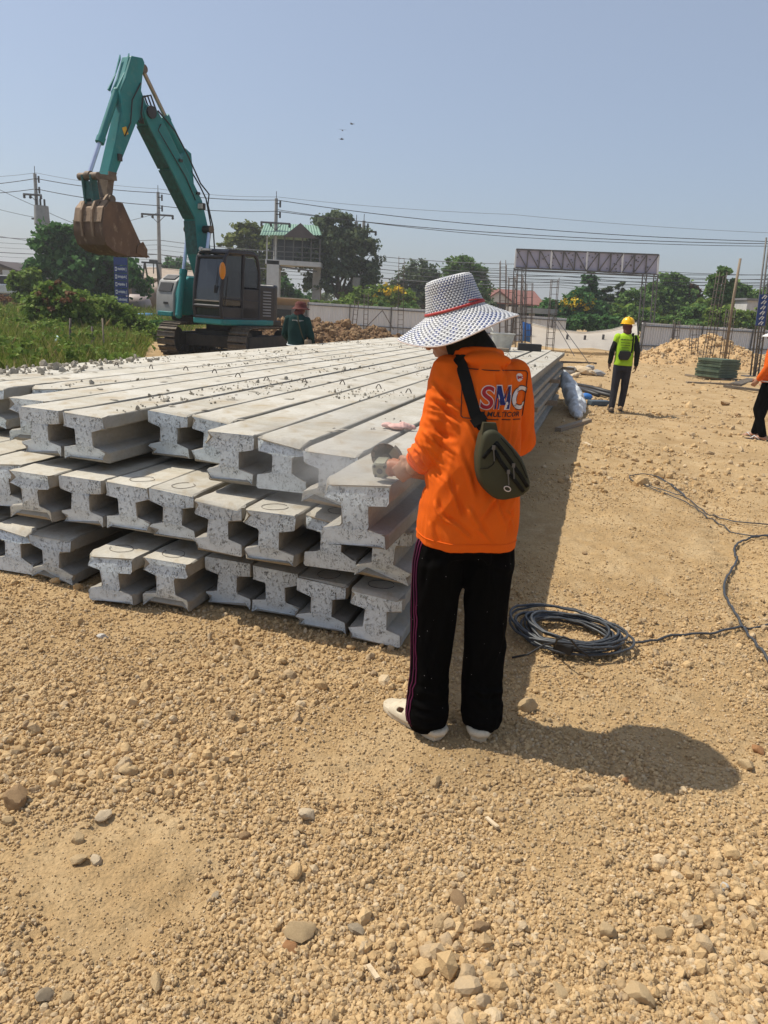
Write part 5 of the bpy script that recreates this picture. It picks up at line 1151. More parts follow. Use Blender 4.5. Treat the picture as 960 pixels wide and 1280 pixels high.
tree('tree', 'slim dark pointed tree behind the bush with yellow blossom', 'tree', (737, 408), 60, [(736, 346, 7, 9), (736, 358, 11, 11), (735, 374, 15, 14), (736, 392, 18, 14)], 4200, .26, L_dark, .14)
tree('bush', 'dense dark bush covered in yellow blossom behind the white sheet', 'bush', (722, 410), 55, [(722, 382, 20, 18), (705, 395, 18, 16), (738, 396, 18, 14), (690, 390, 16, 16)], 6000, .24, L_dark, .08, extra=(('blossom', [(722, 380, 20, 14), (708, 388, 12, 10), (735, 386, 10, 8)], 700, .19, L_flower),))
tree('tree', 'pair of small feathery conifers right of the yellow blossom', 'tree', (768, 405), 62, [(759, 368, 7, 12), (761, 384, 11, 14), (775, 362, 5, 9), (776, 376, 8, 12), (770, 396, 16, 12)], 3600, .26, L_grey, .1)
tree('tree', 'large rounded green tree beyond the right-hand sheet fence', 'tree', (840, 408), 60, [(838, 360, 22, 16), (820, 374, 22, 18), (855, 370, 20, 16), (840, 388, 34, 20), (812, 392, 22, 16)], 9500, .28, L_mid, .25, extra=(('russet_leaves', [(866, 366, 12, 10), (860, 378, 12, 8)], 700, .24, L_redbr),))
tree('tree', 'slender loose-leaved tree beside the leaning timber post', 'tree', (902, 405), 50, [(905, 342, 9, 8), (895, 352, 9, 8), (912, 360, 8, 8), (902, 372, 11, 10), (890, 362, 7, 7)], 1300, .34, L_mid, .07, .45, .2, per=12)
tree('tree', 'green tree behind the pale shed at the right edge', 'tree', (932, 410), 58, [(925, 370, 18, 14), (912, 385, 20, 16), (940, 384, 22, 18), (958, 376, 16, 18)], 6000, .28, L_mid, .18)
tree('bush', 'low light-green bush just above the right end of the fence', 'bush', (925, 415), 48, [(905, 398, 22, 12), (932, 400, 18, 10), (955, 398, 16, 12)], 3600, .26, L_light, .05)
tree('bush', 'shaggy green bush above the fence between conifers and round tree', 'bush', (795, 412), 50, [(790, 396, 16, 12), (806, 400, 16, 12), (872, 396, 22, 14)], 3800, .26, L_mid, .05)
tree('bush', 'dark hedge low behind the concrete frame by the red roof', 'bush', (675, 412), 66, [(668, 392, 16, 10), (690, 398, 18, 10), (715, 402, 20, 8)], 2600, .26, L_dark, .05)
tree('tree', 'dark round tree behind the tan-roofed workshop', 'tree', (218, 372), 80, [(218, 334, 16, 10), (212, 345, 16, 12), (232, 342, 12, 12)], 2600, .34, L_dark, .15, gz=.5)
tree('bush', 'broad green bush filling the gap left of the round tree', 'bush', (798, 412), 57, [(790, 378, 16, 14), (806, 384, 16, 14), (778, 388, 14, 12)], 3600, .26, L_mid, .06)
tree('bush', 'dark bush between the conifers and the yellow blossom', 'bush', (748, 412), 58, [(746, 392, 16, 14), (756, 400, 14, 10)], 2600, .26, L_dark, .05)
tree('bush', 'light bush under the russet side of the round tree', 'bush', (880, 412), 56, [(880, 388, 16, 14), (896, 386, 14, 14)], 3000, .26, L_light, .05)
tree('bush', 'dusty bush behind the rebar cages beside the red roof', 'bush', (606, 405), 66, [(604, 388, 16, 12), (620, 396, 16, 8)], 2200, .28, L_grey, .05)
tree('bush', 'green hedge behind the left sheet fence below the tall dusty tree', 'bush', (405, 412), 52, [(390, 384, 16, 8), (412, 386, 16, 8), (432, 384, 16, 9)], 2600, .24, L_light, .05)
r_ = np.random.default_rng(77); fb = [(x, 105+r_.uniform(-6, 10), r_.uniform(.8, 1.6), r_.uniform(2.5, 4.5), 3, r_.uniform(1.4, 2.6)) for x in np.arange(-75, 125, 4.2)]
fo = foliage('far_trees', fb, 16000, .55, L_grey, None, 900, .3, .5); tag(fo, 'far line of dusty trees along the horizon', 'trees', kind='stuff')
for i_, (xs_, Y_, top_, lf_) in enumerate((((690, 790), 50, 398, L_dark), ((800, 985), 49, 396, L_mid), ((370, 520), 53, 384, L_mid))):
    fb = []
    for px_ in range(xs_[0], xs_[1], 9): fb += px_blobs([(px_, top_+r_.uniform(-5, 5)+10, 10, 12)], Y_+r_.uniform(-1.5, 1.5))
    tag(foliage('scrub', fb, 6500, .26, lf_, None, 950+i_, .35, .3), 'band of low scrub behind the %s' % ('white sheet', 'right-hand sheet fence', 'left sheet fence')[i_], 'scrub', kind='stuff')
# banana clump
bn = at('banana_plant', yp(790, 412, 52)*np.array([1, 1, 0]), 'banana plant with broad pale leaves behind the fence', 'plant'); q = MB(); b0 = np.array(bn.location)
for k in range(5): q.tube([b0+(.25*(k-2), 0, -.2), b0+(.22*(k-2), .1, 1.0), b0+(.32*(k-2), 0, 1.7)], [.11, .09, .05], 7)
q.build('stem', M_bark, bn, True)
bl_me = MB(); 
for i in range(7):
    f = i/6; w = .20*math.sin(math.pi*min(1, f*.93+.06))**.7; z = 1.1*f-.95*f*f; bl_me.v += [(-w, .9*f*1.4, z+.03), (0, .9*f*1.4, z-.02), (w, .9*f*1.4, z+.03)]
for i in range(6): bl_me.f += [(3*i, 3*i+1, 3*i+4, 3*i+3), (3*i+1, 3*i+2, 3*i+5, 3*i+4)]
bl_me.m = [0]*12; BLM = bl_me.mesh('leaf', L_light, True)
for k in range(16):
    o = link('leaf', BLM, bn); o.location = (.3*((k % 5)-2), 0, 1.55); o.rotation_euler = (random.uniform(-.1, .7), 0, k*2.4); o.scale = [random.uniform(.9, 1.35)]*3
# the overgrown field: bushes and grass
tree('bush', 'tall weedy bush with rusty dead twigs in the field by the plastic bag', 'bush', (78, 440), 23, [(72, 372, 20, 18), (56, 388, 28, 20), (92, 388, 28, 20), (74, 404, 36, 20), (48, 414, 28, 14), (100, 416, 28, 16)], 11000, .13, L_light, .05, .34, .35, extra=(('dead_leaves', [(72, 362, 14, 12), (92, 374, 20, 10), (55, 372, 12, 10), (66, 386, 22, 14)], 420, .11, L_dry),), fork=.25)
tree('bush', 'bright green sprawling bush in front of the blue signboard', 'bush', (125, 445), 25, [(112, 388, 28, 18), (138, 392, 28, 18), (128, 412, 36, 18), (160, 406, 24, 16), (182, 416, 20, 12)], 10000, .13, L_light, .04, .34, .35, fork=.25)
tree('bush', 'small light-leaved tree in front of the grey shed at the left edge', 'bush', (38, 400), 34, [(34, 346, 18, 10), (22, 358, 18, 9), (44, 360, 16, 10), (34, 372, 16, 10)], 3200, .18, L_light, .06, .34, .35)
tree('bush', 'dark leafy bush below the blue signboard', 'bush', (185, 420), 27, [(150, 415, 22, 12), (178, 418, 24, 12), (200, 412, 14, 12)], 3800, .17, L_dark, .04, .34, .35)
tree('bush', 'low yellow-green bush at the left edge of the field', 'bush', (20, 450), 20, [(8, 425, 22, 14), (32, 430, 22, 14), (-14, 420, 20, 16), (45, 440, 20, 10)], 5600, .12, L_light, .03, .34, .35, fork=.25)
tree('bush', 'brownish scrub along the foot of the grey shed', 'bush', (15, 385), 36, [(5, 378, 18, 7), (28, 382, 20, 7), (48, 384, 14, 8)], 1900, .17, L_dry, .03, .4, .3, fork=.25)
def grass(n, zone, hgt, wid, seed):
    r = np.random.default_rng(seed); x, y = zone(n, r); e = np.array([field_edge(b) for b in y])-x; k = e > r.uniform(-.25, .55, len(x)); x, y = x[k], y[k]
    z = np.array([field_z(a, b) for a, b in zip(x, y)]); n = len(x)
    h_ = hgt*(.45+.9*np.clip(fbm(x*.6, y*.6, 3, 8)+.5, 0, 1.2))*r.uniform(.5, 1.25, n); a = r.uniform(0, 6.28, n); w = wid*r.uniform(.6, 1.3, n)
    ln = h_*r.uniform(.1, .55, n); b = r.uniform(0, 6.28, n); dx, dy = np.cos(b)*ln, np.sin(b)*ln; wx, wy = np.cos(a)*w, np.sin(a)*w
    B = np.stack([x, y, z-.03], 1); Wv = np.stack([wx, wy, 0*wx], 1); Mid = B+np.stack([dx*.3, dy*.3, h_*.6], 1); T = B+np.stack([dx, dy, h_], 1)
    V = np.stack([B-Wv, B+Wv, Mid+Wv*.75, T, Mid-Wv*.75], 1).reshape(-1, 3)
    return raw_mesh('grass', V, np.arange(len(V)).reshape(-1, 5), L_grass)
def zone1(n, r): y = 10.5+13*r.random(n)**1.1; x = np.array([field_edge(b) for b in y])-r.random(n)**1.2*8; return x, y
def zone2(n, r): y = 22+22*r.random(n); x = np.array([field_edge(b) for b in y])+.2-r.random(n)*15; return x, y
tag(link('grass', grass(46000, zone1, .34, .0085, 5)), 'long yellow-green grass covering the field beside the stack', 'grass', kind='stuff')
tag(link('grass', grass(32000, zone2, .42, .014, 6)), 'rough grass farther back in the field towards the signboard', 'grass', kind='stuff')

wb = []
for q_ in range(420):
    y_ = 11+22*random.random()**1.2; x_ = field_edge(y_)-.1-random.random()**1.3*8; w_ = random.uniform(.12, .38); wb.append((x_, y_, field_z(x_, y_)+w_*.6, w_, w_, w_*random.uniform(.5, 1.1)))
tag(foliage('weeds', wb, 7500, .085, L_light, None, 1200, .45, .2, 14), 'leafy weeds growing through the grass of the field', 'weeds', kind='stuff')

# ------------------------------------------------------------------ far buildings and yard structures
def wall_box(mb, c0, c1, z0, z1, th=.2):
    c0 = np.array([c0[0], c0[1]]); c1 = np.array([c1[0], c1[1]]); d = c1-c0; L = np.linalg.norm(d); a = math.atan2(d[1], d[0]); m_ = (c0+c1)/2
    mb.box((m_[0], m_[1], (z0+z1)/2), (L, th, z1-z0), rotz(a))
def ribbed(nm, p0, p1, z0, z1, pitch, depth, mt, root, zt=None):
    """corrugated sheet from p0 to p1"""
    p0 = np.array([p0[0], p0[1], 0]); p1 = np.array([p1[0], p1[1], 0]); L = np.linalg.norm(p1-p0); d = (p1-p0)/L; nrm = np.array([-d[1], d[0], 0]); q = MB(); n = int(L/pitch); V = []
    for i in range(n+1):
        for f, dep in ((0, 0), (.62, 0), (.72, 1), (.90, 1)):
            s = min((i+f)*pitch, L); p = p0+d*s-nrm*depth*dep; V += [p+(0, 0, z0), p+(0, 0, z1)]
    k = len(V)//2; q.add(V, [(2*i, 2*i+2, 2*i+3, 2*i+1) for i in range(k-1)]); return q.build(nm, mt, root)
# grey shed at the left edge
c = yp(-60, 385, 58); sd_ = at('shed', (c[0], c[1], 0), 'grey sheet-clad shed with dark pitched roof at the left edge', 'building')
A_ = yp(-75, 385, 58); B_ = yp(46, 385, 60); zt = yp(20, 340, 59)[2]
q = MB(); wall_box(q, A_, B_, 0, zt-1.6, .3); q.build('base_wall', M_winglass, sd_); ribbed('wall', A_-(0, .2, 0), B_-(0, .2, 0), zt-1.7, zt-.2, .32, .05, M_shed, sd_)
P_ = yp(-10, 325, 58.5); q = MB(); q.add([A_*(1, 1, 0)+(0, -.4, zt-.25), P_*(1, 1, 0)+(0, -.4, P_[2]), B_*(1, 1, 0)+(.5, -.4, zt-.35), B_*(1, 1, 0)+(.5, 8, zt-.35), P_*(1, 1, 0)+(0, 8, P_[2]), A_*(1, 1, 0)+(0, 8, zt-.25)], [(0, 1, 4, 5), (1, 2, 3, 4)]); o = q.build('roof', M_shedroof, sd_); m_ = o.modifiers.new('s', 'SOLIDIFY'); m_.thickness = .18
q = MB(); q.add([A_*(1, 1, 0)+(0, -.05, zt-.3), P_*(1, 1, 0)+(0, -.05, P_[2]-.1), B_*(1, 1, 0)+(0, -.05, zt-.3)], [(0, 1, 2)]); q.build('gable', M_shed, sd_)
w0, w1 = yp(4, 346, 57.6), yp(16, 338, 57.6); q = MB(); q.box((w0+w1)/2, (w1[0]-w0[0], .12, w1[2]-w0[2])); q.build('window', M_lens, sd_)
# white cars parked in front of it, mostly hidden by the weeds
for k, (px, lab) in enumerate(((12, 'white car half hidden by weeds in front of the grey shed'), (-34, 'white car cut by the left edge in front of the grey shed'))):
    c = yp(px, 378, 50); cr = empty('parked_car', (c[0], c[1], .45), .1, lab, 'car')
    q = MB(); q.prism([(-2.0, .35), (-2.0, .85), (-1.3, .95), (1.2, .95), (2.0, .8), (2.05, .35)], -.8, .8); bevel(q.build('car_body', M_white, cr), .1, 3); q = MB(); q.prism([(-1.45, .94), (-1.0, 1.42), (.5, 1.45), (1.2, .94)], -.72, .72); bevel(q.build('cabin', M_winglass, cr), .06, 2); q = MB(); q.box((-.25, 0, 1.46), (1.5, 1.4, .05)); bevel(q.build('car_roof', M_white, cr), .03)
    for x in (-1.25, 1.25):
        for y in (-.78, .78): q = MB(); q.tube([(x, y-.1, .32), (x, y+.1, .32)], .32, 16); q.build('wheel', M_rubber, cr, sharp=40)
# white wall behind the blue signboard
A_ = yp(120, 398, 52); B_ = yp(156, 398, 52); wl = at('wall', (A_[0], A_[1], .3), 'pale two-tone boundary wall behind the blue signboard', 'wall'); q = MB(); wall_box(q, A_, B_, .2, yp(138, 372, 52)[2], .3); q.build('lower_wall', M_wall, wl)
ribbed('upper_sheet', A_-(0, .2, 0), B_-(0, .2, 0), yp(138, 372, 52)[2], yp(138, 335, 52)[2], .3, .04, M_shed, wl)
# blue signboard with six lettered panels
s0, s1 = yp(142.5, 321, 40), yp(160.5, 389, 40); sw = s1[0]-s0[0]; sb_ = at('signboard', (s0[0]+sw/2, 40, .4), 'tall blue signboard of six lettered panels beyond the weeds', 'sign')
x0, z1, z0 = s0[0], s0[2], s1[2]; hgt = (z1-z0); cx = x0+sw/2
q = MB(); q.box((cx-sw*.5, 40.06, (z0+z1)/2-.2), (.06, .06, hgt+.9)); q.build('post', M_steeldk, sb_); q = MB(); q.box((cx+sw*.5, 40.06, (z0+z1)/2-.2), (.06, .06, hgt+.9)); q.build('post', M_steeldk, sb_)
q = MB(); q.box((cx, 39.98, z1-hgt*.075), (sw*1.06, .05, hgt*.14)); q.build('header_panel', M_sign, sb_)
for k in range(6):
    zc = z1-hgt*(.15+.85*(k+.5)/6); q = MB(); q.box((cx, 39.98, zc), (sw*1.04, .05, hgt*.128)); pn = q.build('sign_panel', M_sign, sb_)
    q = MB(); q.box((cx-sw*.36, 39.95, zc), (sw*.15, .01, hgt*.075)); q.build('icon', M_white, pn); q = MB(); q.box((cx-sw*.36, 39.944, zc), (sw*.07, .01, hgt*.035)); q.build('icon_centre', M_sign, pn)
    q = MB(); rr = random.Random(k); xx = -.22
    while xx < .34: w = rr.uniform(.03, .065); q.box((cx+sw*(xx+w/2), 39.95, zc+rr.uniform(-.004, .006)*hgt), (sw*w, .01, hgt*rr.uniform(.03, .05))); xx += w+.022
    q.build('lettering', M_white, pn)['kind'] = 'stuff'; q = MB(); q.box((cx+sw*.44, 39.95, zc), (sw*.03, .01, hgt*.07)); q.build('margin_stroke', M_white, pn)
# tan-roofed workshop
A_ = yp(158, 385, 70); B_ = yp(238, 385, 72); zr = yp(190, 346, 70)[2]; ws = at('workshop', (A_[0], A_[1], .3), 'low workshop with a tan sheet roof behind the excavator', 'building')
q = MB(); wall_box(q, A_, B_, .2, zr, .3); q.build('wall', M_tankbr, ws); q = MB(); a = A_*(1, 1, 0); b = B_*(1, 1, 0); q.add([a+(-.6, -.9, zr-.1), b+(.8, -.9, zr-.1), b+(.4, 5, yp(200, 335, 74)[2]), a+(.6, 5, yp(200, 334, 74)[2])], [(0, 1, 2, 3)]); o = q.build('roof', M_tanroof, ws); m_ = o.modifiers.new('s', 'SOLIDIFY'); m_.thickness = .15
for px in (171, 186): p = yp(px, 362, 69.6); q = MB(); q.box(p, (.9, .1, 1.2)); q.build('window', M_winglass, ws)
# hoist frame over the tanks
hf_ = at('hoist_frame', yp(190, 400, 48)*np.array([1, 1, 0]), 'thin dark A-frame hoist standing over the pale tanks', 'hoist'); 
T0, T1 = yp(181, 328, 48), yp(196, 329, 48)
for a_, b_ in ((T0, yp(173, 385, 48)), (T0, yp(187, 362, 49.5)), (T1, yp(207, 385, 48)), (T1, yp(199, 370, 49.5))): q = MB(); b2 = np.array(b_); q.bar(a_, b2, .09); q.build('leg', M_steeldk, hf_)
q = MB(); q.bar(T0-(.2, 0, 0), T1+(.3, 0, 0), .10); q.build('beam', M_steeldk, hf_); q = MB(); q.bar(yp(192, 329, 48), yp(192, 342, 48), .05); q.box(yp(192, 327, 48), (.5, .2, .2)); q.build('hoist_block', M_steeldk, hf_)
# tanks
def tank(px, py, w, hgt_, Y, mt, lab, up=False):
    k = Y*.97/FPX; c = yp(px, py, Y); r_ = hgt_/2*k; L_ = w/2*k; t_ = at('tank', (c[0], c[1], c[2]-r_), lab, 'tank'); q = MB()
    ax = np.array([1., .25, 0]); ax /= np.linalg.norm(ax); pr = [(.05, -1), (.5, -.93), (.8, -.78), (1, -.5), (1, .5), (.8, .78), (.5, .93), (.05, 1)]
    a, b, d = frame(ax); q.loft([[c+ax*z*L_+(a*math.cos(t)+b*math.sin(t))*r_*r for t in np.linspace(0, 2*math.pi, 25)[:-1]] for r, z in pr]); q.build('shell', mt, t_, True)
    for s in (-.4, .4): q = MB(); q.box(c+ax*s*L_-(0, 0, r_*.95), (.2, r_*1.4, r_*.8)); q.build('saddle', M_steeldk, t_)
    return t_
tank(172, 382, 34, 27, 44, M_tank, 'pinkish cylindrical tank lying right of the blue signboard'); tank(208, 372, 46, 36, 50, M_tankbr, 'brown drum-shaped tank partly hidden by the excavator house'); tank(336, 372, 22, 16, 56, M_wall, 'small pale tank behind the rear of the excavator')
# big blue water pipes
def pipe_run(pts, r, lab): 
    p = at('pipe', (pts[0][0], pts[0][1], 0), lab, 'pipe'); q = MB(); q.tube(pts, r, 14); q.build('pipe_run', M_pipe, p, True)
    for i in (0, -1): q = MB(); d = np.array(pts[i])-np.array(pts[1 if i == 0 else -2]); d /= np.linalg.norm(d); q.tube([np.array(pts[i])-d*.1, np.array(pts[i])+d*.03], r*1.25, 16); q.build('flange', M_pipe, p, sharp=40)
pipe_run([yp(165, 407, 33), yp(167, 399, 33), yp(173, 396.5, 33), yp(183, 396, 33), yp(200, 397, 33.4)], .17, 'blue water pipe with an elbow left of the excavator')
pipe_run([yp(305, 409, 36), yp(330, 409, 36), yp(356, 410, 36)], .30, 'thick blue pipe lying behind the rear of the excavator')
# tower with a green roof
def tower():
    Y = 60; k = Y*.97/FPX; t_ = at('tower', yp(350, 412, Y)*np.array([1, 1, 0]), 'white tower with railed platform under a green sheet roof', 'tower'); b0 = yp(341, 405, Y); zt = yp(341, 326, Y)[2]; zb = 0
    q = MB(); q.box((b0[0], Y, (zt+zb)/2), (15*k, 1.0, zt-zb)); q.build('column', M_wall, t_); b1 = yp(392, 405, Y); q = MB(); q.box((b1[0], Y+1.5, (zt+zb)/2), (10*k, 1.0, zt-zb)); q.build('column', M_conc, t_)
    xl, xr = yp(333, 320, Y)[0], yp(402, 320, Y)[0]; q = MB(); q.box(((xl+xr)/2, Y+1.2, zt-.1), (xr-xl, 3.4, .35)); q.build('platform', M_wall, t_)
    zr = yp(350, 296, Y)[2]
    for x in np.linspace(xl+.1, xr-.1, 7):
        q = MB(); q.box((x, Y-.4, (zt+zr)/2), (.09, .09, zr-zt)); q.build('post', M_steeldk if x > xl+1 else M_wall, t_)
    for f in (.2, .4, .6): q = MB(); q.box(((xl+xr)/2, Y-.4, zt+(zr-zt)*f), (xr-xl, .05, .05)); q.build('rail', M_steeldk, t_)
    q = MB(); q.box(((xl+xr)/2, Y+2.4, (zt+zr)/2), (xr-xl, .1, (zr-zt))); q.build('back_screen', M_winglass, t_)
    A0, A1 = yp(328, 296, Y), yp(404, 296, Y); R0, R1 = yp(331, 279, Y+1.6), yp(398, 282, Y+1.6); ribs = 22
    for s, (yy, nm) in enumerate(((-1.1, 'roof'), (4.2, 'roof_back'))):
        q = MB(); V = []
        for i in range(ribs*2+1):
            f = i/(ribs*2); up_ = .05*(i % 2); a = A0*(1-f)+A1*f; r_ = R0*(1-f)+R1*f; V += [(a[0], Y+yy, a[2]+up_), (r_[0], Y+1.6, r_[2]+up_)]
        q.add(V, [(2*i, 2*i+2, 2*i+3, 2*i+1) for i in range(ribs*2)]); q.build(nm, M_greenroof, t_)
    g = yp(378, 288, Y); q = MB(); q.add([(g[0]-1.3, Y-1.25, A0[2]-.0), (g[0]+1.3, Y-1.25, A0[2]-.0), (g[0], Y-1.25, A0[2]+1.05), (g[0], Y+1.0, A0[2]+1.0)], [(0, 1, 2), (0, 2, 3), (1, 3, 2)]); q.build('dormer', M_shedroof, t_)
    q = MB(); q.bar((b0[0]+.4, Y-.3, zt-.4), (xr-.3, Y-.3, zt-.6), .12); q.build('bracket', M_steeldk, t_)
tower()
# low hut roof to the left of the tower foot
p = yp(345, 395, 50); ht = at('hut', (p[0], p[1], 0), 'small hut with a tan awning beside the dark-shirted worker', 'hut'); q = MB(); q.box((p[0], p[1]+1, .5), (3.6, 2, 1.6)); q.build('wall', M_shed, ht); q = MB(); q.box((p[0]+.2, p[1]-.6, 1.35), (4.2, 2.2, .06), rotx(-.25)); q.build('awning', M_tanroof, ht); q = MB(); q.box((p[0]+.2, p[1]-.04, .55), (1.6, .08, .7)); q.build('window', M_winglass, ht)
# red-roofed house and a bare concrete frame in front of it
def house():
    Y = 84; a, b = yp(604, 395, Y), yp(672, 400, Y); h_ = at('house', (a[0], a[1], 0), 'house with a reddish tiled roof beyond the rebar cages', 'house'); ze = yp(640, 378, Y)[2]; zr = yp(640, 361, Y)[2]
    q = MB(); q.box(((a[0]+b[0])/2, Y+3, ze/2), (b[0]-a[0]-.6, 5.6, ze)); q.build('wall', M_wall, h_)
    q = MB(); x0, x1 = a[0]-.4, b[0]+.6; q.add([(x0, Y-.8, ze-.1), (x1, Y-.8, ze-.1), (x1-.8, Y+3, zr), (x0+.8, Y+3, zr), (x0, Y+6.8, ze-.1), (x1, Y+6.8, ze-.1)], [(0, 1, 2, 3), (3, 2, 5, 4), (0, 3, 4), (1, 5, 2)]); o = q.build('roof', M_redroof, h_); m_ = o.modifiers.new('s', 'SOLIDIFY'); m_.thickness = .15
    g = yp(622, 372, Y); q = MB(); q.add([(g[0]-1.8, Y-1.2, ze-.1), (g[0]+1.8, Y-1.2, ze-.1), (g[0], Y-1.2, ze+1.15), (g[0], Y+2.2, ze+1.1)], [(0, 2, 3), (1, 3, 2)]); o = q.build('gable_roof', M_redroof, h_); m_ = o.modifiers.new('s', 'SOLIDIFY'); m_.thickness = .15; q = MB(); q.add([(g[0]-1.6, Y-1.0, ze-.1), (g[0]+1.6, Y-1.0, ze-.1), (g[0], Y-1.0, ze+.95)], [(0, 1, 2)]); q.build('gable', M_wall, h_)
    for px in (612, 626, 642, 658): p = yp(px, 386, Y); q = MB(); q.box((p[0], Y+.18, p[2]), (1.0, .1, 1.1)); q.build('window', M_winglass, h_)
house()
Y = 52; fr_ = at('unfinished_building', yp(675, 415, Y)*np.array([1, 1, 0]), 'low bare concrete frame with a dark opening behind the blue sheet', 'building'); zt = yp(675, 385, Y)[2]
xs = [yp(p, 400, Y)[0] for p in (642, 664, 688)]; q = MB(); q.box(((xs[0]+xs[2])/2, Y+1, zt-.2), (xs[2]-xs[0]+.6, 3, .35)); q.build('roof_slab', M_conc, fr_)
for x in xs: q = MB(); q.box((x, Y, (zt-.4)/2), (.35, .35, zt-.4)); q.build('column', M_conc, fr_)
q = MB(); q.box(((xs[0]+xs[2])/2, Y+2.4, (zt-.4)/2), (xs[2]-xs[0], .15, zt-.4)); q.build('back_wall', M_winglass, fr_)
p = yp(941, 388, 56); ps = at('shed', (p[0], p[1], 0), 'pale grey cabin standing behind the fence at the right edge', 'cabin'); q = MB(); q.box((p[0], p[1], p[2]-1.0), (1.9, 2, 3.3)); bevel(q.build('wall', M_wall, ps), .03); q = MB(); q.box((p[0], p[1], p[2]+.72), (2.2, 2.4, .14)); q.build('roof', M_shed, ps); q = MB(); q.box((p[0]+.4, p[1]-1.02, p[2]), (.7, .06, .9)); q.build('window', M_winglass, ps)

# ------------------------------------------------------------------ poles and wires
def upole(px, ytop, Y, arms, lab, extra=None, r=.15, group='utility poles along the road'):
    t = yp(px, ytop, Y); p = at('utility_pole', (t[0], t[1], 0), lab, 'utility pole', group); q = MB(); q.tube([(t[0], Y, -.2), (t[0], Y, t[2])], [r*1.25, r*.8], 8); q.build('shaft', M_conc, p, sharp=50)
    k = Y*.97/FPX
    for i, (dy, w0, w1) in enumerate(arms):
        z = t[2]-dy*k; q = MB(); q.box((t[0]+(w0+w1)/2*k, Y-.18, z), ((w1-w0)*k, .12, .13)); q.build('crossarm', M_steeldk, p)
        for f in (w0+1, (w0*.55+w1*.25), w1-1): q = MB(); q.lathe([(.05, -.28), (.11, -.2), (.07, -.12), (.11, -.05), (.04, 0)], 10, (t[0]+f*k, Y-.18, z)); q.build('insulator', M_black, p, sharp=40)
        for f in (w0*.5, w1*.5): q = MB(); q.bar((t[0]+f*k, Y-.2, z), (t[0], Y-.14, z-abs(f)*k*.9), .04); q.build('brace', M_steeldk, p)
    for dy in (6, 18): q = MB(); q.bar((t[0], Y-.1, t[2]-dy*k), (t[0]+5*k, Y-.1, t[2]-dy*k), .06); q.tube([(t[0]+5*k, Y-.1, t[2]-dy*k-.25), (t[0]+5*k, Y-.1, t[2]-dy*k+.2)], .07, 8); q.build('pin_insulator', M_black, p)
    q = MB(); q.tube([(t[0], Y, t[2]), (t[0], Y, t[2]+.5)], .025, 5); q.build('spike', M_black, p)
    return p, t, k
p, t, k = upole(43.5, 217, 58, [(24, -14, 8)], 'leaning-looking power pole carrying a transformer above the dark tree')
q = MB(); c = t+np.array([8*k, -.35, -46*k]); q.tube([c-(0, 0, .75), c+(0, 0, .6)], [.55, .5], 14); q.build('transformer', M_panel, p, sharp=40); q = MB()
for dx in (-.3, 0, .3): q.tube([c+(dx, -.1, .6), c+(dx, -.1, 1.05)], .07, 7)
q.build('bushing', M_black, p)['kind'] = 'stuff'; q = MB(); q.box(c+(-.4, .2, -.3), (.9, .1, .12)); q.build('bracket', M_steeldk, p)
upole(197.5, 240, 62, [(26, -20, 19)], 'power pole with one wide crossarm left of the excavator boom')
upole(345.5, 248, 60, [(28, -18, 18)], 'power pole with crossarm in front of the green-roofed tower')
upole(445.5, 277, 62, [], 'bare concrete pole, left one of the pair before the tall tree')
p, t, k = upole(455, 276, 62, [(12, -3, 16)], 'concrete pole with a short arm, right one of the pair before the tall tree'); q = MB(); q.box((t[0]-5*k, 61.6, t[2]-72*k), (9*k, .7, 12*k)); q.build('equipment_box', M_conc, p)
def wire(pts, Y, r, lab, sag=3, mt=None, group='overhead wires along the road'):
    P = []
    for (x0, y0), (x1, y1) in zip(pts, pts[1:]):
        n = 10
        for i in range(n): f = i/n; P.append(yp(x0+(x1-x0)*f, y0+(y1-y0)*f+sag*4*f*(1-f)*min(1, abs(x1-x0)/150), Y))
    P.append(yp(*pts[-1], Y)); o = MB().tube(P, r, 5).build('power_line', mt or M_wire, None, True); return tag(o, lab, 'power line', group)
wire([(-60, 233), (45, 223), (198, 241), (346, 250), (640, 284), (1010, 303)], 59.6, .026, 'thick upper wire that crosses the whole sky over the pole tops')
wire([(-60, 243), (45, 236), (198, 257), (346, 264), (640, 292), (1010, 305)], 59.4, .026, 'thick second wire just below the uppermost thick wire')
wire([(-60, 222), (45, 216), (198, 236), (346, 246), (640, 268), (1010, 293)], 60.2, .014, 'thinnest pale wire strung highest of all', mt=M_wiregrey)
wire([(346, 262), (640, 296), (1010, 308)], 60.0, .022, 'wire that leaves the tower-side pole lowest of the thick three')
wire([(-60, 205), (45, 258), (95, 280)], 57.8, .018, 'wire slanting down to the transformer pole from the left')
wire([(-60, 244), (45, 272), (110, 286), (198, 266)], 57.6, .016, 'wire running from the left past the transformer to the next pole')
low = 'thin wire in the low sagging bundle behind trees and rooftops'
for i, (a, b, c, d) in enumerate(((292, 300, 318, 330), (299, 306, 324, 336), (305, 312, 328, 341), (311, 318, 334, 345), (316, 324, 338, 350), (322, 331, 345, 352), (285, 318, 345, 356), (330, 335, 350, 359))):
    wire([(-60, a), (198, b), (450, c), (700, d), (1010, d+14)], 62+.4*i, .015 if i % 3 else .026, '%s wire of the low sagging bundle behind trees and rooftops' % ('topmost', 'third', 'fourth', 'fifth', 'sixth', 'seventh', 'steepest second', 'lowest')[i], 4, M_wire if i % 2 else M_wiregrey, 'low bundle of wires')
for i, (y0, y1) in enumerate(((337, 343), (341, 349), (346, 353), (350, 356))): wire([(600, y0), (1010, y1)], 50+.3*i, .02, '%s dark cable of the four low behind the billboard' % ('topmost', 'second', 'third', 'lowest')[i], 3, None, 'cables behind the billboard')
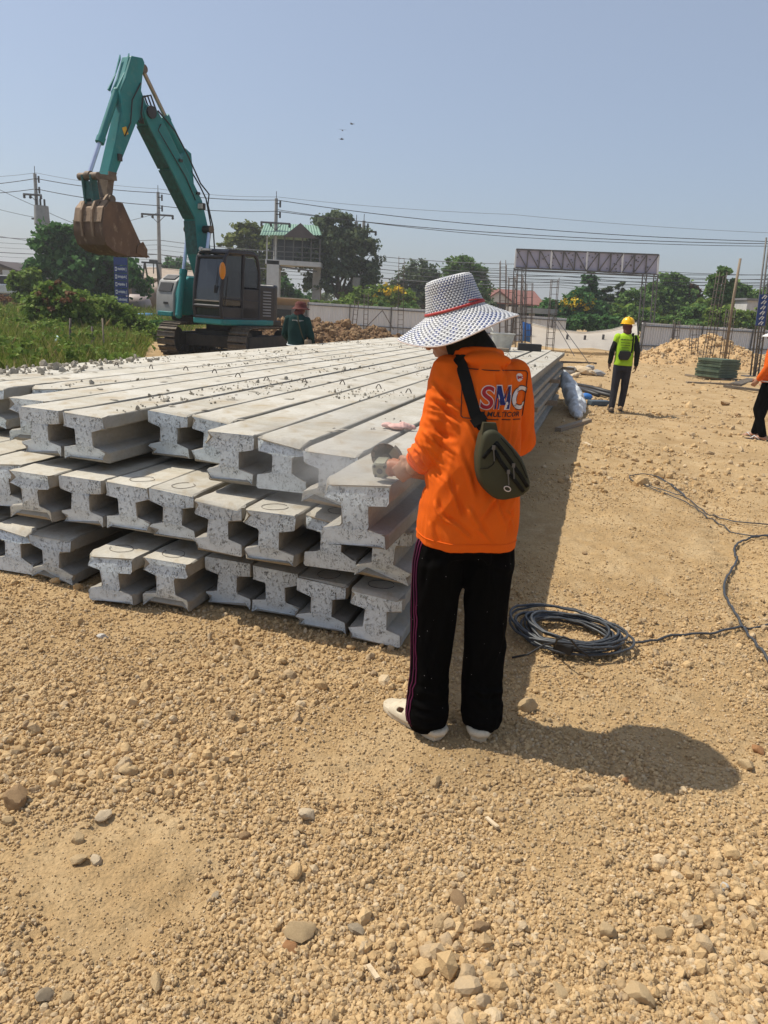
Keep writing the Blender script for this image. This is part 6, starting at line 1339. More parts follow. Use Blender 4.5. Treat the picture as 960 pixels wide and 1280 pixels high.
# two birds
for px, py, lab in ((428, 163, 'small dark bird high in the sky, lower of the two dots side by side'), (440, 155, 'small gliding bird, uppermost speck in the sky'), (427, 174, 'small dark bird, lowest speck in the sky')):
    c = yp(px, py, 70); o = empty('bird', c, random.uniform(0, 3), lab, 'bird', 'birds in the sky'); q = MB(); q.ell((0, 0, 0), (.16, .05, .05)); q.ell((.17, 0, .03), (.04, .03, .03)); q.add([(-.14, -.02, 0), (-.14, .02, 0), (-.27, .05, 0), (-.27, -.05, 0)], [(0, 1, 2, 3)]); q.build('bird_body', M_black, o, True)
    for s in (-1, 1): q = MB(); q.add([(.06, .02*s, .02), (-.06, .02*s, .02), (-.03, .20*s, .07), (.05, .20*s, .07), (-.05, .38*s, .03)], [(0, 1, 2, 3), (3, 2, 4)]); q.build('wing', M_black, o)
# ------------------------------------------------------------------ fences, frames and cages of the yard
def sheet_fence(name, p0, p1, z0, z1, lab, post_mt=M_steeldk, pitch=.152, side=1):
    """sheet_panel by sheet_panel, with posts and rails on the yard side"""
    p0 = np.array(p0[:2]); p1 = np.array(p1[:2]); L = np.linalg.norm(p1-p0); d = (p1-p0)/L; a = math.atan2(d[1], d[0]); n = int(round(L/.76)); w = L/n
    f = empty(name, (p0[0], p0[1], 0), a, lab, 'fence'); q = MB(); V = []; m_ = 4
    for i in range(m_):
        for fr, dep in ((0, 0), (.62, 0), (.70, 1), (.92, 1)): V += [((i+fr)*w/m_, -.045*dep, 0), ((i+fr)*w/m_, -.045*dep, 1)]
    V += [(w, 0, 0), (w, 0, 1)]; q.add(V, [(2*i, 2*i+2, 2*i+3, 2*i+1) for i in range(len(V)//2-1)]); me = q.mesh('sheet_panel', M_steel)
    for k in range(n):
        o = link('sheet_panel', me, f); o.location = (k*w, .004*(k % 2), z0+random.uniform(-.02, .02)); o.scale = (1, 1, z1-z0+random.uniform(-.015, .015)); o.rotation_euler = (random.uniform(-.01, .01), 0, 0)
    q = MB(); q.box((0, 0, 0), (.06, .06, z1-z0+.1)); pm = q.mesh('post', post_mt)
    for x in np.arange(.05, L, 2.4): o = link('post', pm, f); o.location = (x, -.09, (z0+z1)/2)
    for z in (z0+.35*(z1-z0), z1-.10): q = MB(); q.box((L/2, -.072, z), (L, .04, .05)); q.build('rail', post_mt, f)
    q = MB(); q.box((L/2, .0, z1+.02), (L, .07, .05)); q.build('top_cap', M_steel, f); return f
A_ = yp(383, 415, 44); B_ = yp(705, 425, 45.5)
sheet_fence('sheet_fence', A_, B_, -.25, yp(383, 378.5, 44)[2], 'corrugated grey sheet fence behind the brown earth, left of the hat')
A_ = gp(797, 445); B_ = gp(962, 448); dd_ = B_-A_; B_ = A_+dd_*1.35
sheet_fence('sheet_fence', A_, B_, -.05, yp(797, 404, A_[1])[2], 'long corrugated grey sheet fence behind the sandy mound at the right')
# diagonal braces and rail on the left fence
for i, (a, b) in enumerate((((455, 412), (478, 388)), ((478, 388), (492, 412)))):
    o = MB().bar(yp(*a, 43.4), yp(*b, 43.4), .04).build('brace_rod', M_rebar); tag(o, 'thin brace rod leaning against the sheet fence, %s one of the two' % ('left', 'right')[i], 'rod')
def cage(base, top, w, lab, n=4, ext=.4, grp='rebar column cages', pole=None):
    base = np.array(base); top = np.array(top); c = at('rebar_cage', base, lab, 'rebar cage', grp); d = top-base; L = np.linalg.norm(d); a, b, dn = frame(d, (0, 1, .0)); rr = random.Random(int(base[0]*100))
    offs = [(-1, -1), (1, -1), (1, 1), (-1, 1)][:n]
    for x, y in offs:
        o_ = a*x*w/2+b*y*w/2; q = MB(); q.tube([base+o_-dn*.1, base+o_+d*(1-rr.uniform(0, .06))], .006+.00026*base[1], 6); q.build('bar', M_rebar, c, True)
    q = MB()
    for f in np.arange(.15, L*.97, .24):
        q.tube([base+dn*f+a*x*w/2*1.08+b*y*w/2*1.08 for x, y in ((-1, -1), (1, -1), (1, 1), (-1, 1), (-1, -1))], .003+.00014*base[1], 4, caps=False)
    o = q.build('stirrups', M_rebar, c); o['kind'] = 'stuff'; return c
def cage_px(b, t, Y, w, lab, **k): cage(yp(*b, Y), yp(*t, Y), w, lab, **k)
cage_px((442, 414), (446, 376), 41, .22, 'short rebar cage at the foot of the left bare pole'); cage_px((457, 414), (458, 366), 41, .22, 'rebar cage at the foot of the pole with the short arm')
cage_px((500.5, 416), (502, 319), 38, .26, 'tall dark rebar cage standing alone left of the hat brim')
for b, t, lab in (((628, 430), (629, 325), 'rebar cage nearest the hat brim, reaching highest of its cluster'), ((637, 428), (640, 346), 'second rebar cage of the cluster right of the hat'), ((648, 432), (650, 340), 'third rebar cage of the cluster, beside the billboard leg'), ((660, 426), (662, 352), 'rebar cage at the right of the cluster before the red roof')): cage_px(b, t, 29, .22, lab)
cage_px((687, 436), (694, 346), 30, .26, 'rebar cage rising left of the white sheet beside the blue one')
cage_px((883, 455), (903, 338), 27.5, .25, 'leaning rebar cage behind the stacked green plates'); cage_px((866, 447), (869, 404), 30, .25, 'short rebar cage in the sandy mound left of the plates'); cage_px((843, 440), (846, 400), 32, .2, 'low thin rebar cage at the left foot of the sandy mound')
# leaning timber post out of a cage
cage_px((904, 455), (914, 385), 27, .22, 'rebar cage wrapped round the foot of the leaning post')
o = MB().tube([yp(905, 456, 27), yp(917, 372, 27), yp(925.5, 323, 27)], [.055, .05, .045], 8).build('timber_post', M_wood, None, True); tag(o, 'tall grey timber post leaning right of the slender tree', 'post')
# lattice mast with a lettered blue strip at the right
def mast():
    Y = 25.5; b0, b1 = yp(941.5, 472, Y), yp(947.5, 471, Y); t0, t1 = yp(962, 296, Y), yp(972, 296, Y); m_ = at('mast', (b0+b1)/2, 'leaning steel lattice mast with a blue lettered strip at the right edge', 'mast'); dy = np.array([0, .22, 0])
    for a, b in ((b0, t0), (b1, t1), (b0+dy, t0+dy), (b1+dy, t1+dy)): MB().tube([a, b], .028, 7).build('chord', M_steeldk, m_, True)
    q = MB()
    for k in range(14):
        f, g = k/14, (k+1)/14; q.tube([b0+(t0-b0)*f, b1+(t1-b1)*g], .010, 4); q.tube([b0+(t0-b0)*g, b1+(t1-b1)*g], .010, 4)
    q.build('lacing', M_steeldk, m_)['kind'] = 'stuff'
    c0, c1 = yp(950, 407, Y-.12), yp(955.5, 368, Y-.12); q = MB(); q.bar(c0, c1, .30, .02, hint=(0, 1, 0)); st = q.build('sign_strip', M_sign, m_); d = (c1-c0); q = MB(); rr = random.Random(3)
    for k in range(6):
        c = c0+d*(k+.5)/6-np.array([0, .02, 0]); q.bar(c-(.07, 0, .05), c+(.03, 0, .06), .035, .01, hint=(0, 1, 0)); q.bar(c+(.02, 0, -.06), c+(.08, 0, .04), .035, .01, hint=(0, 1, 0))
    q.build('lettering', M_white, st)['kind'] = 'stuff'; q = MB(); q.box((b0+b1)/2+(0, .1, 0), (.7, .5, .06)); q.build('base_plate', M_steeldk, m_)
mast()
# billboard seen from behind
def billboard():
    Y = 40; C0, C1, C2, C3 = yp(645.5, 311.5, Y), yp(823.5, 318.5, Y), yp(643.5, 334.5, Y), yp(821.5, 343, Y); b_ = at('billboard', yp(735, 437, Y)*np.array([1, 1, 0]), 'bare back of a long billboard on lattice legs above the yard', 'billboard')
    q = MB(); q.add([C0+(0, .10, 0), C1+(0, .10, 0), C3+(0, .10, 0), C2+(0, .10, 0)], [(0, 3, 2, 1)]); o = q.build('banner', M_banner, b_); m_ = o.modifiers.new('s', 'SOLIDIFY'); m_.thickness = .03
    for a, b in ((C0, C1), (C2, C3), (C0*.02+C2*.98+(0, 0, -.12), C1*.02+C3*.98+(0, 0, -.12))): MB().bar(a, b, .07).build('chord', M_steeldk, b_)
    n = 12
    for k in range(n+1):
        f = k/n; a, b = C0+(C1-C0)*f, C2+(C3-C2)*f; MB().bar(a, b, .055 if k % 3 else .08).build('strut', M_steeldk if k % 3 else M_steel, b_)
        if k < n: g = (k+1)/n; MB().bar(C0+(C1-C0)*(f if k < 6 else g)-(0, .03, 0), C2+(C3-C2)*(g if k < 6 else f)-(0, .03, 0), .05).build('diagonal', M_steeldk, b_)
    q = MB()
    for k in range(70): f, g = random.random(), random.random(); c = (C0*(1-f)+C1*f)*(1-g)+(C2*(1-f)+C3*f)*g; q.box(c+(0, .05, 0), (.05, .06, .05))
    q.build('fixing_bolts', M_steeldk, b_)['kind'] = 'stuff'
    for a, b in (((655, 336), (651, 432)), ((645, 335), (640, 432)), ((820, 343), (812, 440)), ((806, 342), (797, 440))):
        t0, b0 = yp(*a, Y), yp(*b, Y); b0[2] = min(b0[2], .0); lg = MB().bar(t0-(.10, 0, 0), b0-(.10, 0, 0), .05).build('leg', M_steeldk, b_); MB().bar(t0+(.10, 0, 0), b0+(.10, 0, 0), .05).build('leg_chord', M_steeldk, lg); q = MB()
        for k in range(10): f, g = k/10, (k+1)/10; q.bar(t0+(b0-t0)*f-(.1, 0, 0), t0+(b0-t0)*g+(.1, 0, 0), .025)
        q.build('lacing', M_steeldk, lg)['kind'] = 'stuff'
    for y_ in (402, 428): MB().bar(yp(798, y_, Y), yp(814, y_+1, Y), .05).build('tie', M_steeldk, b_)
billboard()
# hanging white sheet with small vents, blue sheet beside it
def hang(name, top, bot, Y, mt, lab, wav=.05, n=44, m=10, slope=0.0):
    c = at(name, yp(top[0][0], bot[0][1], Y), lab, 'sheet'); tx = [p[0] for p in top]; V = []
    for j in range(m+1):
        for i in range(n+1):
            f = i/n; x = tx[0]+(tx[-1]-tx[0])*f; yt = np.interp(x, tx, [p[1] for p in top]); yb = np.interp(x, [p[0] for p in bot], [p[1] for p in bot]); g = j/m
            p = yp(x, yt+(yb-yt)*g, Y-slope*g); V.append(p+np.array([0, wav*(math.sin(f*21+g*2)+.6*math.sin(f*47-g*3))*(.3+.7*g)-.12*math.sin(g*math.pi), 0]))
    q = MB(); q.add(V, [(j*(n+1)+i, j*(n+1)+i+1, (j+1)*(n+1)+i+1, (j+1)*(n+1)+i) for j in range(m) for i in range(n)]); o = q.build(name.replace('hanging_', ''), mt, c, True); return c
wsx = hang('hanging_sheet', [(663, 404), (690, 411), (730, 416), (765, 412), (796, 403)], [(663, 430), (700, 436), (740, 435), (780, 441), (798, 441)], 36.5, M_tarp, 'long dusty white sheet sagging between posts behind the lime-vested worker', slope=2.6)
q = MB()
for px, py in ((709, 422), (731, 423), (754, 422)): MB().box(yp(px, py, 35.2), (.10, .05, .28)).build('vent', M_steeldk, wsx)
MB().tube([yp(x, y, 36.3) for x, y in ((663, 404), (690, 411), (730, 416), (765, 412), (796, 403))], .03, 6).build('edge_rope', M_tarp, wsx, True)
hang('hanging_sheet', [(653, 402), (664, 405)], [(650, 425), (662, 428)], 35, M_blueplast, 'bright blue plastic sheet hanging beside the mortar tub', .06, 10, 8)
for i, (a, b) in enumerate((((691, 398), (718, 445)), ((694, 396), (739, 458)))): o = MB().tube([yp(*a, 29), yp(*b, 26)], .012, 5).build('guy_wire', M_wire); tag(o, 'guy wire slanting to the ground before the white sheet, %s one' % ('upper left', 'lower right')[i], 'wire')

# ------------------------------------------------------------------ heaps
def heap(name, outline, mt, lab, seed, rough=.12):
    """mound: list of (px, py_base, Y, height m, radius x, radius y)"""
    c0 = outline[0]; xs = [o[0] for o in outline]; ys = [o[1] for o in outline]; R_ = max(max(o[3], o[4]) for o in outline)
    x0, x1 = min(o[0]-o[3] for o in outline)-.5, max(o[0]+o[3] for o in outline)+.5; y0, y1 = min(o[1]-o[4] for o in outline)-.5, max(o[1]+o[4] for o in outline)+.5
    nx_, ny_ = 170, 90; X, Y = np.meshgrid(np.linspace(x0, x1, nx_), np.linspace(y0, y1, ny_)); Z = np.full_like(X, -9.)
    for x, y, h_, rx, ry in outline: r = np.hypot((X-x)/rx, (Y-y)/ry); Z = np.maximum(Z, h_*np.clip(1-r, 0, 1)**.9*1.0+np.where(r > 1, -.12*(r-1), 0))
    Z = np.maximum(Z, -.15); k = np.clip(Z/.15, 0, 1); Z = Z+k*(rough*fbm(X*1.6, Y*1.6, 4, seed)+rough*.7*np.abs(fbm(X*4.5, Y*4.5, 3, seed+4)))+ground_z(X, Y)-.04
    i0 = (np.arange(ny_-1)[:, None]*nx_+np.arange(nx_-1)[None, :]).ravel(); o = link(name, raw_mesh(name, np.stack([X.ravel(), Y.ravel(), Z.ravel()], 1), np.stack([i0, i0+1, i0+1+nx_, i0+nx_], 1), mt, smooth=True)); o['kind'] = 'structure'; o['label'] = lab
    return X, Y, Z, k
def on_heap(H, n, seed, r0, coll, name, lab):
    X, Y, Z, k = H; r = np.random.default_rng(seed); p = (k*np.ones_like(Z)).ravel(); p = p/p.sum(); i = r.choice(len(p), n, p=p); R_ = np.exp(r.normal(math.log(r0), .5, n)); dx = (X[0, 1]-X[0, 0]); dy = Y[1, 0]-Y[0, 0]
    P = np.stack([X.ravel()[i]+r.uniform(-.5, .5, n)*dx, Y.ravel()[i]+r.uniform(-.5, .5, n)*dy, Z.ravel()[i]+R_*.3], 1); scatter(name, P, R_, coll, lab, 'earth clods')
g = lambda px, py: gp(px, py)
a = yp(345, 425, 25); b = yp(470, 420, 26)
H = heap('brown_earth_heap', [(yp(395, 420, 26)[0], 26, 1.02, 2.6, 1.8), (yp(430, 420, 26)[0], 26.3, .98, 2.2, 1.8), (yp(462, 420, 26)[0], 26.5, .80, 1.9, 1.6), (yp(345, 425, 25)[0], 25.2, .86, 2.0, 1.5), (yp(492, 420, 27)[0], 27, .55, 1.6, 1.5), (yp(315, 430, 24)[0], 24.5, .6, 1.5, 1.3)], M_brown, 'heap of brown broken earth along the left fence', 51, .16)
on_heap(H, 2600, 3, .048, ROCKSB, 'brown_clods', 'brown clods strewn over the broken earth heap')
c = gp(880, 455)
H = heap('sandy_heap', [(yp(885, 430, 31)[0], 31, 1.30, 2.6, 2.0), (yp(862, 430, 31)[0], 31.2, 1.05, 2.4, 2.0), (yp(912, 440, 31)[0], 30.5, .85, 2.2, 1.8), (yp(835, 440, 31)[0], 31, .55, 2.2, 1.8), (yp(945, 445, 31)[0], 30.5, .55, 2.2, 1.8), (yp(812, 445, 32)[0], 32, .35, 1.6, 1.4)], M_mound, 'heap of dug sandy earth in front of the right-hand fence', 61, .14)
on_heap(H, 2200, 4, .034, ROCKS, 'sandy_clods', 'sandy clods strewn over the dug heap')
# rough clods over the far yard
n = 3600; y = 7+30*rng.random(n)**1.4; x = rng.uniform(.18, .62, n)*y+rng.uniform(-1, 1, n); k = ~in_stack(x, y, .2); x, y = x[k], y[k]; rr = np.exp(rng.normal(math.log(.017), .6, len(x)))
scatter('yard_clods', np.stack([x, y, ground_z(x, y)+rr*.2], 1), np.clip(rr, .008, .12), ROCKS, 'scattered clods over the trampled yard beyond the stack', 'gravel')

# ------------------------------------------------------------------ other people
def walker(loc, rz, lab, H, top_mt, leg_mt, joints, head_kind, vox=.011, sleeves=None, skin=M_skindark, open_vest=False):
    p = empty('person', loc, rz, lab, 'person'); s = H/1.66; J = {k: np.array(v, float)*s for k, v in joints.items()}
    b = MB(); b.body([(0, 0, .78*s, .11*s, .085*s, 0), (0, 0, .95*s, .125*s, .09*s, 0), (0, .01, 1.15*s, .13*s, .09*s, 0), (0, .01, 1.30*s, .13*s, .085*s, 0), (0, .01, 1.38*s, .06*s, .055*s, 0)]); b.cap([P3(0, .01, 1.36*s), P3(0, .03, 1.46*s)], [.053*s, .05*s])
    T = head(b, J['hd'], J.get('hf', P3(0, 1, -.1)), P3(0, 0, 1), .98*s)
    for a in 'LR':
        b.cap([J['s'+a], J['e'+a]], [.045*s, .036*s]); b.cap([J['e'+a], J['w'+a]], [.036*s, .026*s]); b.cap([J['h'+a], J['k'+a]], [.07*s, .05*s]); b.cap([J['k'+a], J['a'+a]], [.05*s, .036*s])
        d = J['w'+a]-J['e'+a]; d /= np.linalg.norm(d); hand(b, J['w'+a], d+P3(0, .1, 0), P3(-1 if a == 'R' else 1, .2, 0), 1 if a == 'L' else -1, s, (.35, .45, .3), .4); foot(b, J['a'+a], J.get('f'+a, P3(0, 1, 0)), s)
    blob(b, 'body', skin, p, vox*.62, 2); eyes(T, p, s)
    g = MB(); g.body([(0, 0, .84*s, .165*s, .125*s, 0), (0, 0, .98*s, .158*s, .120*s, 0), (0, .005, 1.15*s, .160*s, .115*s, 0), (0, .01, 1.28*s, .165*s, .108*s, 0), (0, .01, 1.35*s, .14*s, .09*s, 0), (0, .015, 1.405*s, .07*s, .062*s, 0)])
    for a in 'LR': g.cap([J['s'+a], J['s'+a]*.75+J['e'+a]*.25] if sleeves is not None else [J['s'+a], J['e'+a]], [.066*s, .060*s], 12); (g.cap([J['e'+a], J['w'+a]*.9+J['e'+a]*.1], [.06*s, .045*s], 12) if sleeves is None else 0)
    sh_ = blob(g, 'shirt' if sleeves is None else 'vest', top_mt, p, vox, 4); wrinkle(sh_.data, .012*s, (8, 8, 4), int(H*100))
    if sleeves is not None:
        g = MB(); 
        for a in 'LR': g.cap([J['s'+a], J['e'+a]], [.058*s, .052*s], 12); g.cap([J['e'+a], J['w'+a]*.92+J['e'+a]*.08], [.052*s, .040*s], 12)
        g.cap([J['sL'], J['sR']], [.05*s, .05*s]); o = blob(g, 'undershirt', sleeves, p, vox, 3); wrinkle(o.data, .007, (12, 12, 8), 4)
    t = MB(); t.body([(0, 0, .74*s, .135*s, .10*s, 0), (0, 0, .86*s, .142*s, .105*s, 0), (0, 0, .97*s, .135*s, .10*s, 0)])
    for a in 'LR': t.cap([J['h'+a], J['k'+a]], [.088*s, .070*s], 14); t.cap([J['k'+a], J['a'+a]+P3(0, 0, .02)], [.068*s, .058*s], 14)
    o = blob(t, 'trousers', leg_mt, p, vox, 4); wrinkle(o.data, .008, (9, 9, 5), 8)
    return p, J, T, sh_, s
def shoe(p, a, d, s, mt, boot=.0):
    d = np.array([d[0], d[1], 0]); d /= np.linalg.norm(d); g = MB(); b = np.array([a[0], a[1], 0]); z = a[2]-.07*s
    g.cap([b-d*.05*s+P3(0, 0, z+.035), b+d*.10*s+P3(0, 0, z+.035), b+d*.17*s+P3(0, 0, z+.032)], [.044*s, .046*s, .036*s], 12); g.cap([b+P3(0, 0, z+.04), b+P3(0, 0, z+.09+boot)], [.046*s, .047*s], 12); o = blob(g, 'boot', mt, p, .009, 2)
    q = MB(); q.prism([(-.095*s, z), (.21*s, z), (.205*s, z+.022), (-.09*s, z+.022)], -.042*s, .042*s, b, d, (0, 0, 1), np.array([-d[1], d[0], 0])); bevel(q.build('sole', M_black, o), .008)
# worker in the lime vest walking away
wl_ = gp(770, 515); 
jt = dict(sL=(-.150, 0, 1.325), eL=(-.215, -.01, 1.08), wL=(-.225, .06, .855), sR=(.150, 0, 1.325), eR=(.215, -.03, 1.08), wR=(.225, .0, .85), hL=(-.075, 0, .82), kL=(-.085, -.02, .46), aL=(-.095, -.08, .085), hR=(.075, 0, .82), kR=(.09, .05, .46), aR=(.075, .10, .10), hd=(-.01, .045, 1.515))
vp_, J2, T2, vest, s2 = walker((wl_[0], wl_[1], 0), -.22, 'person in lime vest and yellow helmet walking away across the yard', 1.60, M_hiviz, M_charcoal, jt, 'helmet', .010, M_hood)
shoe(vp_, J2['aL'], P3(-.12, 1, 0), s2, M_greasy); shoe(vp_, J2['aR'], P3(.12, 1, 0), s2, M_stone['brown'], .10)
c = J2['hd']+P3(0, -.005, .055); q = MB(); q.lathe([(.004, .105), (.05, .098), (.085, .072), (.105, .035), (.110, .0), (.112, -.006)], 24, c); o = q.build('helmet', M_helmet, vp_, True); q = MB(); q.lathe([(.108, -.004), (.128, -.010), (.128, -.014), (.106, -.010)], 24, c, caps=False); q.box(c+P3(0, .12, -.012), (.15, .07, .008)); q.build('helmet_brim', M_helmet, o); q = MB(); q.tube([c+P3(0, y, .108-.9*y*y*10*.1) for y in np.linspace(-.09, .09, 9)], .008, 6); q.build('helmet_ridge', M_helmet, o, True)
q = MB(); q.ell(J2['hd']-P3(0, .02, .015), (.078, .088, .078)); q.cap([J2['hd']-P3(0, .03, .04), P3(0, 0, 1.37)], [.068, .072]); o = blob(q, 'neck_cloth', M_maroon, vp_, .010, 2)
VB = bvh_of(vest)
def onb(x, z, bv=VB, off=.004): h_ = bv.ray_cast(Vector((x, -.6, z)), Vector((0, 1, 0))); return np.array(h_[0])-np.array((0, off, 0)) if h_[0] else np.array((x, -.12, z))
rr = random.Random(5)
for row, (z, x0, x1, hh) in enumerate(((1.235, -.10, .085, .022), (1.185, -.085, .06, .015), (1.145, -.08, .05, .013), (1.105, -.07, .05, .013), (1.06, -.07, .04, .012))):
    q = MB(); x = x0
    while x < x1: w = rr.uniform(.008, .016); q.add([onb(x, z), onb(x+w, z), onb(x+w, z+hh*rr.uniform(.6, 1)), onb(x, z+hh*rr.uniform(.6, 1))], [(0, 1, 2, 3)]); x += w+.006
    q.build('print_line', M_logok, vp_)['kind'] = 'stuff'
b2 = empty('shoulder_bag', vp_.location, -.22, 'black shoulder bag slung across the lime vest', 'bag'); cc = onb(-.01, .985, off=.035); q = MB(); q.prism([(-.085, -.07), (.06, -.085), (.115, .0), (.10, .055), (-.07, .075), (-.10, .0)], -.035, .035, cc, (1, 0, .15), (-.15, 0, 1), (0, 1, 0)); bevel(q.build('bag_body', M_leather, b2), .02, 3); q = MB(); q.prism([(-.09, .01), (.10, -.01), (.095, .06), (-.072, .08)], -.044, -.036, cc, (1, 0, .15), (-.15, 0, 1), (0, 1, 0)); bevel(q.build('flap', M_leather, b2), .004)
pn = avg([(np.array(onb(.085-.0*k+.02*math.sin(k/9*2), 1.36-.33*k/9, off=.003)), np.array([0, -1., 0])) for k in range(10)], 1); q = MB(); webbing(q, pn, .038); q.build('strap', M_strap, b2)
# worker in the dark green shirt beyond the left edge of the stack
wd = yp(371, 436, 12.2); jt3 = dict(sL=(-.165, 0, 1.30), eL=(-.235, .03, 1.06), wL=(-.19, .2, .90), sR=(.165, 0, 1.30), eR=(.235, .02, 1.06), wR=(.20, .2, .92), hL=(-.08, 0, .82), kL=(-.085, .03, .45), aL=(-.10, 0, .085), hR=(.08, 0, .82), kR=(.085, .03, .45), aR=(.10, 0, .085), hd=(.02, .07, 1.475))
dp_, J3, T3_, ds, s3 = walker((wd[0], 12.2, 0), -.28, 'person in dark green shirt and maroon checked hat behind the stack, back turned', 1.60, M_darkgreen, M_blackcloth, jt3, 'cap', .011)
shoe(dp_, J3['aL'], P3(0, 1, 0), s3, M_greasy); shoe(dp_, J3['aR'], P3(.1, 1, 0), s3, M_greasy)
c = J3['hd']+P3(0, 0, .03); q = MB(); q.lathe([(.004, .088), (.05, .086), (.082, .07), (.094, .03), (.098, 0), (.135, -.022), (.15, -.035), (.148, -.038), (.096, -.006)], 24, c, caps=False); o = q.build('checked_hat', M_maroon, dp_, True); q = MB(); q.ell(J3['hd']-P3(0, .03, .03), (.074, .07, .07)); q.cap([J3['hd']-P3(0, .03, .05), P3(0, 0, 1.35)], [.062, .068]); blob(q, 'neck_scarf', M_maroon, dp_, .011, 2)
DB = bvh_of(ds); q = MB()
for k in range(16): x = -.05+.011*k; q.add([onb(x, 1.235+.02*math.sin(k*.5), DB), onb(x+.008, 1.235, DB), onb(x+.008, 1.255, DB), onb(x, 1.25, DB)], [(0, 1, 2, 3)])
q.build('back_print', M_conc, dp_)['kind'] = 'stuff'; q = MB(); q.tube(ring_on(DB, .90*s3, (0, 0), .5, 40, .006, lambda t: .02*math.sin(t)), .012, 6, caps=False); q.build('waist_cord', M_sack, dp_, True)
pn = avg([(np.array(onb(.02+.13*k/12, 1.34-.42*k/12, DB, .004)), np.array([0, -1., 0])) for k in range(13)], 1); bb = empty('shoulder_bag', dp_.location, -.28, 'small tan bag hanging at the right hip of the dark-shirted worker', 'bag'); q = MB(); webbing(q, pn, .022); q.build('strap', M_olive, bb); q = MB(); q.box((.205, -.03, .86), (.07, .16, .20)); bevel(q.build('bag_body', M_wood, bb), .02, 3)
# worker at the right edge: orange shirt, white hat, dark trousers, flip-flops
wo = gp(949, 549); jt4 = dict(sL=(-.160, 0, 1.31), eL=(-.215, -.02, 1.08), wL=(-.20, .10, .88), sR=(.160, 0, 1.31), eR=(.225, .0, 1.08), wR=(.22, .12, .88), hL=(-.08, 0, .82), kL=(-.11, .06, .45), aL=(-.13, -.08, .075), hR=(.08, 0, .82), kR=(.09, .06, .45), aR=(.10, .12, .075), hd=(.0, .06, 1.51))
op_, J4, T4_, os_, s4 = walker((wo[0], wo[1], 0), .75, 'person in orange shirt and white hat cut off by the right edge of the picture', 1.62, M_orange2, M_blackcloth, jt4, 'hat', .011, skin=M_skin)
c = J4['hd']+P3(0, 0, .03); q = MB(); q.lathe([(.004, .095), (.05, .093), (.085, .075), (.097, .03), (.10, 0), (.15, -.025), (.175, -.045), (.172, -.049), (.098, -.006)], 24, c, caps=False); q.build('white_hat', M_white, op_, True)
for a, d in (('aL', P3(-.5, 1, 0)), ('aR', P3(.1, 1, 0))):
    b = J4[a]*(1, 1, 0); d = d/np.linalg.norm(d); l_n = np.array([-d[1], d[0], 0]); q = MB(); q.prism([(-.09, -.035), (.10, -.045), (.20, -.03), (.225, 0), (.20, .035), (.10, .042), (-.09, .036), (-.105, 0)], .002, .020, b, d, l_n, (0, 0, 1)); o = q.build('flip_flop', M_black, op_); q = MB()
    for sg in (-1, 1): q.tube([b+d*.15+P3(0, 0, .02), b+d*.10+l_n*.03*sg+P3(0, 0, .065), b+d*.03+l_n*.043*sg+P3(0, 0, .02)], .006, 6)
    q.build('thong', M_white, o, True)
MB().body([(0, 0, .835, .172, .132, 0), (0, 0, .85, .173, .133, 0)]).build('white_waistband', M_white, op_)

# ------------------------------------------------------------------ things lying about
# stack of green formwork plates
def plates():
    b0 = gp(880, 474); ax = np.array([math.cos(-.02), math.sin(-.02), 0]); lab = ['bottom', 'second', 'third', 'fourth', 'fifth', 'sixth', 'seventh', 'top']; a = .62
    cx_, cy_ = b0[0]+.55, b0[1]+.5
    for k in range(7):
        o = empty('formwork_plate', (cx_+random.uniform(-.03, .03), cy_+random.uniform(-.03, .03), .06+.079*k), a+random.uniform(-.05, .05), 'dull green steel formwork plate, %s of the stack by the sandy heap' % (lab[k] if k < 6 else 'topmost'), 'formwork plate', 'stacked green formwork plates')
        q = MB(); q.box((0, 0, .066), (.98, .80, .012)); q.build('face_plate', M_form, o)
        for x, y, w, d in ((0, -.39, .98, .02), (0, .39, .98, .02), (-.48, 0, .02, .76), (.48, 0, .02, .76)): q = MB(); q.box((x, y, .031), (w, d, .058)); q.build('edge_rib', M_form, o)
    for i, (dx, r_) in enumerate(((-.35, .1), (.4, -.05))): o = MB().box((cx_+dx, cy_, .028), (.10, 1.3, .055), rotz(a)).build('timber_bearer', M_wood); tag(o, '%s timber bearer under the green formwork plates' % ('left', 'right')[i], 'timber')
plates()
def plank(p0, p1, w, th, lab, mt=None, nm='plank'): o = MB().bar(np.array(p0)+(0, 0, th/2), np.array(p1)+(0, 0, th/2), w, th).build(nm, mt or M_wood); return tag(o, lab, nm.replace('_', ' '))
plank(gp(858, 479), gp(925, 482), .09, .05, 'long weathered plank on the soil in front of the green plates'); plank(gp(905, 484), gp(955, 490), .12, .06, 'dark plank on the soil right of the green plates', M_track); plank(gp(918, 482), gp(940, 475), .3, .05, 'dark board leaning flat beside the mast foot', M_track); plank(gp(697, 540), gp(736, 528), .09, .06, 'grey timber offcut lying in the shade of the stack', M_wood, 'timber_offcut')
plank(gp(700, 454), gp(745, 456), .08, .08, 'rusty steel bar lying on the soil before the white sheet', M_rebar, 'steel_bar'); plank(gp(730, 555), gp(738, 559), .05, .03, 'short pale offcut at the edge of the stack shade', M_stone['pale'], 'offcut')
for k, (a, b) in enumerate((((712, 483), (768, 496)), ((716, 480), (764, 491)), ((708, 482), (748, 494)))): o = MB().tube([gp(*a, .05+.03*k), gp((a[0]+b[0])/2, (a[1]+b[1])/2-1, .05+.03*k), gp(*b, .04+.03*k)], .045, 8).build('black_pipe', M_black, None, True); tag(o, 'black pipe lying on the soil behind the sack, %s of three' % ('lowest', 'top', 'left')[k], 'pipe', 'black pipes on the soil')
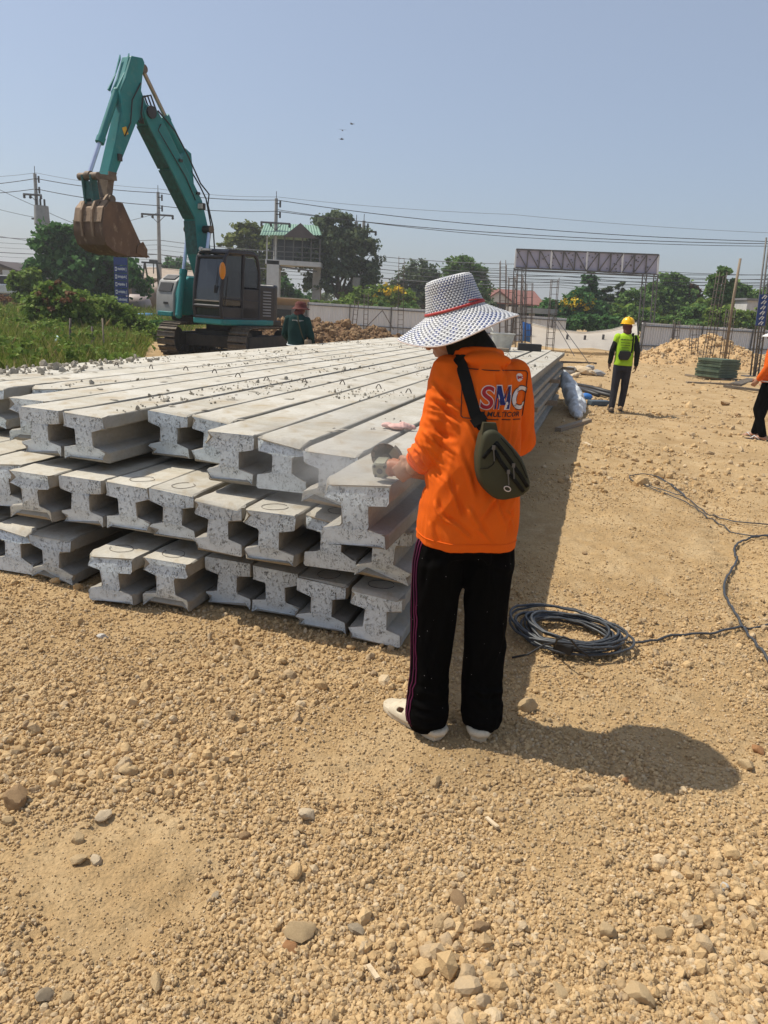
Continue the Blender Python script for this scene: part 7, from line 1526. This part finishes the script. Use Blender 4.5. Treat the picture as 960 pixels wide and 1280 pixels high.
# sack slumped against the far end of the stack
sk = MB(); c = gp(714, 512); P_ = [gp(704, 503)+(0, .25, .52), gp(708, 507)+(0, .1, .40), gp(714, 513)+(0, 0, .24), gp(722, 518)+(0, 0, .14), gp(729, 519)+(0, 0, .06)]
sk.cap(P_, [.05, .11, .155, .125, .04], 14); sk.cap([gp(715, 517)+(0, -.2, .14), gp(718, 523)+(0, -.2, .06)], [.12, .05], 10)
root = empty('sack', (0, 0, 0), 0, 'crumpled blue-grey plastic sack slumped against the far side of the stack', 'sack'); o = blob(sk, 'sack_body', M_sack, root, .016, 1); V = verts(o.data); a = np.abs(vn3(V*np.array([7, 7, 1.6]), 1.0, 6)); b_ = np.abs(vn3(V@np.array([[1, 0, .6], [0, 1, .2], [-.6, 0, 1]])*np.array([14, 14, 4]), 1.0, 16)); setv(o.data, V+normals(o.data)*(.03-.13*a-.05*b_)[:, None])
o = MB(); o.box(gp(748, 507)+(0, 0, .05), (.40, .18, .10), rotz(.3)); o = bevel(o.build('blue_block', M_block), .02); tag(o, 'dull blue block lying on the soil left of the lime-vested worker', 'block')
o = MB(); o.ell(gp(731, 500)+(0, 0, .06), (.14, .1, .07)); o = o.build('blue_rag', M_blueplast, None, True); wrinkle(o.data, .05, (14, 14, 14), 2); tag(o, 'bright blue plastic scrap beside the grey sack', 'scrap')
rr = random.Random(9)
names = ['pale concrete lump lying nearest the stack beyond its far corner', 'tallest pale concrete lump standing among the rubble', 'flat pale concrete lump right of the tallest one', 'broad broken concrete lump at the right end of the rubble', 'small concrete lump behind the rubble', 'pinkish concrete lump at the front of the rubble', 'greyish concrete lump half under the others']
for k, (px, py, r_) in enumerate(((712, 468, .22), (729, 469, .26), (738, 470, .2), (748, 470, .2), (722, 463, .2), (719, 472, .16), (735, 465, .22))):
    me = rock_mesh('concrete_lump', M_stone['pale'] if k % 3 else M_conc, 2, 400+k, .4, .7); o = link('concrete_lump', me); p = gp(px, py); o.location = (p[0], p[1], r_*.4); o.scale = [r_, r_, r_*(1.1 if k == 1 else .7)]; o.rotation_euler = (rr.uniform(-.3, .3), rr.uniform(-.3, .3), rr.uniform(0, 6)); tag(o, names[k], 'concrete lump', 'rubble beyond the stack')
# mortar tub, dark block, at the far end of the stack top; pink rag
tb_ = suv(1.05, 10.4, .911); tub = at('mortar_tub', tb_, 'dusty pale mortar tub standing on the far end of the stack', 'tub'); q = MB(); q.lathe([(.14, .004), (.155, .02), (.205, .27), (.225, .28), (.225, .30), (.205, .30), (.195, .27), (.145, .03)], 24, tb_); q.build('tub_shell', M_tub, tub, sharp=40)
q = MB(); q.tube([tb_+P3(.215*math.cos(a), .215*math.sin(a), .31+.07*math.sin(t)) for a, t in zip(np.linspace(2.6, 3.7, 9), np.linspace(0, math.pi, 9))], .009, 6); q.build('handle', M_tub, tub, True)
def bl_(u, v, sz, lab, mt, nm): o = MB().box(suv(u, v, .911+sz[2]/2), sz, rotz(-AZ+.2)); o = bevel(o.build(nm, mt), .008); return tag(o, lab, 'block')
bl_(.62, 11.0, (.42, .2, .13), 'dark timber block on the stack right of the mortar tub', M_black, 'timber_block'); bl_(1.02, 10.0, (.30, .12, .06), 'brown offcut under the front of the mortar tub', M_wood, 'wood_offcut')
pr = suv(.33, .62, .913); q = MB(); pp = gp(497, 536, .92); q.ell(pp+P3(0, 0, .012), (.055, .045, .014)); q.cap([pp+P3(.02, 0, .015), pp+P3(.09, .01, .010)], [.026, .012], 8); q.ell(pp+P3(-.05, .03, .012), (.04, .03, .014)); o = blob(q, 'pink_rag', M_pink, None, .005, 2); wrinkle(o.data, .016, (38, 38, 38), 3); tag(o, 'pink rag lying on the stack beyond the grinder', 'rag')
# plastic bag and poles in the weeds
pb = yp(72, 433, 16.2); q = MB(); q.lathe([(.01, .24), (.03, .19), (.05, .14), (.10, .05), (.12, -.03), (.10, -.10), (.04, -.13)], 16, pb); o = q.build('plastic_bag', M_bag, None, True); wrinkle(o.data, .05, (12, 12, 9), 8); tag(o, 'pale plastic bag caught in the weeds', 'plastic bag')
for k, (a, b, r_, lab) in enumerate((((88, 398), (87, 452), .026, 'dark stake in the grass, left of the three'), ((115, 408), (117, 450), .024, 'dark stake with a tan rag, middle of the three'), ((128, 398), (131, 450), .018, 'thin pale stake in the grass, right of the three'))):
    t, f = yp(*a, 16.4), yp(*b, 16.4); f[2] = -.1; st = at('stake', f, lab, 'stake', 'stakes in the weeds'); MB().tube([f, t], r_, 7).build('shaft', M_rebar if k < 2 else M_wood, st, True)
    if k == 1: q = MB(); c = yp(116, 425, 16.36); q.add([c+(-.03, 0, .1), c+(.06, 0, .08), c+(.02, -.02, -.12), c+(-.07, -.02, -.2)], [(0, 1, 2, 3)]); q.build('rag', M_wood, st)
    if k == 0: MB().bar(yp(87, 440, 16.3), yp(87, 451, 16.3), .07).build('short_post', M_rebar, st)
# cables
def gcable(name, px, r, lab, cat='cable', mt=None, lift=.0, sub=6):
    P = [gp(x, y) for x, y in px]; Q = []
    for i in range(len(P)-1):
        p0, p1, p2, p3 = P[max(i-1, 0)], P[i], P[i+1], P[min(i+2, len(P)-1)]
        for k in range(sub): t = k/sub; Q.append(.5*((2*p1)+(p2-p0)*t+(2*p0-5*p1+4*p2-p3)*t*t+(3*p1-p0-3*p2+p3)*t**3))
    Q.append(P[-1]); Q = [np.array([p[0], p[1], float(ground_z(p[0], p[1]))+r+.013+lift]) for p in Q]; o = MB().tube(Q, r, 8).build(name, mt or M_cable, None, True); return tag(o, lab, cat)
gcable('cable', [(783, 807), (830, 800), (880, 797), (925, 785), (1000, 775)], .0065, 'dark cable running from the coil to the right edge')
gcable('cable', [(1000, 660), (960, 670), (930, 674), (918, 685), (921, 700), (908, 722), (905, 742), (915, 765), (930, 785), (960, 822), (1000, 860)], .0075, 'thick winding cable coming in from the right edge and bending down', sub=8)
gcable('cable', [(1010, 650), (960, 657), (900, 646), (870, 632), (845, 616), (822, 600), (800, 596), (786, 599), (800, 608), (850, 622), (850, 618), (820, 600)], .005, 'thin looping cable end farther off on the soil')
gcable('cable', [(800, 609), (850, 628), (885, 645), (930, 668), (990, 672)], .005, 'thin cable lying beside the looping cable end')
# the coil
cc = gp(711, 799); coil = at('cable_coil', (cc[0], cc[1], 0), 'large coil of black electric cable on the soil right of the worker', 'cable coil')
rr = random.Random(11)
ca = -.47
for k in range(15):
    ra = .250+rr.uniform(-.055, .035); rb = ra*.80+rr.uniform(-.02, .02); ox, oy = rr.uniform(-.022, .022), rr.uniform(-.018, .018); zz = .012+.0115*(k % 5)+rr.uniform(0, .004); ph = rr.uniform(0, 6); pts = []
    for a in np.linspace(0, 2*math.pi, 56):
        rx = ra*(1+.03*math.sin(2*a+ph)); ry = rb*(1+.03*math.sin(3*a+ph)); x = ox+rx*math.cos(a); y = oy+ry*math.sin(a); X_ = cc[0]+x*math.cos(ca)-y*math.sin(ca); Y_ = cc[1]+x*math.sin(ca)+y*math.cos(ca); pts.append((X_, Y_, float(ground_z(X_, Y_))*.5+zz+.012+.010*math.sin(2*a+ph*1.3)+.006))
    MB().tube(pts, .0068, 7, caps=False).build('cable_turn', M_cable, coil, True)
q = MB(); a0, b0 = gp(693, 806, .05), gp(716, 812, .05); q.bar(a0, b0, .055, .05); bevel(q.build('plug_box', M_rubber, coil), .008)
hp = [gp(640, 822, .03), gp(660, 818, .05), gp(680, 806, .09), gp(697, 803, .10), gp(716, 805, .09), gp(738, 808, .07)]; MB().tube(hp, .005, 7).build('lead', M_rubber, coil, True)
MB().tube([gp(694, 808, .06), gp(696, 800, .13), gp(704, 796, .17), gp(714, 800, .15), gp(722, 810, .10), gp(738, 822, .06)], .005, 7).build('lead', M_rubber, coil, True)
MB().tube([gp(703, 804, .08), gp(725, 806, .07), gp(748, 812, .06)], .005, 7).build('lead', M_rubber, coil, True)
# ------------------------------------------------------------------ stones one can tell apart
for k, (px, py, r_, tone, lab) in enumerate((
    (160, 966, .036, 'tan', 'upright tan stone in the left foreground, above two paler ones'), (130, 1021, .030, 'pale', 'pale angular stone left of the middle foreground'), (22, 1008, .048, 'brown', 'big brownish stone at the left edge of the foreground'), (12, 1032, .026, 'tan', 'tan stone just below the big stone at the left edge'),
    (98, 1054, .028, 'tan', 'tan stone, uppermost of the trio in the left foreground'), (97, 1080, .026, 'tan', 'brown-tan stone, left one of the pair under the trio top'), (121, 1080, .023, 'pale', 'pale stone, right one of the pair in the left foreground'), (384, 1021, .034, 'pale', 'long pale stone in the middle of the foreground'),
    (305, 1047, .017, 'brown', 'small dark stone alone near the long pale stone'), (269, 1122, .016, 'grey', 'small blue-grey stone in the sandy patch'), (378, 1168, .048, 'tan', 'largest tan stone in the lower foreground, over an orange shard'), (361, 1186, .024, 'orange', 'orange broken shard under the largest lower stone'),
    (445, 1160, .026, 'grey', 'flat grey stone right of the orange shard'), (602, 1160, .030, 'brown', 'dark brown clod in the lower middle foreground'), (571, 1127, .028, 'brown', 'dark brown clod above and left of the lowest clod'), (545, 980, .028, 'tan', 'tan upright stone below the white sandals'), (724, 992, .024, 'brown', 'brown stone just under the edge of the hat shadow'),
    (783, 978, .018, 'orange', 'small orange stone at the rim of the hat shadow'), (735, 988, .022, 'tan', 'tan stone beside the brown one under the shadow rim'), (659, 888, .050, 'tan', 'flat wide stone in the shadow behind the right foot'), (735, 846, .026, 'tan', 'tan clod touching the front of the cable coil'), (128, 799, .026, 'white', 'white concrete chip on the soil before the stack'),
    (172, 846, .018, 'pale', 'pale pebble on the soil left of the white chip path'), (55, 1252, .026, 'grey', 'grey stone at the bottom left corner'), (86, 1251, .022, 'tan', 'tan stone right of the grey corner stone'), (195, 1236, .028, 'tan', 'rounded tan stone near the bottom edge'), (933, 955, .046, 'tan', 'big tan clod at the right edge beyond the hat shadow'), (948, 935, .034, 'orange', 'orange-tan clod above the big one at the right edge'),
    (905, 1110, .018, 'white', 'crumpled white scrap on the soil at the right'), (760, 1170, .03, 'tan', 'tan clod in the lower right foreground'), (830, 1165, .034, 'tan', 'wide tan clod near the lower right corner'), (800, 1245, .042, 'tan', 'cracked tan clod at the lower right corner'), (700, 1240, .028, 'tan', 'tan clod left of the cracked corner clod'),
    (795, 578, .035, 'brown', 'dark stone alone on the open yard beyond the coil'), (730, 692, .02, 'brown', 'small dark clod beyond the coil in the sun'), (640, 672, .03, 'pale', 'pale shard in the stack shade beside the bag'), (820, 610, .05, 'brown', 'dark clump of soil on the yard below the lime-vested worker'), (906, 506, .12, 'brown', 'brown clump of soil at the right of the yard'), (922, 520, .07, 'brown', 'flat brown clod below the brown clump'))):
    me = rock_mesh('stone', M_stone[tone], 3, 500+k, .30, .8); P_ = verts(me); setv(me, P_*(1+.10*vn3(P_, 4.0, k))[:, None]); o = link('stone', me); p = gp(px, py); o.location = (p[0], p[1], float(ground_z(p[0], p[1]))+r_*.33); o.scale = (r_*1.05, r_*.95, r_*.85); o.rotation_euler = (random.uniform(-.3, .3), random.uniform(-.3, .3), random.uniform(0, 6.3)); me.polygons.foreach_set('use_smooth', [True]*len(me.polygons)); me.set_sharp_from_angle(angle=rad(32)); tag(o, lab, 'stone', 'stones on the soil')
for px0, py0, px1, py1, lab in ((460, 1206, 472, 1228, 'pale wood chip in the lower foreground'), (608, 1022, 622, 1038, 'thin dry stick in the middle of the foreground'), (838, 520, 868, 521, 'dark stick lying on the yard right of the walking worker')):
    a, b = gp(px0, py0), gp(px1, py1); a[2] = float(ground_z(a[0], a[1]))+.012; b[2] = float(ground_z(b[0], b[1]))+.016; o = MB().bar(a, b, .012, .006).build('wood_chip', M_stone['pale']); tag(o, lab, 'wood chip')

# ------------------------------------------------------------------ grinding dust and the hazy air
def volume(name, color, density, aniso, falloff=None):
    m = bpy.data.materials.new(name); m.use_nodes = True; t = m.node_tree; t.nodes.clear(); o = t.nodes.new('ShaderNodeOutputMaterial'); v = t.nodes.new('ShaderNodeVolumePrincipled')
    v.inputs['Color'].default_value = (*color, 1); v.inputs['Density'].default_value = density; v.inputs['Anisotropy'].default_value = aniso; t.links.new(v.outputs[0], o.inputs['Volume'])
    if falloff:
        tc = t.nodes.new('ShaderNodeTexCoord'); ln = t.nodes.new('ShaderNodeVectorMath'); ln.operation = 'LENGTH'; t.links.new(tc.outputs['Object'], ln.inputs[0])
        mr = N(t, 'ShaderNodeMapRange'); t.links.new(ln.outputs['Value'], mr.inputs[0]); mr.inputs[1].default_value = 1.0; mr.inputs[2].default_value = 0.1; mr.inputs[3].default_value = 0.0; mr.inputs[4].default_value = density
        nz = noise(t, tc.outputs['Object'], 2.2, 3, .6); f = ramp(t, nz, [(.38, 0.0), (.66, 1.0)]); ml = t.nodes.new('ShaderNodeMath'); ml.operation = 'MULTIPLY'; t.links.new(mr.outputs[0], ml.inputs[0]); t.links.new(f, ml.inputs[1]); t.links.new(ml.outputs[0], v.inputs['Density'])
    return m
q = MB(); q.ell((0, 0, 0), 1.0, None, 20, 12); dc = q.build('grinding_dust', volume('grinding_dust', (.95, .92, .88), 2.2, .2, True), None, True)
dc.location = gp(430, 575, 1.02); dc.scale = (.34, .62, .20); dc.rotation_euler = (0, 0, -AZ); tag(dc, 'faint pale dust drifting over the piles by the grinder', 'dust', kind='stuff')
q = MB(); q.box((0, 480, 8.0), (1500, 1100, 19.0)); hz = q.build('haze', volume('haze', (.96, .96, .97), .0012, .35)); hz['kind'] = 'stuff'; hz['label'] = 'dry-season haze filling the air over the yard'
